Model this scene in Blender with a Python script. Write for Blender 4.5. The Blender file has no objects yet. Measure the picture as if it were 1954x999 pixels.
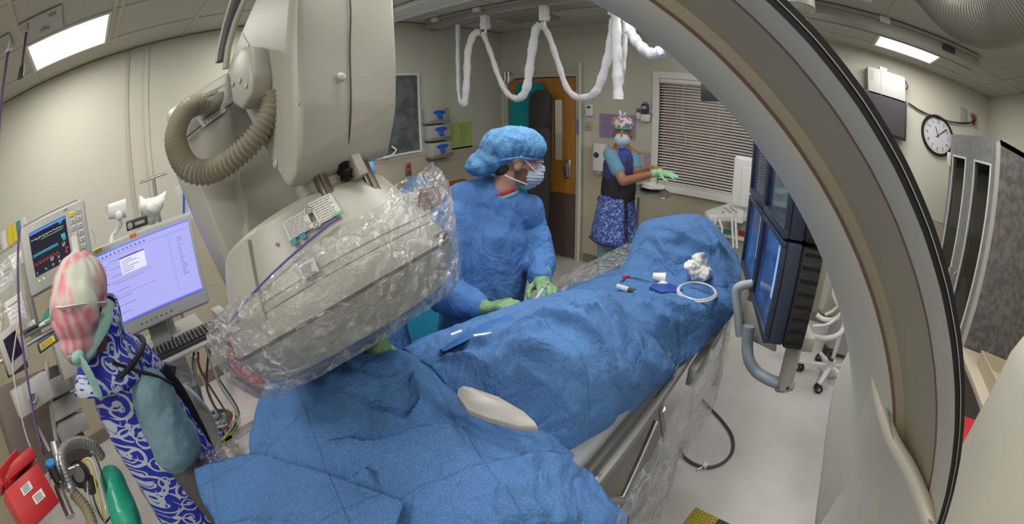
import bpy, bmesh, math, random
from math import sin, cos, pi, radians, sqrt, atan2
from mathutils import Vector, Matrix, noise, Quaternion

V = Vector
SC = bpy.context.scene
COL = SC.collection

# ------------------------------------------------------------------ camera
cam_d = bpy.data.cameras.new('camera')
cam = bpy.data.objects.new('camera', cam_d)
COL.objects.link(cam)
SC.camera = cam
cam_d.type = 'PANO'
cam_d.panorama_type = 'FISHEYE_LENS_POLYNOMIAL'
cam_d.fisheye_fov = radians(200)
cam_d.sensor_width = 36.0
cam_d.sensor_fit = 'HORIZONTAL'
cam_d.fisheye_polynomial_k0 = 0.0
cam_d.fisheye_polynomial_k1 = -6.01969221e-02
cam_d.fisheye_polynomial_k2 = -4.53934127e-04
cam_d.fisheye_polynomial_k3 = 3.60072705e-05
cam_d.fisheye_polynomial_k4 = -1.83916624e-06
cam_d.shift_x = -(999.037 - 977.0) / 1954
cam_d.shift_y = (604.406 - 499.5) / 999
cam_d.clip_start = 0.01
cam.matrix_world = (Matrix.Translation((0, 0, 1.775)) @ Matrix.Rotation(radians(-53.78734197), 4, 'Z')
                    @ Matrix.Rotation(radians(63.65643137), 4, 'X') @ Matrix.Rotation(radians(-0.85079081), 4, 'Z'))

# ------------------------------------------------------------------ world, exposure, lights
wd = bpy.data.worlds.new('world'); SC.world = wd
wd.use_nodes = True
wd.node_tree.nodes['Background'].inputs[0].default_value = (0.75, 0.8, 0.85, 1)
wd.node_tree.nodes['Background'].inputs[1].default_value = 0.3
SC.view_settings.view_transform = 'Standard'
SC.view_settings.look = 'None'
SC.view_settings.gamma = 1.0
SC.view_settings.use_curve_mapping = False
SC.view_settings.exposure = 0.0
SC.cycles.max_bounces = 8
SC.cycles.transparent_max_bounces = 16
SC.cycles.caustics_reflective = False
SC.cycles.caustics_refractive = False
SC.cycles.sample_clamp_indirect = 4.0

def area(name, loc, sx, sy, power, color=(1, 0.97, 0.92)):
    l = bpy.data.lights.new(name, 'AREA'); l.shape = 'RECTANGLE'; l.size = sx; l.size_y = sy
    l.energy = power; l.color = color
    o = bpy.data.objects.new(name, l); COL.objects.link(o); o.location = loc
    return o
# the light of the recessed square ceiling panels, just below their diffusers
PANELS = [(-0.255, 2.83), (3.775, -0.875), (1.95, 0.95), (1.95, -0.88), (0.6, -0.88), (-0.9, 0.95), (0.75, 0.9), (3.2, 1.0), (1.55, 2.83), (-0.9, -0.88)]  # last one is unseen, added to brighten the outer band of the arch
PW = [13, 13, 16, 13, 12, 19, 14, 16, 15, 16]
for (x, y), w in zip(PANELS, PW):
    area('ceiling_panel_light', (x, y, 2.72), 0.56, 0.56, w)

# ------------------------------------------------------------------ helpers
def nn(nt, typ, **kw):
    n = nt.nodes.new(typ)
    for k, v in kw.items():
        if k.startswith('i_'):
            n.inputs[k[2:].replace('_', ' ')].default_value = v
        else:
            setattr(n, k, v)
    return n

MATS = {}
def mat(name, c, rough=0.5, metal=0.0, var=0.0, vscale=8.0, bump=0.0, bscale=40.0, spec=0.5, emit=0.0, coat=0.0, c2=None, fabric=False):
    if name in MATS: return MATS[name]
    m = bpy.data.materials.new(name); m.use_nodes = True; nt = m.node_tree
    b = nt.nodes['Principled BSDF']
    col = (c[0], c[1], c[2], 1)
    b.inputs['Base Color'].default_value = col
    b.inputs['Roughness'].default_value = rough
    b.inputs['Metallic'].default_value = metal
    b.inputs['Specular IOR Level'].default_value = spec
    if coat: b.inputs['Coat Weight'].default_value = coat
    tc = nn(nt, 'ShaderNodeTexCoord')
    if var or c2:
        nz = nn(nt, 'ShaderNodeTexNoise', i_Scale=vscale, i_Detail=5.0)
        nt.links.new(tc.outputs['Object'], nz.inputs['Vector'])
        mx = nn(nt, 'ShaderNodeMix', data_type='RGBA')
        if c2:
            a, d = col, (c2[0], c2[1], c2[2], 1)
        else:
            a = tuple(min(1, x * (1 + var)) for x in c) + (1,); d = tuple(x * (1 - var) for x in c) + (1,)
        mx.inputs[6].default_value = a; mx.inputs[7].default_value = d
        rp = nn(nt, 'ShaderNodeMapRange'); rp.inputs[1].default_value = 0.38; rp.inputs[2].default_value = 0.62
        nt.links.new(nz.outputs['Fac'], rp.inputs[0]); nt.links.new(rp.outputs[0], mx.inputs[0])
        nt.links.new(mx.outputs[2], b.inputs['Base Color'])
    if bump:
        n2 = nn(nt, 'ShaderNodeTexNoise', i_Scale=bscale, i_Detail=4.0)
        nt.links.new(tc.outputs['Object'], n2.inputs['Vector'])
        bp = nn(nt, 'ShaderNodeBump', i_Strength=bump, i_Distance=0.01)
        nt.links.new(n2.outputs['Fac'], bp.inputs['Height']); nt.links.new(bp.outputs[0], b.inputs['Normal'])
    if emit:
        b.inputs['Emission Color'].default_value = col; b.inputs['Emission Strength'].default_value = emit
    MATS[name] = m
    return m

def tag(o, label=None, cat=None, group=None, kind=None):
    if label: o['label'] = label
    if cat: o['category'] = cat
    if group: o['group'] = group
    if kind: o['kind'] = kind
    return o

def thing(name, label, cat, loc=(0, 0, 0), group=None):
    o = bpy.data.objects.new(name, None); COL.objects.link(o)
    o.empty_display_size = 0.05
    o.location = loc
    return tag(o, label, cat, group)

def setparent(o, p):
    if p is not None:
        o.parent = p
        # world-space geometry: undo the parent's own placement
        w = Matrix.Identity(4); q = p; 
        chain = []
        while q is not None:
            chain.append(q); q = q.parent
        for c in reversed(chain):
            w = w @ c.matrix_parent_inverse @ Matrix.LocRotScale(c.location, c.rotation_euler, c.scale)
        o.matrix_parent_inverse = w.inverted()

class MB:
    """collects shapes in one bmesh; build() links them as one mesh object"""
    def __init__(s):
        s.bm = bmesh.new(); s.mi = 0
    def _paint(s, n0):
        s.bm.faces.ensure_lookup_table()
        for f in s.bm.faces[n0:]:
            f.material_index = s.mi
    def box(s, lo, hi, M=None, bev=0.0, seg=2):
        n0 = len(s.bm.faces)
        lo, hi = [min(a, b) for a, b in zip(lo, hi)], [max(a, b) for a, b in zip(lo, hi)]
        vs = [s.bm.verts.new((x, y, z)) for x in (lo[0], hi[0]) for y in (lo[1], hi[1]) for z in (lo[2], hi[2])]
        F = [(0, 1, 3, 2), (4, 6, 7, 5), (0, 4, 5, 1), (2, 3, 7, 6), (0, 2, 6, 4), (1, 5, 7, 3)]
        fs = [s.bm.faces.new([vs[i] for i in q]) for q in F]
        if M is not None:
            for v in vs: v.co = M @ v.co
        if bev > 0:
            es = list({e for f in fs for e in f.edges})
            bmesh.ops.bevel(s.bm, geom=es, offset=bev, segments=seg, profile=0.5, affect='EDGES')
        s._paint(n0); return s
    def ring(s, c, a, b, rx, ry, n, rot=0.0):
        return [s.bm.verts.new(c + a * (cos(rot + 2 * pi * i / n) * rx) + b * (sin(rot + 2 * pi * i / n) * ry)) for i in range(n)]
    def skin(s, rings, cap0=True, cap1=True, close=False):
        n0 = len(s.bm.faces)
        n = len(rings[0])
        R = rings + ([rings[0]] if close else [])
        for A, B in zip(R[:-1], R[1:]):
            for i in range(n):
                j = (i + 1) % n
                try: s.bm.faces.new((A[i], A[j], B[j], B[i]))
                except ValueError: pass
        if not close:
            if cap0: s.bm.faces.new(list(reversed(rings[0])))
            if cap1: s.bm.faces.new(rings[-1])
        s._paint(n0); return s
    def tube(s, pts, r, n=10, cap=True, up=None):
        pts = [V(p) for p in pts]
        rs = list(r) if hasattr(r, '__len__') else [r] * len(pts)
        t0 = (pts[1] - pts[0]).normalized()
        a = t0.orthogonal().normalized() if up is None else (V(up) - t0 * V(up).dot(t0)).normalized()
        rings = []
        for i, p in enumerate(pts):
            if i == 0: t = t0
            elif i == len(pts) - 1: t = (pts[-1] - pts[-2]).normalized()
            else: t = ((pts[i + 1] - p).normalized() + (p - pts[i - 1]).normalized()).normalized()
            a = (a - t * a.dot(t))
            a = a.normalized() if a.length > 1e-6 else t.orthogonal().normalized()
            b = t.cross(a)
            rr = rs[i]
            rx, ry = rr if hasattr(rr, '__len__') else (rr, rr)
            rings.append(s.ring(p, a, b, rx, ry, n))
        s.skin(rings, cap, cap); return s
    def cyl(s, p0, p1, r0, r1=None, n=20):
        return s.tube([p0, p1], [r0, r0 if r1 is None else r1], n)
    def lathe(s, prof, c=(0, 0, 0), axis=(0, 0, 1), n=48, cap=True):
        c = V(c); u = V(axis).normalized(); a = u.orthogonal().normalized(); b = u.cross(a)
        rings = [s.ring(c + u * h, a, b, max(r, 1e-4), max(r, 1e-4), n) for r, h in prof]
        s.skin(rings, cap, cap); return s
    def prism(s, pts, off, bev=0.0):
        """polygon of 3-D points extruded by vector off"""
        n0 = len(s.bm.faces)
        off = V(off)
        A = [s.bm.verts.new(V(p)) for p in pts]; B = [s.bm.verts.new(V(p) + off) for p in pts]
        fs = [s.bm.faces.new(list(reversed(A))), s.bm.faces.new(B)]
        n = len(A)
        for i in range(n):
            j = (i + 1) % n
            fs.append(s.bm.faces.new((A[i], A[j], B[j], B[i])))
        if bev > 0:
            es = list({e for f in fs for e in f.edges})
            bmesh.ops.bevel(s.bm, geom=es, offset=bev, segments=2, profile=0.5, affect='EDGES')
        s._paint(n0); return s
    def ell(s, c, r, M=None, n=16):
        n0 = len(s.bm.faces)
        r = r if hasattr(r, '__len__') else (r, r, r)
        mm = Matrix.Translation(V(c)) @ (M.to_4x4() if M is not None else Matrix.Identity(4)) @ Matrix.Diagonal((r[0], r[1], r[2], 1))
        bmesh.ops.create_uvsphere(s.bm, u_segments=n * 2 if n < 10 else n + 8, v_segments=n, radius=1.0, matrix=mm)
        s._paint(n0); return s
    def cap(s, p0, p1, r0, r1, n=14):
        """tapered capsule"""
        p0, p1 = V(p0), V(p1); t = (p1 - p0); L = max(t.length, 1e-5); t.normalize()
        a = t.orthogonal().normalized(); b = t.cross(a); rings = []
        for k in range(5):
            th = pi / 2 * (1 - k / 4.0) ; rr = max(r0 * cos(th), 1e-4)
            rings.append(s.ring(p0 - t * (r0 * sin(th)), a, b, rr, rr, n))
        for k in range(5):
            th = pi / 2 * k / 4.0; rr = max(r1 * cos(th), 1e-4)
            rings.append(s.ring(p1 + t * (r1 * sin(th)), a, b, rr, rr, n))
        s.skin(rings); return s
    def grid(s, P):
        n0 = len(s.bm.faces)
        vs = [[s.bm.verts.new(p) for p in row] for row in P]
        for i in range(len(P) - 1):
            for j in range(len(P[0]) - 1):
                s.bm.faces.new((vs[i][j], vs[i][j + 1], vs[i + 1][j + 1], vs[i + 1][j]))
        s._paint(n0); return s
    def xform(s, M):
        bmesh.ops.transform(s.bm, matrix=M, verts=s.bm.verts); return s
    def build(s, name, mats, parent=None, smooth=True, angle=40, label=None, fixn=True):
        if fixn: bmesh.ops.recalc_face_normals(s.bm, faces=s.bm.faces)
        me = bpy.data.meshes.new(name); s.bm.to_mesh(me); s.bm.free()
        if not hasattr(mats, '__len__'): mats = [mats]
        for m in mats: me.materials.append(m)
        if smooth:
            me.shade_smooth()
            try: me.set_sharp_from_angle(angle=radians(angle))
            except Exception: pass
        o = bpy.data.objects.new(name, me); COL.objects.link(o)
        setparent(o, parent)
        if label: o['label'] = label
        return o

def remeshed(mb, name, mats, parent=None, voxel=0.01, smooth=4, disp=None, label=None):
    """overlapping capsules fused into one continuous skin"""
    me = bpy.data.meshes.new(name)
    bmesh.ops.recalc_face_normals(mb.bm, faces=mb.bm.faces)
    mb.bm.to_mesh(me); mb.bm.free()
    o = bpy.data.objects.new(name, me); COL.objects.link(o)
    r = o.modifiers.new('r', 'REMESH'); r.mode = 'VOXEL'; r.voxel_size = voxel; r.use_smooth_shade = True
    if smooth:
        sm = o.modifiers.new('s', 'SMOOTH'); sm.iterations = smooth; sm.factor = 0.5
    dg = bpy.context.evaluated_depsgraph_get(); dg.update()
    m2 = bpy.data.meshes.new_from_object(o.evaluated_get(dg)); m2.name = name
    o.modifiers.clear(); o.data = m2; bpy.data.meshes.remove(me)
    m2.materials.clear()
    if not hasattr(mats, '__len__'): mats = [mats]
    for m in mats: m2.materials.append(m)
    if disp:
        ns = [v.normal.copy() for v in m2.vertices]
        for v, nrm in zip(m2.vertices, ns):
            v.co = v.co + disp(v.co.copy(), nrm)
    m2.shade_smooth()
    setparent(o, parent)
    if label: o['label'] = label
    return o

def crom(P, t):
    """Catmull-Rom through list of vectors, t in 0..len-1"""
    n = len(P); i = min(int(t), n - 2); f = t - i
    p0 = P[i - 1] if i > 0 else P[0] * 2 - P[1]
    p1, p2 = P[i], P[i + 1]
    p3 = P[i + 2] if i + 2 < n else P[-1] * 2 - P[-2]
    return 0.5 * ((2 * p1) + (p2 - p0) * f + (2 * p0 - 5 * p1 + 4 * p2 - p3) * f * f + (3 * p1 - p0 - 3 * p2 + p3) * f ** 3)
def path(pts, k=8):
    P = [V(p) for p in pts]; N = (len(P) - 1) * k
    return [crom(P, i / k) for i in range(N + 1)]
def sheet(G, ku, kv):
    """control grid of points -> fine grid"""
    rows = []
    R = [[V(p) for p in r] for r in G]
    cols = [path(r, ku) for r in R]
    nu = len(cols[0])
    fine = [path([cols[i][j] for i in range(len(R))], kv) for j in range(nu)]
    return [[fine[j][i] for j in range(nu)] for i in range(len(fine[0]))]

def hfold(p, s=1.0, seed=0.0):
    q = V((p.x * s + seed, p.y * s - seed, p.z * s))
    a = noise.noise(q); b = noise.noise(q * 2.3 + V((7, 3, 1)))
    return (1 - abs(a) * 2.2) * 0.7 + (1 - abs(b) * 2.2) * 0.3

def frame(z, x=None):
    """rotation matrix whose Z is z and X near x"""
    z = V(z).normalized()
    x = V(x) if x is not None else z.orthogonal()
    x = (x - z * x.dot(z)).normalized()
    y = z.cross(x)
    return Matrix((x, y, z)).transposed()

def place(c, M):
    return Matrix.Translation(V(c)) @ M.to_4x4()

def lettering(name, s, size, M, m, parent, ext=0.0006, align='CENTER'):
    """flat raised letters, converted to a mesh"""
    cu = bpy.data.curves.new(name, 'FONT'); cu.body = s; cu.size = size; cu.extrude = ext
    cu.align_x = align; cu.align_y = 'CENTER'; cu.resolution_u = 2
    o = bpy.data.objects.new('tmp', cu); COL.objects.link(o)
    dg = bpy.context.evaluated_depsgraph_get(); dg.update()
    me = bpy.data.meshes.new_from_object(o.evaluated_get(dg)); me.name = name
    bpy.data.objects.remove(o); bpy.data.curves.remove(cu)
    me.transform(M); me.materials.clear(); me.materials.append(m)
    ob = bpy.data.objects.new(name, me); COL.objects.link(ob); setparent(ob, parent)
    return ob

rnd = random.Random(7)


# ------------------------------------------------------------------ shared materials
M_RING = mat('arch_cream', (0.52, 0.505, 0.43), 0.45, var=0.03, vscale=3)
M_CREAM = mat('machine_cream', (0.355, 0.35, 0.305), 0.42, var=0.03, vscale=3, bump=0.05, bscale=400)
M_CREAM_D = mat('machine_cream_dark', (0.36, 0.35, 0.28), 0.45, var=0.04, vscale=4)
M_BLUEGREY = mat('machine_bluegrey', (0.22, 0.28, 0.34), 0.4)
M_WHITE = mat('white_plastic', (0.75, 0.75, 0.73), 0.4)
M_WHITE_PAINT = mat('white_paint', (0.72, 0.72, 0.68), 0.5)
M_GREY = mat('grey_plastic', (0.33, 0.33, 0.31), 0.45, var=0.04)
M_LGREY = mat('light_grey_plastic', (0.38, 0.38, 0.36), 0.45, var=0.03)
M_DARK = mat('dark_plastic', (0.03, 0.03, 0.035), 0.5)
M_BLACK = mat('black_rubber', (0.010, 0.010, 0.012), 0.65, spec=0.3)
M_STEEL = mat('brushed_steel', (0.55, 0.55, 0.54), 0.3, metal=0.9)
M_RAILM = mat('dull_aluminium', (0.42, 0.41, 0.38), 0.42, metal=0.5)
M_RED = mat('red_plastic', (0.45, 0.02, 0.02), 0.4)
M_YELLOW = mat('yellow_label', (0.75, 0.6, 0.04), 0.5)
M_GREEN = mat('green_plastic', (0.05, 0.42, 0.2), 0.45)
M_PAPER = mat('paper', (0.72, 0.72, 0.70), 0.8)
M_INK = mat('ink', (0.05, 0.05, 0.06), 0.7)
M_DRAPE = mat('blue_drape', (0.082, 0.192, 0.42), 0.85, var=0.16, vscale=230, bump=0.25, bscale=350, spec=0.2)
M_DRAPE_D = mat('blue_drape_deep', (0.05, 0.15, 0.40), 0.85, var=0.10, vscale=260, spec=0.2)
M_TEAL = mat('teal_vinyl', (0.0, 0.27, 0.30), 0.35)
M_SKIN = mat('skin_light', (0.45, 0.25, 0.18), 0.5, var=0.08, vscale=30)
M_SKIN_B = mat('skin_brown', (0.33, 0.15, 0.08), 0.5, var=0.08, vscale=30)
M_HAIR = mat('brown_hair', (0.06, 0.035, 0.02), 0.6, bump=0.6, bscale=200)
M_GLOVE = mat('green_glove', (0.18, 0.33, 0.16), 0.5, var=0.10, vscale=40, bump=0.4, bscale=90)
M_GLOVE_L = mat('pale_green_glove', (0.30, 0.58, 0.32), 0.5, bump=0.4, bscale=90)
M_CAP = mat('blue_cap', (0.10, 0.27, 0.52), 0.8, var=0.12, vscale=20, bump=0.3, bscale=60)
M_MASK = mat('face_mask', (0.42, 0.50, 0.62), 0.8, bump=0.3, bscale=120)
M_SCRUB = mat('teal_scrub', (0.17, 0.28, 0.33), 0.85, var=0.08, vscale=200, bump=0.2, bscale=200)

def film(name, milky=0.10, tint=(0.98, 0.985, 0.99), wr=16.0, st=1.0, gloss=0.11):
    """thin clear polythene with creases that catch the light"""
    m = bpy.data.materials.new(name); m.use_nodes = True; nt = m.node_tree; nt.nodes.clear()
    out = nn(nt, 'ShaderNodeOutputMaterial')
    tc = nn(nt, 'ShaderNodeTexCoord')
    nz = nn(nt, 'ShaderNodeTexNoise', i_Scale=wr, i_Detail=6.0, i_Distortion=1.5); nz.inputs['Roughness'].default_value = 0.6
    nt.links.new(tc.outputs['Object'], nz.inputs['Vector'])
    n3 = nn(nt, 'ShaderNodeTexNoise', i_Scale=wr * .45, i_Detail=3.0); nt.links.new(tc.outputs['Object'], n3.inputs['Vector'])
    vm = nn(nt, 'ShaderNodeVectorMath', operation='MULTIPLY_ADD'); vm.inputs[1].default_value = (.28, .28, .28)
    nt.links.new(n3.outputs['Color'], vm.inputs[0]); nt.links.new(tc.outputs['Object'], vm.inputs[2])
    vo = nn(nt, 'ShaderNodeTexVoronoi', feature='DISTANCE_TO_EDGE', i_Scale=wr * .95)
    nt.links.new(vm.outputs[0], vo.inputs['Vector'])
    add = nn(nt, 'ShaderNodeMath', operation='ADD'); nt.links.new(nz.outputs['Fac'], add.inputs[0]); nt.links.new(vo.outputs['Distance'], add.inputs[1])
    bp = nn(nt, 'ShaderNodeBump', i_Strength=st, i_Distance=0.03); nt.links.new(add.outputs[0], bp.inputs['Height'])
    tr = nn(nt, 'ShaderNodeBsdfTransparent'); tr.inputs[0].default_value = tint + (1,)
    gl = nn(nt, 'ShaderNodeBsdfGlossy'); gl.inputs['Roughness'].default_value = 0.07; nt.links.new(bp.outputs[0], gl.inputs['Normal'])
    df = nn(nt, 'ShaderNodeBsdfTranslucent'); df.inputs[0].default_value = (0.85, 0.87, 0.9, 1)
    d2 = nn(nt, 'ShaderNodeBsdfDiffuse'); d2.inputs[0].default_value = (0.75, 0.78, 0.8, 1); nt.links.new(bp.outputs[0], d2.inputs['Normal'])
    m1 = nn(nt, 'ShaderNodeMixShader'); m1.inputs[0].default_value = 0.5
    nt.links.new(df.outputs[0], m1.inputs[1]); nt.links.new(d2.outputs[0], m1.inputs[2])
    # creases are milkier
    cr = nn(nt, 'ShaderNodeMapRange'); cr.inputs[1].default_value = 0.0; cr.inputs[2].default_value = 0.05; cr.inputs[3].default_value = min(.9, milky * 4.0); cr.inputs[4].default_value = milky
    nt.links.new(vo.outputs['Distance'], cr.inputs[0])
    m2 = nn(nt, 'ShaderNodeMixShader'); nt.links.new(cr.outputs[0], m2.inputs[0])
    nt.links.new(tr.outputs[0], m2.inputs[1]); nt.links.new(m1.outputs[0], m2.inputs[2])
    fr_ = nn(nt, 'ShaderNodeLayerWeight'); fr_.inputs[0].default_value = 0.35
    lw = nn(nt, 'ShaderNodeMapRange'); lw.inputs[3].default_value = gloss; lw.inputs[4].default_value = gloss + 0.30; nt.links.new(fr_.outputs['Facing'], lw.inputs[0])
    m3 = nn(nt, 'ShaderNodeMixShader'); nt.links.new(lw.outputs[0], m3.inputs[0])
    nt.links.new(m2.outputs[0], m3.inputs[1]); nt.links.new(gl.outputs[0], m3.inputs[2])
    nt.links.new(m3.outputs[0], out.inputs[0])
    MATS[name] = m
    return m
M_FILM = film('clear_film')
M_FILM_W = film('clear_film_side', 0.22, wr=9.0, st=0.6, gloss=0.09)

def add_wrinkles(m, scale=6.0, dist=.02, strength=.5, grid=.0):
    """soft crumples (and pressed fold lines) of a disposable drape, as bump"""
    nt = m.node_tree; b = nt.nodes['Principled BSDF']; L = nt.links
    tc = nn(nt, 'ShaderNodeTexCoord'); nz = nn(nt, 'ShaderNodeTexNoise', i_Scale=scale, i_Detail=4.0, i_Distortion=0.5); L.new(tc.outputs['Object'], nz.inputs['Vector'])
    a = nn(nt, 'ShaderNodeMath', operation='SUBTRACT'); a.inputs[1].default_value = .5; L.new(nz.outputs['Fac'], a.inputs[0])
    c = nn(nt, 'ShaderNodeMath', operation='ABSOLUTE'); L.new(a.outputs[0], c.inputs[0]); out = c.outputs[0]
    if grid:
        mp = nn(nt, 'ShaderNodeMapping'); mp.inputs['Rotation'].default_value = (0, 0, .35); L.new(tc.outputs['Object'], mp.inputs[0])
        br = nn(nt, 'ShaderNodeTexBrick', i_Scale=1.0); br.offset = 0; br.inputs['Brick Width'].default_value = grid; br.inputs['Row Height'].default_value = grid; br.inputs['Mortar Size'].default_value = .004; br.inputs['Mortar Smooth'].default_value = 1.0
        L.new(mp.outputs[0], br.inputs['Vector'])
        g = nn(nt, 'ShaderNodeMath', operation='MULTIPLY_ADD'); g.inputs[1].default_value = .05; L.new(br.outputs['Fac'], g.inputs[0]); L.new(out, g.inputs[2]); out = g.outputs[0]
    bp = nn(nt, 'ShaderNodeBump', i_Strength=strength, i_Distance=dist); L.new(out, bp.inputs['Height'])
    old = b.inputs['Normal'].links
    if old: L.new(old[0].from_socket, bp.inputs['Normal'])
    L.new(bp.outputs[0], b.inputs['Normal'])
add_wrinkles(M_DRAPE, 5.0, .11, .6, .33)
add_wrinkles(M_CAP, 26.0, .03, .5)

def glass(name, tint=(0.9, 0.93, 0.92), r=0.05):
    m = bpy.data.materials.new(name); m.use_nodes = True; nt = m.node_tree; nt.nodes.clear()
    out = nn(nt, 'ShaderNodeOutputMaterial'); tr = nn(nt, 'ShaderNodeBsdfTransparent'); tr.inputs[0].default_value = tint + (1,)
    gl = nn(nt, 'ShaderNodeBsdfGlossy'); gl.inputs['Roughness'].default_value = r
    fr = nn(nt, 'ShaderNodeFresnel'); fr.inputs[0].default_value = 1.5
    mx = nn(nt, 'ShaderNodeMixShader'); nt.links.new(fr.outputs[0], mx.inputs[0]); nt.links.new(tr.outputs[0], mx.inputs[1]); nt.links.new(gl.outputs[0], mx.inputs[2])
    nt.links.new(mx.outputs[0], out.inputs[0]); MATS[name] = m; return m
M_GLASS = glass('window_glass')


# ------------------------------------------------------------------ the room shell
XB, YL, YR, XF, HC = 4.45, 3.54, -2.035, -1.75, 2.75

def wall_material():
    m = bpy.data.materials.new('wall_paint'); m.use_nodes = True; nt = m.node_tree; b = nt.nodes['Principled BSDF']
    geo = nn(nt, 'ShaderNodeNewGeometry'); sp = nn(nt, 'ShaderNodeSeparateXYZ'); nt.links.new(geo.outputs['Position'], sp.inputs[0])
    gt = nn(nt, 'ShaderNodeMath', operation='GREATER_THAN'); gt.inputs[1].default_value = 1.335; nt.links.new(sp.outputs[2], gt.inputs[0])
    mx = nn(nt, 'ShaderNodeMix', data_type='RGBA'); mx.inputs[6].default_value = (0.50, 0.44, 0.33, 1); mx.inputs[7].default_value = (0.60, 0.59, 0.50, 1)
    nt.links.new(gt.outputs[0], mx.inputs[0])
    nz = nn(nt, 'ShaderNodeTexNoise', i_Scale=1.2, i_Detail=4.0); nt.links.new(geo.outputs['Position'], nz.inputs['Vector'])
    m2 = nn(nt, 'ShaderNodeMix', data_type='RGBA', blend_type='MULTIPLY'); m2.inputs[0].default_value = 0.10
    nt.links.new(mx.outputs[2], m2.inputs[6]); nt.links.new(nz.outputs['Color'], m2.inputs[7])
    nt.links.new(m2.outputs[2], b.inputs['Base Color']); b.inputs['Roughness'].default_value = 0.65
    n2 = nn(nt, 'ShaderNodeTexNoise', i_Scale=180.0); nt.links.new(geo.outputs['Position'], n2.inputs['Vector'])
    bp = nn(nt, 'ShaderNodeBump', i_Strength=0.08, i_Distance=0.005); nt.links.new(n2.outputs['Fac'], bp.inputs['Height']); nt.links.new(bp.outputs[0], b.inputs['Normal'])
    return m
M_WALL = wall_material()

def floor_material():
    m = bpy.data.materials.new('floor_vinyl'); m.use_nodes = True; nt = m.node_tree; b = nt.nodes['Principled BSDF']
    geo = nn(nt, 'ShaderNodeNewGeometry')
    a = nn(nt, 'ShaderNodeTexNoise', i_Scale=3.0, i_Detail=8.0); nt.links.new(geo.outputs['Position'], a.inputs['Vector'])
    c = nn(nt, 'ShaderNodeTexNoise', i_Scale=60.0, i_Detail=3.0); nt.links.new(geo.outputs['Position'], c.inputs['Vector'])
    cr = nn(nt, 'ShaderNodeValToRGB'); cr.color_ramp.elements[0].position = 0.33; cr.color_ramp.elements[0].color = (0.48, 0.465, 0.465, 1)
    cr.color_ramp.elements[1].position = 0.62; cr.color_ramp.elements[1].color = (0.58, 0.565, 0.565, 1)
    mx = nn(nt, 'ShaderNodeMix', data_type='FLOAT'); mx.inputs[0].default_value = 0.35
    nt.links.new(a.outputs['Fac'], mx.inputs[2]); nt.links.new(c.outputs['Fac'], mx.inputs[3]); nt.links.new(mx.outputs[0], cr.inputs[0])
    # scuffs
    v = nn(nt, 'ShaderNodeTexVoronoi', i_Scale=3.5); v.inputs['Randomness'].default_value = 1.0
    nt.links.new(geo.outputs['Position'], v.inputs['Vector'])
    lt = nn(nt, 'ShaderNodeMath', operation='LESS_THAN'); lt.inputs[1].default_value = 0.022; nt.links.new(v.outputs['Distance'], lt.inputs[0])
    m2 = nn(nt, 'ShaderNodeMix', data_type='RGBA'); nt.links.new(lt.outputs[0], m2.inputs[0]); nt.links.new(cr.outputs[0], m2.inputs[6]); m2.inputs[7].default_value = (0.27, 0.25, 0.25, 1)
    nt.links.new(m2.outputs[2], b.inputs['Base Color']); b.inputs['Roughness'].default_value = 0.32; b.inputs['Specular IOR Level'].default_value = 0.35
    return m
M_FLOOR = floor_material()

def ceiling_material():
    m = bpy.data.materials.new('ceiling_tile'); m.use_nodes = True; nt = m.node_tree; b = nt.nodes['Principled BSDF']
    b.inputs['Base Color'].default_value = (0.50, 0.49, 0.43, 1); b.inputs['Roughness'].default_value = 0.85
    geo = nn(nt, 'ShaderNodeNewGeometry')
    n2 = nn(nt, 'ShaderNodeTexNoise', i_Scale=150.0, i_Detail=2.0); nt.links.new(geo.outputs['Position'], n2.inputs['Vector'])
    bp = nn(nt, 'ShaderNodeBump', i_Strength=0.12, i_Distance=0.004); nt.links.new(n2.outputs['Fac'], bp.inputs['Height']); nt.links.new(bp.outputs[0], b.inputs['Normal'])
    return m
M_CEIL = ceiling_material()
M_TBAR = mat('ceiling_grid_paint', (0.50, 0.48, 0.38), 0.5)

def st(name, mb, m, parent=None, **k):
    o = mb.build(name, m, parent, smooth=k.pop('smooth', False), **k)
    if parent is None: o['kind'] = 'structure'
    return o

st('floor', MB().box((XF - .1, YR - .1, -0.1), (XB + .1, YL + .1, 0)), M_FLOOR)
st('wall_left', MB().box((XF - .1, YL, 0), (XB + .1, YL + .1, HC)), M_WALL)
st('wall_right', MB().box((XF - .1, YR - .1, 0), (XB + .1, YR, HC)), M_WALL)
st('wall_front', MB().box((XF - .1, YR, 0), (XF, YL, HC)), M_WALL)
# back wall, with openings for the window and the door
WY0, WY1, WZ0, WZ1 = 0.30, 1.555, 1.035, 2.135       # window opening
DY0, DY1, DZ = 2.50, 3.42, 2.13                      # door opening
b = MB()
for y0, y1, z0, z1 in [(YR, WY0, 0, HC), (WY0, WY1, 0, WZ0), (WY0, WY1, WZ1, HC), (WY1, DY0, 0, HC), (DY0, DY1, DZ, HC), (DY1, YL, 0, HC)]:
    b.box((XB, y0, z0), (XB + .12, y1, z1))
st('wall_back', b, M_WALL)
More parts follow.
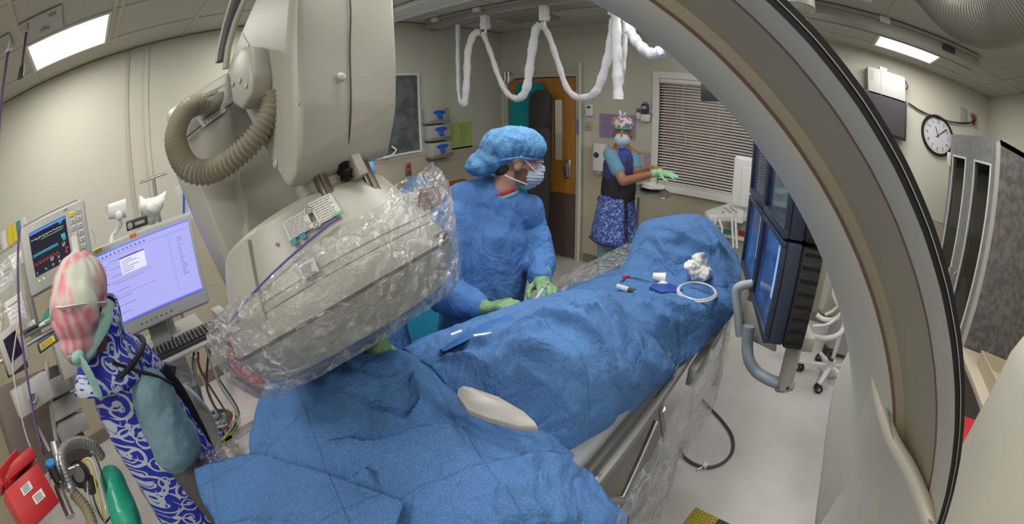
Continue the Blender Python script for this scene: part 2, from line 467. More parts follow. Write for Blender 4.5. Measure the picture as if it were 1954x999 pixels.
# ceiling: tiles, with the grid bars hung below and openings for nothing (the panels sit in the grid)
ce = st('ceiling', MB().box((XF - .1, YR - .1, HC), (XB + .12, YL + .1, HC + .1)), M_CEIL)
b = MB()
gx = [-1.77, -1.16, -0.565, 0.06, 0.11, 0.735, 1.345, 1.955, 2.565, 3.475, 4.075]
gy = [-1.785, -1.175, -0.575, 0.04, 0.65, 1.26, 1.87, 2.54, 3.115]
for x in gx:
    b.box((x - .012, YR, HC - .006), (x + .012, YL, HC + .01))
for y in gy:
    b.box((XF, y - .012, HC - .0065), (XB, y + .012, HC + .01))
b.box((XF, YL - .02, HC - .01), (XB, YL, HC)); b.box((XB - .02, YR, HC - .01), (XB, YL, HC)); b.box((XF, YR, HC - .01), (XB, YR + .02, HC))
o = b.build('grid_bar', M_TBAR, ce, smooth=False)
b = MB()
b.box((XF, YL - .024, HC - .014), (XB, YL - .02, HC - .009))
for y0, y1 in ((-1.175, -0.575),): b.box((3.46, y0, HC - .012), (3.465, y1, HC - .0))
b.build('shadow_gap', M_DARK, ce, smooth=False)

M_STRIP = mat('trim_cream', (0.50, 0.46, 0.33), 0.5)
st('trim_1', MB().box((0.245, YL - .012, 0.1), (0.268, YL, HC)), M_STRIP)
st('trim_2', MB().box((0.405, YL - .012, 0.1), (0.44, YL, HC)), M_WALL)
M_BASE = mat('baseboard_vinyl', (0.20, 0.17, 0.15), 0.5)
st('baseboard_left', MB().box((XF, YL - .012, 0), (XB, YL, 0.1)), M_BASE)
st('baseboard_back', MB().box((XB - .012, YR, 0), (XB, DY0 - .1, 0.1)).box((XB - .012, DY1 + .06, 0), (XB, YL, 0.1)), M_BASE)
st('baseboard_right', MB().box((XF, YR, 0), (XB, YR + .012, 0.1)), M_BASE)
M_RAILW = mat('wall_joint', (0.52, 0.49, 0.40), 0.6)
st('trim_3', MB().box((XB - .004, YR, 1.325), (XB, WY0 - .1, 1.342)).box((XB - .004, WY1 + .08, 1.325), (XB, DY0 - .09, 1.342)), M_RAILW)
st('trim_4', MB().box((0.45, YL - .004, 1.325), (XB, YL, 1.342)), M_RAILW)

# ---- window with its frame, glass and a dim control room behind
w = st('window_1', MB().box((XB + .03, WY0, WZ0), (XB + .036, WY1, WZ1)), M_GLASS)
b = MB()
fw = 0.07
b.box((XB - .03, WY1, WZ0 - fw), (XB + .12, WY1 + fw, WZ1 + fw), bev=.004).box((XB - .03, WY0 - fw, WZ0 - fw), (XB + .12, WY0, WZ1 + fw), bev=.004)
b.box((XB - .03, WY0, WZ1), (XB + .12, WY1, WZ1 + fw), bev=.004).box((XB - .05, WY0 - fw, WZ0 - fw), (XB + .12, WY1 + fw, WZ0), bev=.004)
b.build('window_frame', M_WHITE_PAINT, w, smooth=False)
# control room beyond
b = MB(); b.box((XB + 1.5, -.6, 0), (XB + 1.55, 2.4, HC)); b.box((XB + .12, -.65, 0), (XB + 1.55, -.6, HC)); b.box((XB + .12, 2.4, 0), (XB + 1.55, 2.45, HC))
st('wall_1', b, mat('control_room_wall', (0.36, 0.29, 0.24), 0.8, c2=(0.2, 0.15, 0.13), vscale=3))
st('ceiling_1', MB().box((XB + .12, -.65, HC), (XB + 1.55, 4.2, HC + .05)), M_CEIL)
st('floor_1', MB().box((XB + .1, -.65, -.1), (XB + 1.9, 4.2, 0)), M_FLOOR)
area('control_room_light', (XB + .8, 1.0, 2.7), 0.6, 1.2, 9)
area('corridor_light', (XB + .9, 3.0, 2.7), 0.6, 0.6, 14)
b = MB(); b.box((XB + 1.85, 2.45, 0), (XB + 1.9, 4.2, HC))
st('wall_2', b, M_WALL)

# ---- door
def wood_material():
    m = bpy.data.materials.new('door_wood'); m.use_nodes = True; nt = m.node_tree; b = nt.nodes['Principled BSDF']
    tc = nn(nt, 'ShaderNodeTexCoord'); mp = nn(nt, 'ShaderNodeMapping'); mp.inputs['Scale'].default_value = (6, 14, 0.9)
    nt.links.new(tc.outputs['Object'], mp.inputs[0])
    nz = nn(nt, 'ShaderNodeTexNoise', i_Scale=3.0, i_Detail=6.0, i_Distortion=0.6); nt.links.new(mp.outputs[0], nz.inputs['Vector'])
    cr = nn(nt, 'ShaderNodeValToRGB'); cr.color_ramp.elements[0].position = 0.3; cr.color_ramp.elements[0].color = (0.36, 0.15, 0.025, 1)
    cr.color_ramp.elements[1].position = 0.7; cr.color_ramp.elements[1].color = (0.50, 0.24, 0.05, 1)
    nt.links.new(nz.outputs['Fac'], cr.inputs[0]); nt.links.new(cr.outputs[0], b.inputs['Base Color']); b.inputs['Roughness'].default_value = 0.4
    return m
M_WOOD = wood_material()
M_KICK = mat('kick_plate', (0.115, 0.075, 0.065), 0.4, var=0.05, vscale=6)
VY0, VY1, VZ0, VZ1 = 2.68, 2.80, 1.16, 1.86
d = MB()
for y0, y1, z0, z1 in [(DY0 + .01, VY0, .01, DZ - .01), (VY1, DY1 - .01, .01, DZ - .01), (VY0, VY1, .01, VZ0), (VY0, VY1, VZ1, DZ - .01)]:
    d.box((XB - .015, y0, z0), (XB + .03, y1, z1))
d = st('door_1', d, M_WOOD)
b = MB(); b.box((XB - .02, DY0 + .01, .02), (XB - .0151, DY1 - .01, .78)); b.build('kick_plate', M_KICK, d, smooth=False)
b = MB(); b.box((XB + .004, VY0, VZ0), (XB + .01, VY1, VZ1)); b.build('pane', M_GLASS, d, smooth=False)
b = MB()
for y0, y1, z0, z1 in [(VY0 - .025, VY0, VZ0 - .025, VZ1 + .025), (VY1, VY1 + .025, VZ0 - .025, VZ1 + .025), (VY0, VY1, VZ0 - .025, VZ0), (VY0, VY1, VZ1, VZ1 + .025)]:
    b.box((XB - .022, y0, z0), (XB - .0152, y1, z1))
b.build('pane_bead', M_WOOD, d, smooth=False)
b = MB(); b.box((XB - .03, 2.565, 0.955), (XB - .0152, 2.645, 1.17), bev=.008)
b.prism([(XB - .075, 2.635, 1.12), (XB - .03, 2.635, 1.15), (XB - .03, 2.635, 0.99), (XB - .055, 2.635, 0.97)], (0, -.05, 0), bev=.006)
b.build('door_handle', M_STEEL, d)
b = MB(); b.box((XB - .045, DY1 - .09, DZ - .04), (XB - .016, DY1 + .03, DZ + .05), bev=.004); b.cyl((XB - .05, DY1 - .03, DZ - .05), (XB - .05, DY1 - .03, DZ + .09), .018); b.cyl((XB - .05, DY1 + .02, DZ - .03), (XB - .05, DY1 + .02, DZ + .09), .015)
b.build('door_closer', M_STEEL, d)
b = MB()
b.box((XB - .03, DY0 - .06, 0), (XB + .12, DY0, DZ + .06), bev=.004).box((XB - .03, DY1, 0), (XB + .12, DY1 + .06, DZ + .06), bev=.004).box((XB - .03, DY0, DZ), (XB + .12, DY1, DZ + .06), bev=.004)
b.build('door_frame', mat('frame_paint', (0.50, 0.48, 0.40), 0.5), d, smooth=False)
b = MB(); b.prism([(XB - .031, 2.5, 1.64), (XB - .031, 2.44, 1.64), (XB - .031, 2.435, 1.56), (XB - .031, 2.45, 1.46), (XB - .031, 2.49, 1.47)], (-.001, 0, 0))
b.build('blue_sticker', mat('blue_sticker', (0.18, 0.24, 0.45), 0.7), d, label='small blue sticker on door frame')
# door corner protection strip
b = MB(); b.box((XB - .06, DY0 - .075, 0), (XB - .031, DY0 - .055, DZ + .16)); b.build('edge_strip', M_WHITE_PAINT, d, smooth=False)

# ---- ceiling lights
M_LAMP = bpy.data.materials.new('lit_diffuser'); M_LAMP.use_nodes = True
bb = M_LAMP.node_tree.nodes['Principled BSDF']; bb.inputs['Base Color'].default_value = (.9, .9, .9, 1)
bb.inputs['Emission Color'].default_value = (1, 0.99, 0.96, 1); bb.inputs['Emission Strength'].default_value = 1.6
lab = ['square lit ceiling panel near the left wall, above the patient monitor', 'square lit ceiling panel above the wall clock and television']
for i, (x, y) in enumerate(PANELS):
    l = lab[i] if i < 2 else 'unseen square lit ceiling panel further along the tiled ceiling'
    t = thing('ceiling_light', l, 'light', (x, y, HC), 'square panel lights in the ceiling' if i < 2 else 'panel lights overhead')
    b = MB(); b.box((x - .28, y - .28, HC - .012), (x + .28, y + .28, HC - .006)); b.build('diffuser', M_LAMP, t, smooth=False)
    b = MB()
    for a0, a1, c0, c1 in [(-.3, .3, -.3, -.28), (-.3, .3, .28, .3), (-.3, -.28, -.28, .28), (.28, .3, -.28, .28)]:
        b.box((x + a0, y + c0, HC - .016), (x + a1, y + c1, HC - .002))
    b.build('frame', M_WHITE_PAINT, t, smooth=False)

# stained vent panel, round speakers
t = thing('ceiling_vent', 'beige square air vent panel in the ceiling near the door', 'vent', (3.7, 2.75, HC))
MB().prism([(3.33, 2.9, HC - .012), (3.33, 2.35, HC - .012), (4.04, 2.45, HC - .012), (4.04, 3.0, HC - .012)], (0, 0, .01)).build('panel', mat('vent_beige', (0.33, 0.28, 0.20), 0.7), t, smooth=False)
b = MB()
for k in range(5): b.box((3.55 + k * .03, 2.5, HC - .016), (3.565 + k * .03, 2.8, HC - .0121))
b.build('slot', mat('vent_slot', (0.42, 0.38, 0.28), 0.6), t, smooth=False)
for x, y, l in ((3.71, 2.05, 'round flush ceiling disc between the curtain track and the window'), (3.70, -0.37, 'round flush ceiling disc beside the right lit panel')):
    b = MB(); b.lathe([(.085, 0), (.085, .006), (.075, .009), (.03, .011)], (x, y, HC), (0, 0, -1), 32)
    tag(b.build('ceiling_disc', M_CEIL), l, 'ceiling disc')


# ------------------------------------------------------------------ blind in the window
t = thing('window_blind', 'cream slatted venetian blind drawn down over the window', 'blind', (XB - .02, .93, WZ1))
b = MB(); n = 36; z0, z1 = WZ0 + .03, WZ1 - .05
for k in range(n):
    z = z0 + (z1 - z0) * k / (n - 1)
    b.box((-.0125, WY0 + .01, -.0008), (.0125, WY1 - .01, .0008), M=Matrix.Translation((XB - .012, 0, z)) @ Matrix.Rotation(radians(-28), 4, 'Y'))
b.build('slat', mat('blind_slat', (0.78, 0.74, 0.68), 0.55), t, smooth=False)
b = MB(); b.box((XB - .03, WY0 + .005, WZ1 - .045), (XB + .005, WY1 - .005, WZ1 - .003), bev=.004); b.build('head_rail', M_WHITE_PAINT, t)
b = MB(); b.box((XB - .024, WY0 + .01, WZ0 + .003), (XB, WY1 - .01, WZ0 + .018), bev=.003); b.build('bottom_rail', M_WHITE_PAINT, t)
b = MB()
for y in (.5, .93, 1.36): b.cyl((XB - .024, y, WZ0 + .01), (XB - .024, y, WZ1 - .04), .0012, n=5)
b.tube(path([(XB - .03, 1.3, WZ1 - .05), (XB - .035, 1.3, 1.7), (XB - .035, 1.26, 1.5), (XB - .035, 1.33, 1.42), (XB - .035, 1.47, 1.40)], 6), .002, 5)
b.build('cord', M_WHITE, t)
# control-room clutter seen dimly through the slats
tag(MB().box((4.95, .55, 0), (5.35, 0.9, 1.9), bev=.01).build('equipment_cabinet', mat('pale_cabinet', (0.5, 0.47, 0.45), 0.6)), 'pale tall cabinet standing behind the window blind', 'cabinet')
t = thing('poster', 'yellow poster hanging on the wall behind the blind', 'poster', (XB + 1.49, .62, 1.7))
MB().box((XB + 1.48, .3, 1.5), (XB + 1.495, .75, 2.1)).build('sheet', mat('poster_yellow', (0.6, .5, .3), .8), t, smooth=False)
b = MB()
for k in range(8): b.box((XB + 1.476, .36, 1.58 + .06 * k), (XB + 1.48, .69, 1.6 + .06 * k))
b.build('print', mat('poster_purple', (0.3, .18, .35), .8), t, smooth=False)

# ------------------------------------------------------------------ things on the back wall
t = thing('wall_thermostat', 'white box thermostat high on the wall right of the door', 'thermostat', (4.440,2.331,1.749))
c0 = V((4.450,2.336,1.749))
MB().box((XB - .045, c0.y - .042, c0.z - .065), (XB, c0.y + .042, c0.z + .065), bev=.006).build('case', M_WHITE, t)
MB().box((XB - .047, c0.y - .02, c0.z + .02), (XB - .0451, c0.y + .02, c0.z + .045)).build('display', M_DARK, t, smooth=False)
t = thing('light_switch', 'small beige wall switch below the thermostat', 'switch', (4.440,2.349,1.571))
c0 = V((4.450,2.355,1.571))
MB().box((XB - .02, c0.y - .04, c0.z - .05), (XB, c0.y + .04, c0.z + .05), bev=.004).build('plate', mat('beige_plate', (0.45, 0.42, 0.33), .5), t)
MB().box((XB - .035, c0.y - .018, c0.z - .02), (XB - .0201, c0.y + .018, c0.z + .02), bev=.004).build('knob', M_CREAM_D, t)

def notice(name, lab, cat, y0, y1, z0, z1, m, inkm, rows, X=None, cols=1, kind='text', parent=None):
    t = thing(name, lab, cat, (XB, (y0 + y1) / 2, z0))
    MB().box((XB - .004, y0, z0), (XB - .0005, y1, z1)).build('sheet', m, t, smooth=False)
    b = MB(); rr = random.Random(name + lab)
    for c in range(cols):
        ya = y1 - (y1 - y0) * (c + .1) / cols; yb = y1 - (y1 - y0) * (c + .9) / cols
        for k in range(rows):
            z = z1 - (z1 - z0) * (k + .8) / (rows + .8)
            L = (ya - yb) * rr.uniform(.6, 1)
            b.box((XB - .005, ya - L, z - .004), (XB - .0041, ya, z + .003))
    b.build('print', inkm, t, smooth=False)
    return t
M_PURP = mat('lilac_paper', (0.36, 0.28, 0.46), .8); M_PURP_I = mat('violet_ink', (0.24, 0.16, 0.36), .8)
c0, c1 = V((4.450,2.230,1.718)), V((4.450,1.810,1.452))
notice('notice', 'lilac notice sheet on the wall behind the masked nurse', 'notice', c1.y, c0.y, c1.z, c0.z, M_PURP, M_PURP_I, 11, cols=2)
c0, c1 = V((4.450,1.849,1.353)), V((4.450,1.609,1.186))
t = notice('notice', 'pale notice with yellow top strip beside the window frame', 'notice', c1.y, c0.y, c1.z, c0.z, mat('grey_paper', (0.5, 0.48, 0.5), .8), M_PURP_I, 7, cols=2)
MB().box((XB - .006, c1.y, c0.z - .025), (XB - .0051, c0.y, c0.z)).build('top_strip', mat('yellow_paper', (.6, .5, .25), .8), t, smooth=False)
# soap dispenser
c0 = V((4.450,2.187,1.244))
t = thing('soap_dispenser', 'white soap dispenser on the wall behind the masked nurse', 'soap dispenser', (XB, c0.y, c0.z - .15))
MB().box((XB - .11, c0.y - .07, c0.z - .16), (XB, c0.y + .07, c0.z + .15), bev=.02, seg=3).build('housing', M_WHITE, t)
MB().lathe([(.03, 0), (.032, .002), (.03, .004)], (XB - .112, c0.y + .02, c0.z + .02), (-1, 0, 0), 24).build('badge', M_INK, t)
MB().box((XB - .10, c0.y - .03, c0.z - .19), (XB - .04, c0.y + .03, c0.z - .161), bev=.006).build('nozzle', M_LGREY, t)
# thermometer on its wall cradle
c0 = V((4.450,1.690,1.775))
t = thing('wall_thermometer', 'electronic thermometer with coiled cord on wall left of window', 'thermometer', (XB, c0.y, c0.z - .1))
MB().box((XB - .07, c0.y - .045, c0.z - .11), (XB, c0.y + .05, c0.z - .03), bev=.012).box((XB - .06, c0.y + .055, c0.z - .09), (XB, c0.y + .10, c0.z - .02), bev=.01).build('cradle', M_WHITE, t)
MB().box((XB - .09, c0.y - .035, c0.z - .03), (XB - .03, c0.y + .035, c0.z + .075), bev=.014, seg=3).build('body', mat('navy_plastic', (.03, .04, .12), .35), t)
MB().box((XB - .093, c0.y - .022, c0.z + .02), (XB - .0901, c0.y + .022, c0.z + .05)).build('display', M_LGREY, t, smooth=False)
MB().box((XB - .08, c0.y - .02, c0.z + .076), (XB - .04, c0.y + .02, c0.z + .10), bev=.005).build('top_button', M_GREEN, t)
b = MB(); pts = []
for k in range(90):
    a = k / 90; pts.append(V((XB - .04 - .008 * cos(k * 1.2), c0.y - .05 - .035 * sin(pi * a) + .008 * sin(k * 1.2), c0.z + .02 - .15 * a + .08 * a * a)))
b.tube(pts, .0025, 5).build('coiled_cord', M_WHITE, t)
b = MB()
for k in range(3): b.cyl((XB - .05, c0.y + .06 + .015 * k, c0.z - .02), (XB - .05, c0.y + .06 + .015 * k, c0.z + .02), .005, n=8)
b.build('probe_cover', M_DARK, t)

# boards leaning on the door
t = thing('transfer_board', 'tall teal vinyl board with cut corners leaning on the door', 'board')
pts = [(4.360,3.328,1.803), (4.380,3.203,2.071), (4.380,2.922,2.060), (4.370,2.820,1.933), (4.250,2.688,0.729), (4.200,2.795,0.448), (4.200,3.238,0.385)]
t.location = (4.3, 3.05, 0)
zz = [V(p) for p in pts]; zz[5] = V((4.10, zz[5].y - .02, .05)); zz[6] = V((4.10, zz[6].y, .05)); zz[4] = V((4.17, zz[4].y, .45))
MB().prism(zz, (-.035, 0, .003), bev=.006).build('panel', M_TEAL, t)
M_PAD = mat('black_vinyl', (0.035, 0.033, 0.033), .6, bump=.3, bscale=90)
def armboard(lab, x, y0, y1, zt, zb, th=.045):
    t = thing('padded_board', lab, 'padded board', (x, (y0 + y1) / 2, zb))
    r = (y1 - y0) / 2; c = (y0 + y1) / 2
    sl = .09
    P = [(x + (k and 0), c + r * cos(a), zt - r + r * .85 * sin(a)) for k, a in enumerate([pi * i / 12 for i in range(13)])] + [(x - sl, y0, zb), (x - sl, y1, zb)]
    MB().prism(P, (-th, 0, .004), bev=.012).build('pad', M_PAD, t)
yy0, yy1 = (4.250,2.698,1.798)[1], (4.250,2.977,1.798)[1]
armboard('long black padded board with rounded top leaning on the teal board', 4.27, yy0, yy1, (4.250,2.850,1.991)[2], .06)
yy0, yy1 = (4.100,2.644,1.396)[1], (4.100,2.905,1.384)[1]
armboard('shorter black padded board leaning in front of the long one', 4.17, yy0, yy1, (4.100,2.754,1.588)[2], .07)

# ------------------------------------------------------------------ right half of the back wall
c0, c1 = V((4.300,-0.497,2.503)), V((4.300,-0.929,2.347))
t = thing('wall_box', 'white metal control box mounted high above the television', 'control box', (4.4, (c0.y + c1.y) / 2, 2.36))
zt, zb = c0.z, 2.34
MB().box((4.30, -.935, 2.3), (XB, -.54, 2.565), bev=.006).build('case', mat('box_white', (.5, .5, .48), .5), t)
MB().box((4.297, -.68, 2.305), (4.2999, -.676, 2.56)).box((4.297, -.60, 2.44), (4.2999, -.56, 2.53)).build('door_gap', M_LGREY, t, smooth=False)
MB().box((4.33, -.75, 2.566), (4.42, -.67, 2.60), bev=.004).build('conduit_box', M_WHITE, t)
b = MB(); b.tube(path([(4.38, -.937, 2.55), (4.38, -.965, 2.53), (4.38, -.98, 2.49), (4.38, -.955, 2.46), (4.38, -.937, 2.46)], 6), .006, 8); b.build('cable_loop', M_DARK, t)
t = thing('television', 'black flat television on the back wall left of the clock', 'television', (4.4, -.75, 2.0))
MB().box((4.30, -.95, 1.96), (4.35, -.30, 2.335), bev=.006).build('case', M_DARK, t)
MB().box((4.297, -.93, 1.985), (4.2999, -.32, 2.315)).build('screen', mat('tv_screen', (0.045, 0.04, 0.05), .5), t, smooth=False)
MB().box((4.351, -.7, 2.05), (XB, -.55, 2.25)).build('bracket', M_DARK, t, smooth=False)
# clock
cc = V((4.440,-1.344,2.135)); R = .195
t = thing('wall_clock', 'round wall clock with black rim on the back wall', 'clock', (XB, cc.y, cc.z))
ax = (-1, 0, 0)
MB().lathe([(R, 0), (R, .028), (R - .008, .038), (R - .02, .038), (R - .026, .026), (R - .026, .02)], (XB, cc.y, cc.z), ax, 56).build('rim', M_BLACK, t)
MB().lathe([(R - .026, .0), (R - .026, .022)], (XB, cc.y, cc.z), ax, 48).build('face', mat('clock_face', (.62, .62, .66), .6), t)
MF = Matrix.Translation((XB - .0235, cc.y, cc.z)) @ Matrix(((0, 0, -1, 0), (-1, 0, 0, 0), (0, 1, 0, 0), (0, 0, 0, 1)))
for k in range(1, 13):
    a = pi / 2 - k * pi / 6
    lettering('numeral', str(k), .044, MF @ Matrix.Translation((cos(a) * .127, sin(a) * .127, 0)), M_INK, t)
b = MB()
for k in range(60):
    a = k * pi / 30; q = .153; w = .0022 if k % 5 == 0 else .001
    b.box((-w, .146, 0), (w, .158, .0008), M=MF @ Matrix.Rotation(a, 4, 'Z'))
b.build('minute_mark', M_INK, t, smooth=False)
b = MB(); b.box((-.0045, -.02, .002), (.0045, .085, .003), M=MF @ Matrix.Rotation(radians(22), 4, 'Z')); b.build('hour_hand', M_BLACK, t, smooth=False)
b = MB(); b.box((-.003, -.03, .004), (.003, .135, .005), M=MF @ Matrix.Rotation(radians(-48), 4, 'Z')); b.build('minute_hand', M_BLACK, t, smooth=False)
b = MB(); b.box((-.0012, -.04, .006), (.0012, .14, .0065), M=MF @ Matrix.Rotation(radians(-50), 4, 'Z')); b.lathe([(.008, 0), (.008, .008)], (XB - .0236, cc.y, cc.z), ax, 16); b.build('second_hand', M_BLACK, t, smooth=False)
# cable run from tv to the sockets
t = thing('cable_run', 'thin black cables sagging along the wall above the clock', 'cable', (4.42, -1.2, 2.3))
b = MB()
P = [(4.430,-0.993,2.344), (4.430,-1.125,2.302), (4.430,-1.311,2.309), (4.430,-1.505,2.320), (4.430,-1.707,2.368), (4.430,-1.827,2.451)]
b.tube(path(P, 6), .006, 6)
P2 = [(p[0] - .012, p[1], p[2] + .012 * sin(i * 2.1)) for i, p in enumerate(P)]
b.tube(path(P2, 6), .005, 6)
b.build('cable', M_DARK, t)
for lab, px, py, dark in (('beige blank wall plate above the dark cabinet', (1838,218), 0, 0), ('socket plate with red outlets above the dark cabinet', (1859,228), 0, 1)):
    c0 = V((4.440,-1.670,2.444)) if not dark else V((4.440,-1.803,2.432))
    t = thing('wall_socket', lab, 'socket', (XB, c0.y, c0.z))
    MB().box((XB - .008, c0.y - .045, c0.z - .07), (XB, c0.y + .045, c0.z + .07), bev=.003).build('plate', M_LGREY if not dark else M_STEEL, t)
    if dark:
        for dz in (-.03, .03): MB().box((XB - .014, c0.y - .022, c0.z + dz - .02), (XB - .0081, c0.y + .022, c0.z + dz + .02), bev=.004).build('outlet', M_RED, t)

# ------------------------------------------------------------------ wall_left items
t = thing('wall_board', 'dark grey board in a white frame on the left wall', 'board', (2.8, YL, 1.37))
M_SLATE = mat('slate_board', (0.075, 0.085, 0.095), .5, c2=(0.15, 0.16, 0.17), vscale=9)
MB().box((2.15, YL - .02, 1.385), (3.10, YL, 2.17)).build('panel', M_SLATE, t, smooth=False)
b = MB()
for x0, x1, z0, z1 in [(2.13, 2.15, 1.365, 2.19), (3.10, 3.12, 1.365, 2.19), (2.15, 3.10, 1.365, 1.385), (2.15, 3.10, 2.17, 2.19)]: b.box((x0, YL - .028, z0), (x1, YL, z1))
b.build('frame', M_WHITE, t, smooth=False)
b = MB(); b.tube(path([(2.73, YL - .03, 1.47), (2.76, YL - .06, 1.43), (2.72, YL - .07, 1.40), (2.68, YL - .05, 1.375), (2.62, YL - .04, 1.37)], 5), .008, 8); b.build('cable_clip', M_WHITE, t)
M_GB = mat('glove_blue', (0.01, 0.09, 0.52), .6, bump=.6, bscale=60)
names = ['topmost', 'middle', 'lowest']
for k, (z0, z1) in enumerate(((1.655, 1.80), (1.475, 1.625), (1.29, 1.44))):
    xo = 3.17 + .012 * k
    t = thing('glove_box', 'white box of blue gloves on the left wall, %s of the three' % names[k], 'glove box', (xo + .13, YL, z0), 'boxes of blue gloves on the left wall')
    MB().box((xo, YL - .115, z0), (xo + .27, YL - .001, z1), bev=.003).build('carton', M_LGREY, t)
    MB().box((xo - .012, YL - .12, z0 - .012), (xo + .285, YL - .001, z0 - .0005)).box((xo - .012, YL - .121, z0 - .012), (xo + .285, YL - .118, z0 + .02)).build('holder', M_STEEL, t, smooth=False)
    b = MB(); xc = xo + .13; zc = (z0 + z1) / 2 + .015
    b.ell((xc, YL - .118, zc + .015), (.085, .012, .022)); 
    for j in range(3): b.cap((xc - .03 + .02 * j, YL - .12, zc), (xc - .012 + .012 * j + rnd.uniform(-.01, .01), YL - .135, zc - .045), .016, .012, 8)
    b.build('glove', M_GB, t)
c0, c1 = V((3.466,3.535,1.627)), V((3.898,3.535,1.325))
t = thing('notice', 'green typed notice sheet on the left wall beside the glove boxes', 'notice', (c0.x + .2, YL, c1.z))
MB().box((c0.x, YL - .004, c1.z), (c1.x, YL - .0005, c0.z)).build('sheet', mat('lime_paper', (0.40, 0.52, 0.16), .8), t, smooth=False)
b = MB()
for k in range(13):
    for c in (0, 1):
        xa = c0.x + .03 + c * (c1.x - c0.x - .03) / 2; z = c0.z - .035 - k * (c0.z - c1.z - .05) / 13
        b.box((xa, YL - .005, z - .003), (xa + rnd.uniform(.5, .9) * (c1.x - c0.x - .09) / 2, YL - .0041, z + .002))
b.build('print', mat('olive_ink', (.2, .28, .08), .8), t, smooth=False)
t = thing('wall_socket', 'steel socket plate with red outlets on the left wall', 'socket', (2.94, YL, 1.2))
MB().box((2.90, YL - .008, 1.14), (2.98, YL, 1.27), bev=.003).build('plate', M_STEEL, t)
for dz in (-.03, .03): MB().box((2.92, YL - .014, 1.205 + dz - .02), (2.96, YL - .0081, 1.205 + dz + .02), bev=.004).build('outlet', M_RED, t)

# counter/stretcher with the rust bolster
t = thing('side_counter', 'white topped counter along the left wall behind the doctor', 'counter', (3.2, 3.3, 0))
MB().box((2.2, 3.02, .80), (3.62, YL - .001, .835), bev=.005).build('worktop', M_WHITE, t)
MB().box((2.25, 3.06, .02), (3.58, YL - .001, .7999)).build('body', M_LGREY, t, smooth=False)
for k in range(3): MB().box((2.28 + k * .43, 3.04, .1), (2.68 + k * .43, 3.0599, .77), bev=.004).build('door', M_LGREY, t)
M_RUST = mat('rust_vinyl', (0.26, 0.075, 0.02), .5, c2=(0.15, 0.05, 0.02), vscale=14, bump=.4, bscale=120)
b = MB(); b.lathe([(.01, -.33), (.085, -.325), (.10, -.31), (.102, 0), (.10, .31), (.085, .325), (.01, .33)], (3.12, 3.22, .94), (1, .12, 0), 36)
tag(b.build('bolster', M_RUST), 'rust brown vinyl bolster cushion on the counter behind the doctor', 'bolster cushion')
b = MB(); b.ell((2.98, 3.42, 1.06), (.17, .09, .075)); b.ell((2.84, 3.42, 1.02), (.1, .07, .05))
for v in b.bm.verts: v.co += v.normal * (.014 * hfold(v.co, 18))
o = b.build('bouffant_cap', M_CAP); tag(o, 'spare blue bouffant cap heaped on the counter shelf', 'surgical cap')
tag(MB().box((2.72, 3.36, .99), (3.2, 3.53, 1.005)).box((2.74, 3.38, .836), (2.76, 3.52, .99)).box((3.16, 3.38, .836), (3.18, 3.52, .99)).build('wire_shelf', M_WHITE, smooth=False), 'small white riser shelf standing on the counter', 'shelf')
t = thing('tissue_box', 'white carton with pink print on the counter riser', 'carton', (2.79, 3.3, .99))
MB().box((2.72, 3.24, .9), (2.9, 3.35, .99), bev=.003).build('carton', M_PAPER, t)
MB().box((2.74, 3.238, .92), (2.88, 3.2399, .935)).box((2.74, 3.238, .955), (2.84, 3.2399, .965)).build('print', mat('pink_ink', (.5, .12, .2), .8), t, smooth=False)
t = thing('bottle', 'small orange bottle with white cap on the counter', 'bottle', (2.94, 3.2, .9))
MB().lathe([(.022, 0), (.022, .06), (.016, .07)], (2.93, 3.22, .96), (0, 0, 1), 20).build('body', mat('orange_bottle', (.6, .2, .03), .4), t)
MB().lathe([(.02, 0), (.02, .03)], (2.93, 3.22, 1.03), (0, 0, 1), 20).build('lid', M_WHITE, t)
tag(MB().box((2.88, 3.18, .836), (2.98, 3.26, .9595), bev=.003).build('carton', M_PAPER), 'plain white carton under the orange bottle', 'carton')


# ------------------------------------------------------------------ ceiling tracks
t = thing('ceiling_track', 'long grey ceiling track carrying the white hose sleeves', 'ceiling track', (3.25, 1.0, HC))
b = MB(); b.box((3.16, -1.36, 2.66), (3.34, 3.42, 2.715), bev=.006); b.box((3.10, -1.36, 2.716), (3.40, 3.42, 2.742), bev=.004)
b.box((3.13, -1.36, 2.655), (3.155, 3.42, 2.715)); b.box((3.345, -1.36, 2.655), (3.37, 3.42, 2.715))
b.build('rail', M_RAILM, t, smooth=False)
for y in (3.25, 2.72, -.55, 1.2): MB().box((3.12, y - .03, 2.743), (3.38, y + .03, 2.752)).box((3.08, y - .04, 2.70), (3.12, y + .04, 2.742), bev=.004).build('bracket', M_WHITE, t, smooth=False)
MB().box((3.135, 3.421, 2.66), (3.365, 3.43, 2.72)).build('end_cap', M_DARK, t, smooth=False)
MB().box((3.09, -1.12, 2.66), (3.13, -1.02, 2.70), bev=.004).build('end_stop', M_DARK, t)
for y in (2.66, 2.05, 1.45):
    b = MB(); b.box((3.10, y - .03, 2.52), (3.17, y + .03, 2.655), bev=.004); b.cyl((3.08, y, 2.56), (3.2, y, 2.56), .018); b.cyl((3.14, y, 2.53), (3.14, y, 2.46), .012)
    b.build('hanger', M_WHITE, t)
trk = t
M_SLEEVE = mat('white_sleeve', (0.66, 0.66, 0.70), .8, bump=.5, bscale=30)
def sleeve(lab, P, r):
    P = path(P, 10); b = MB(); rs = []
    for i, p in enumerate(P):
        k = 1 + .10 * sin(i * .9) + .06 * sin(i * 2.3); rs.append((r * k, r * .62 * k))
    b.tube(P, rs, 14)
    for v in b.bm.verts: v.co += V((1, 1, 1)).normalized() * (.007 * hfold(v.co, 22))
    tag(b.build('cable_sleeve', M_SLEEVE), lab, 'cable sleeve', 'white cable sleeves looped under the ceiling track')
X = 3.15
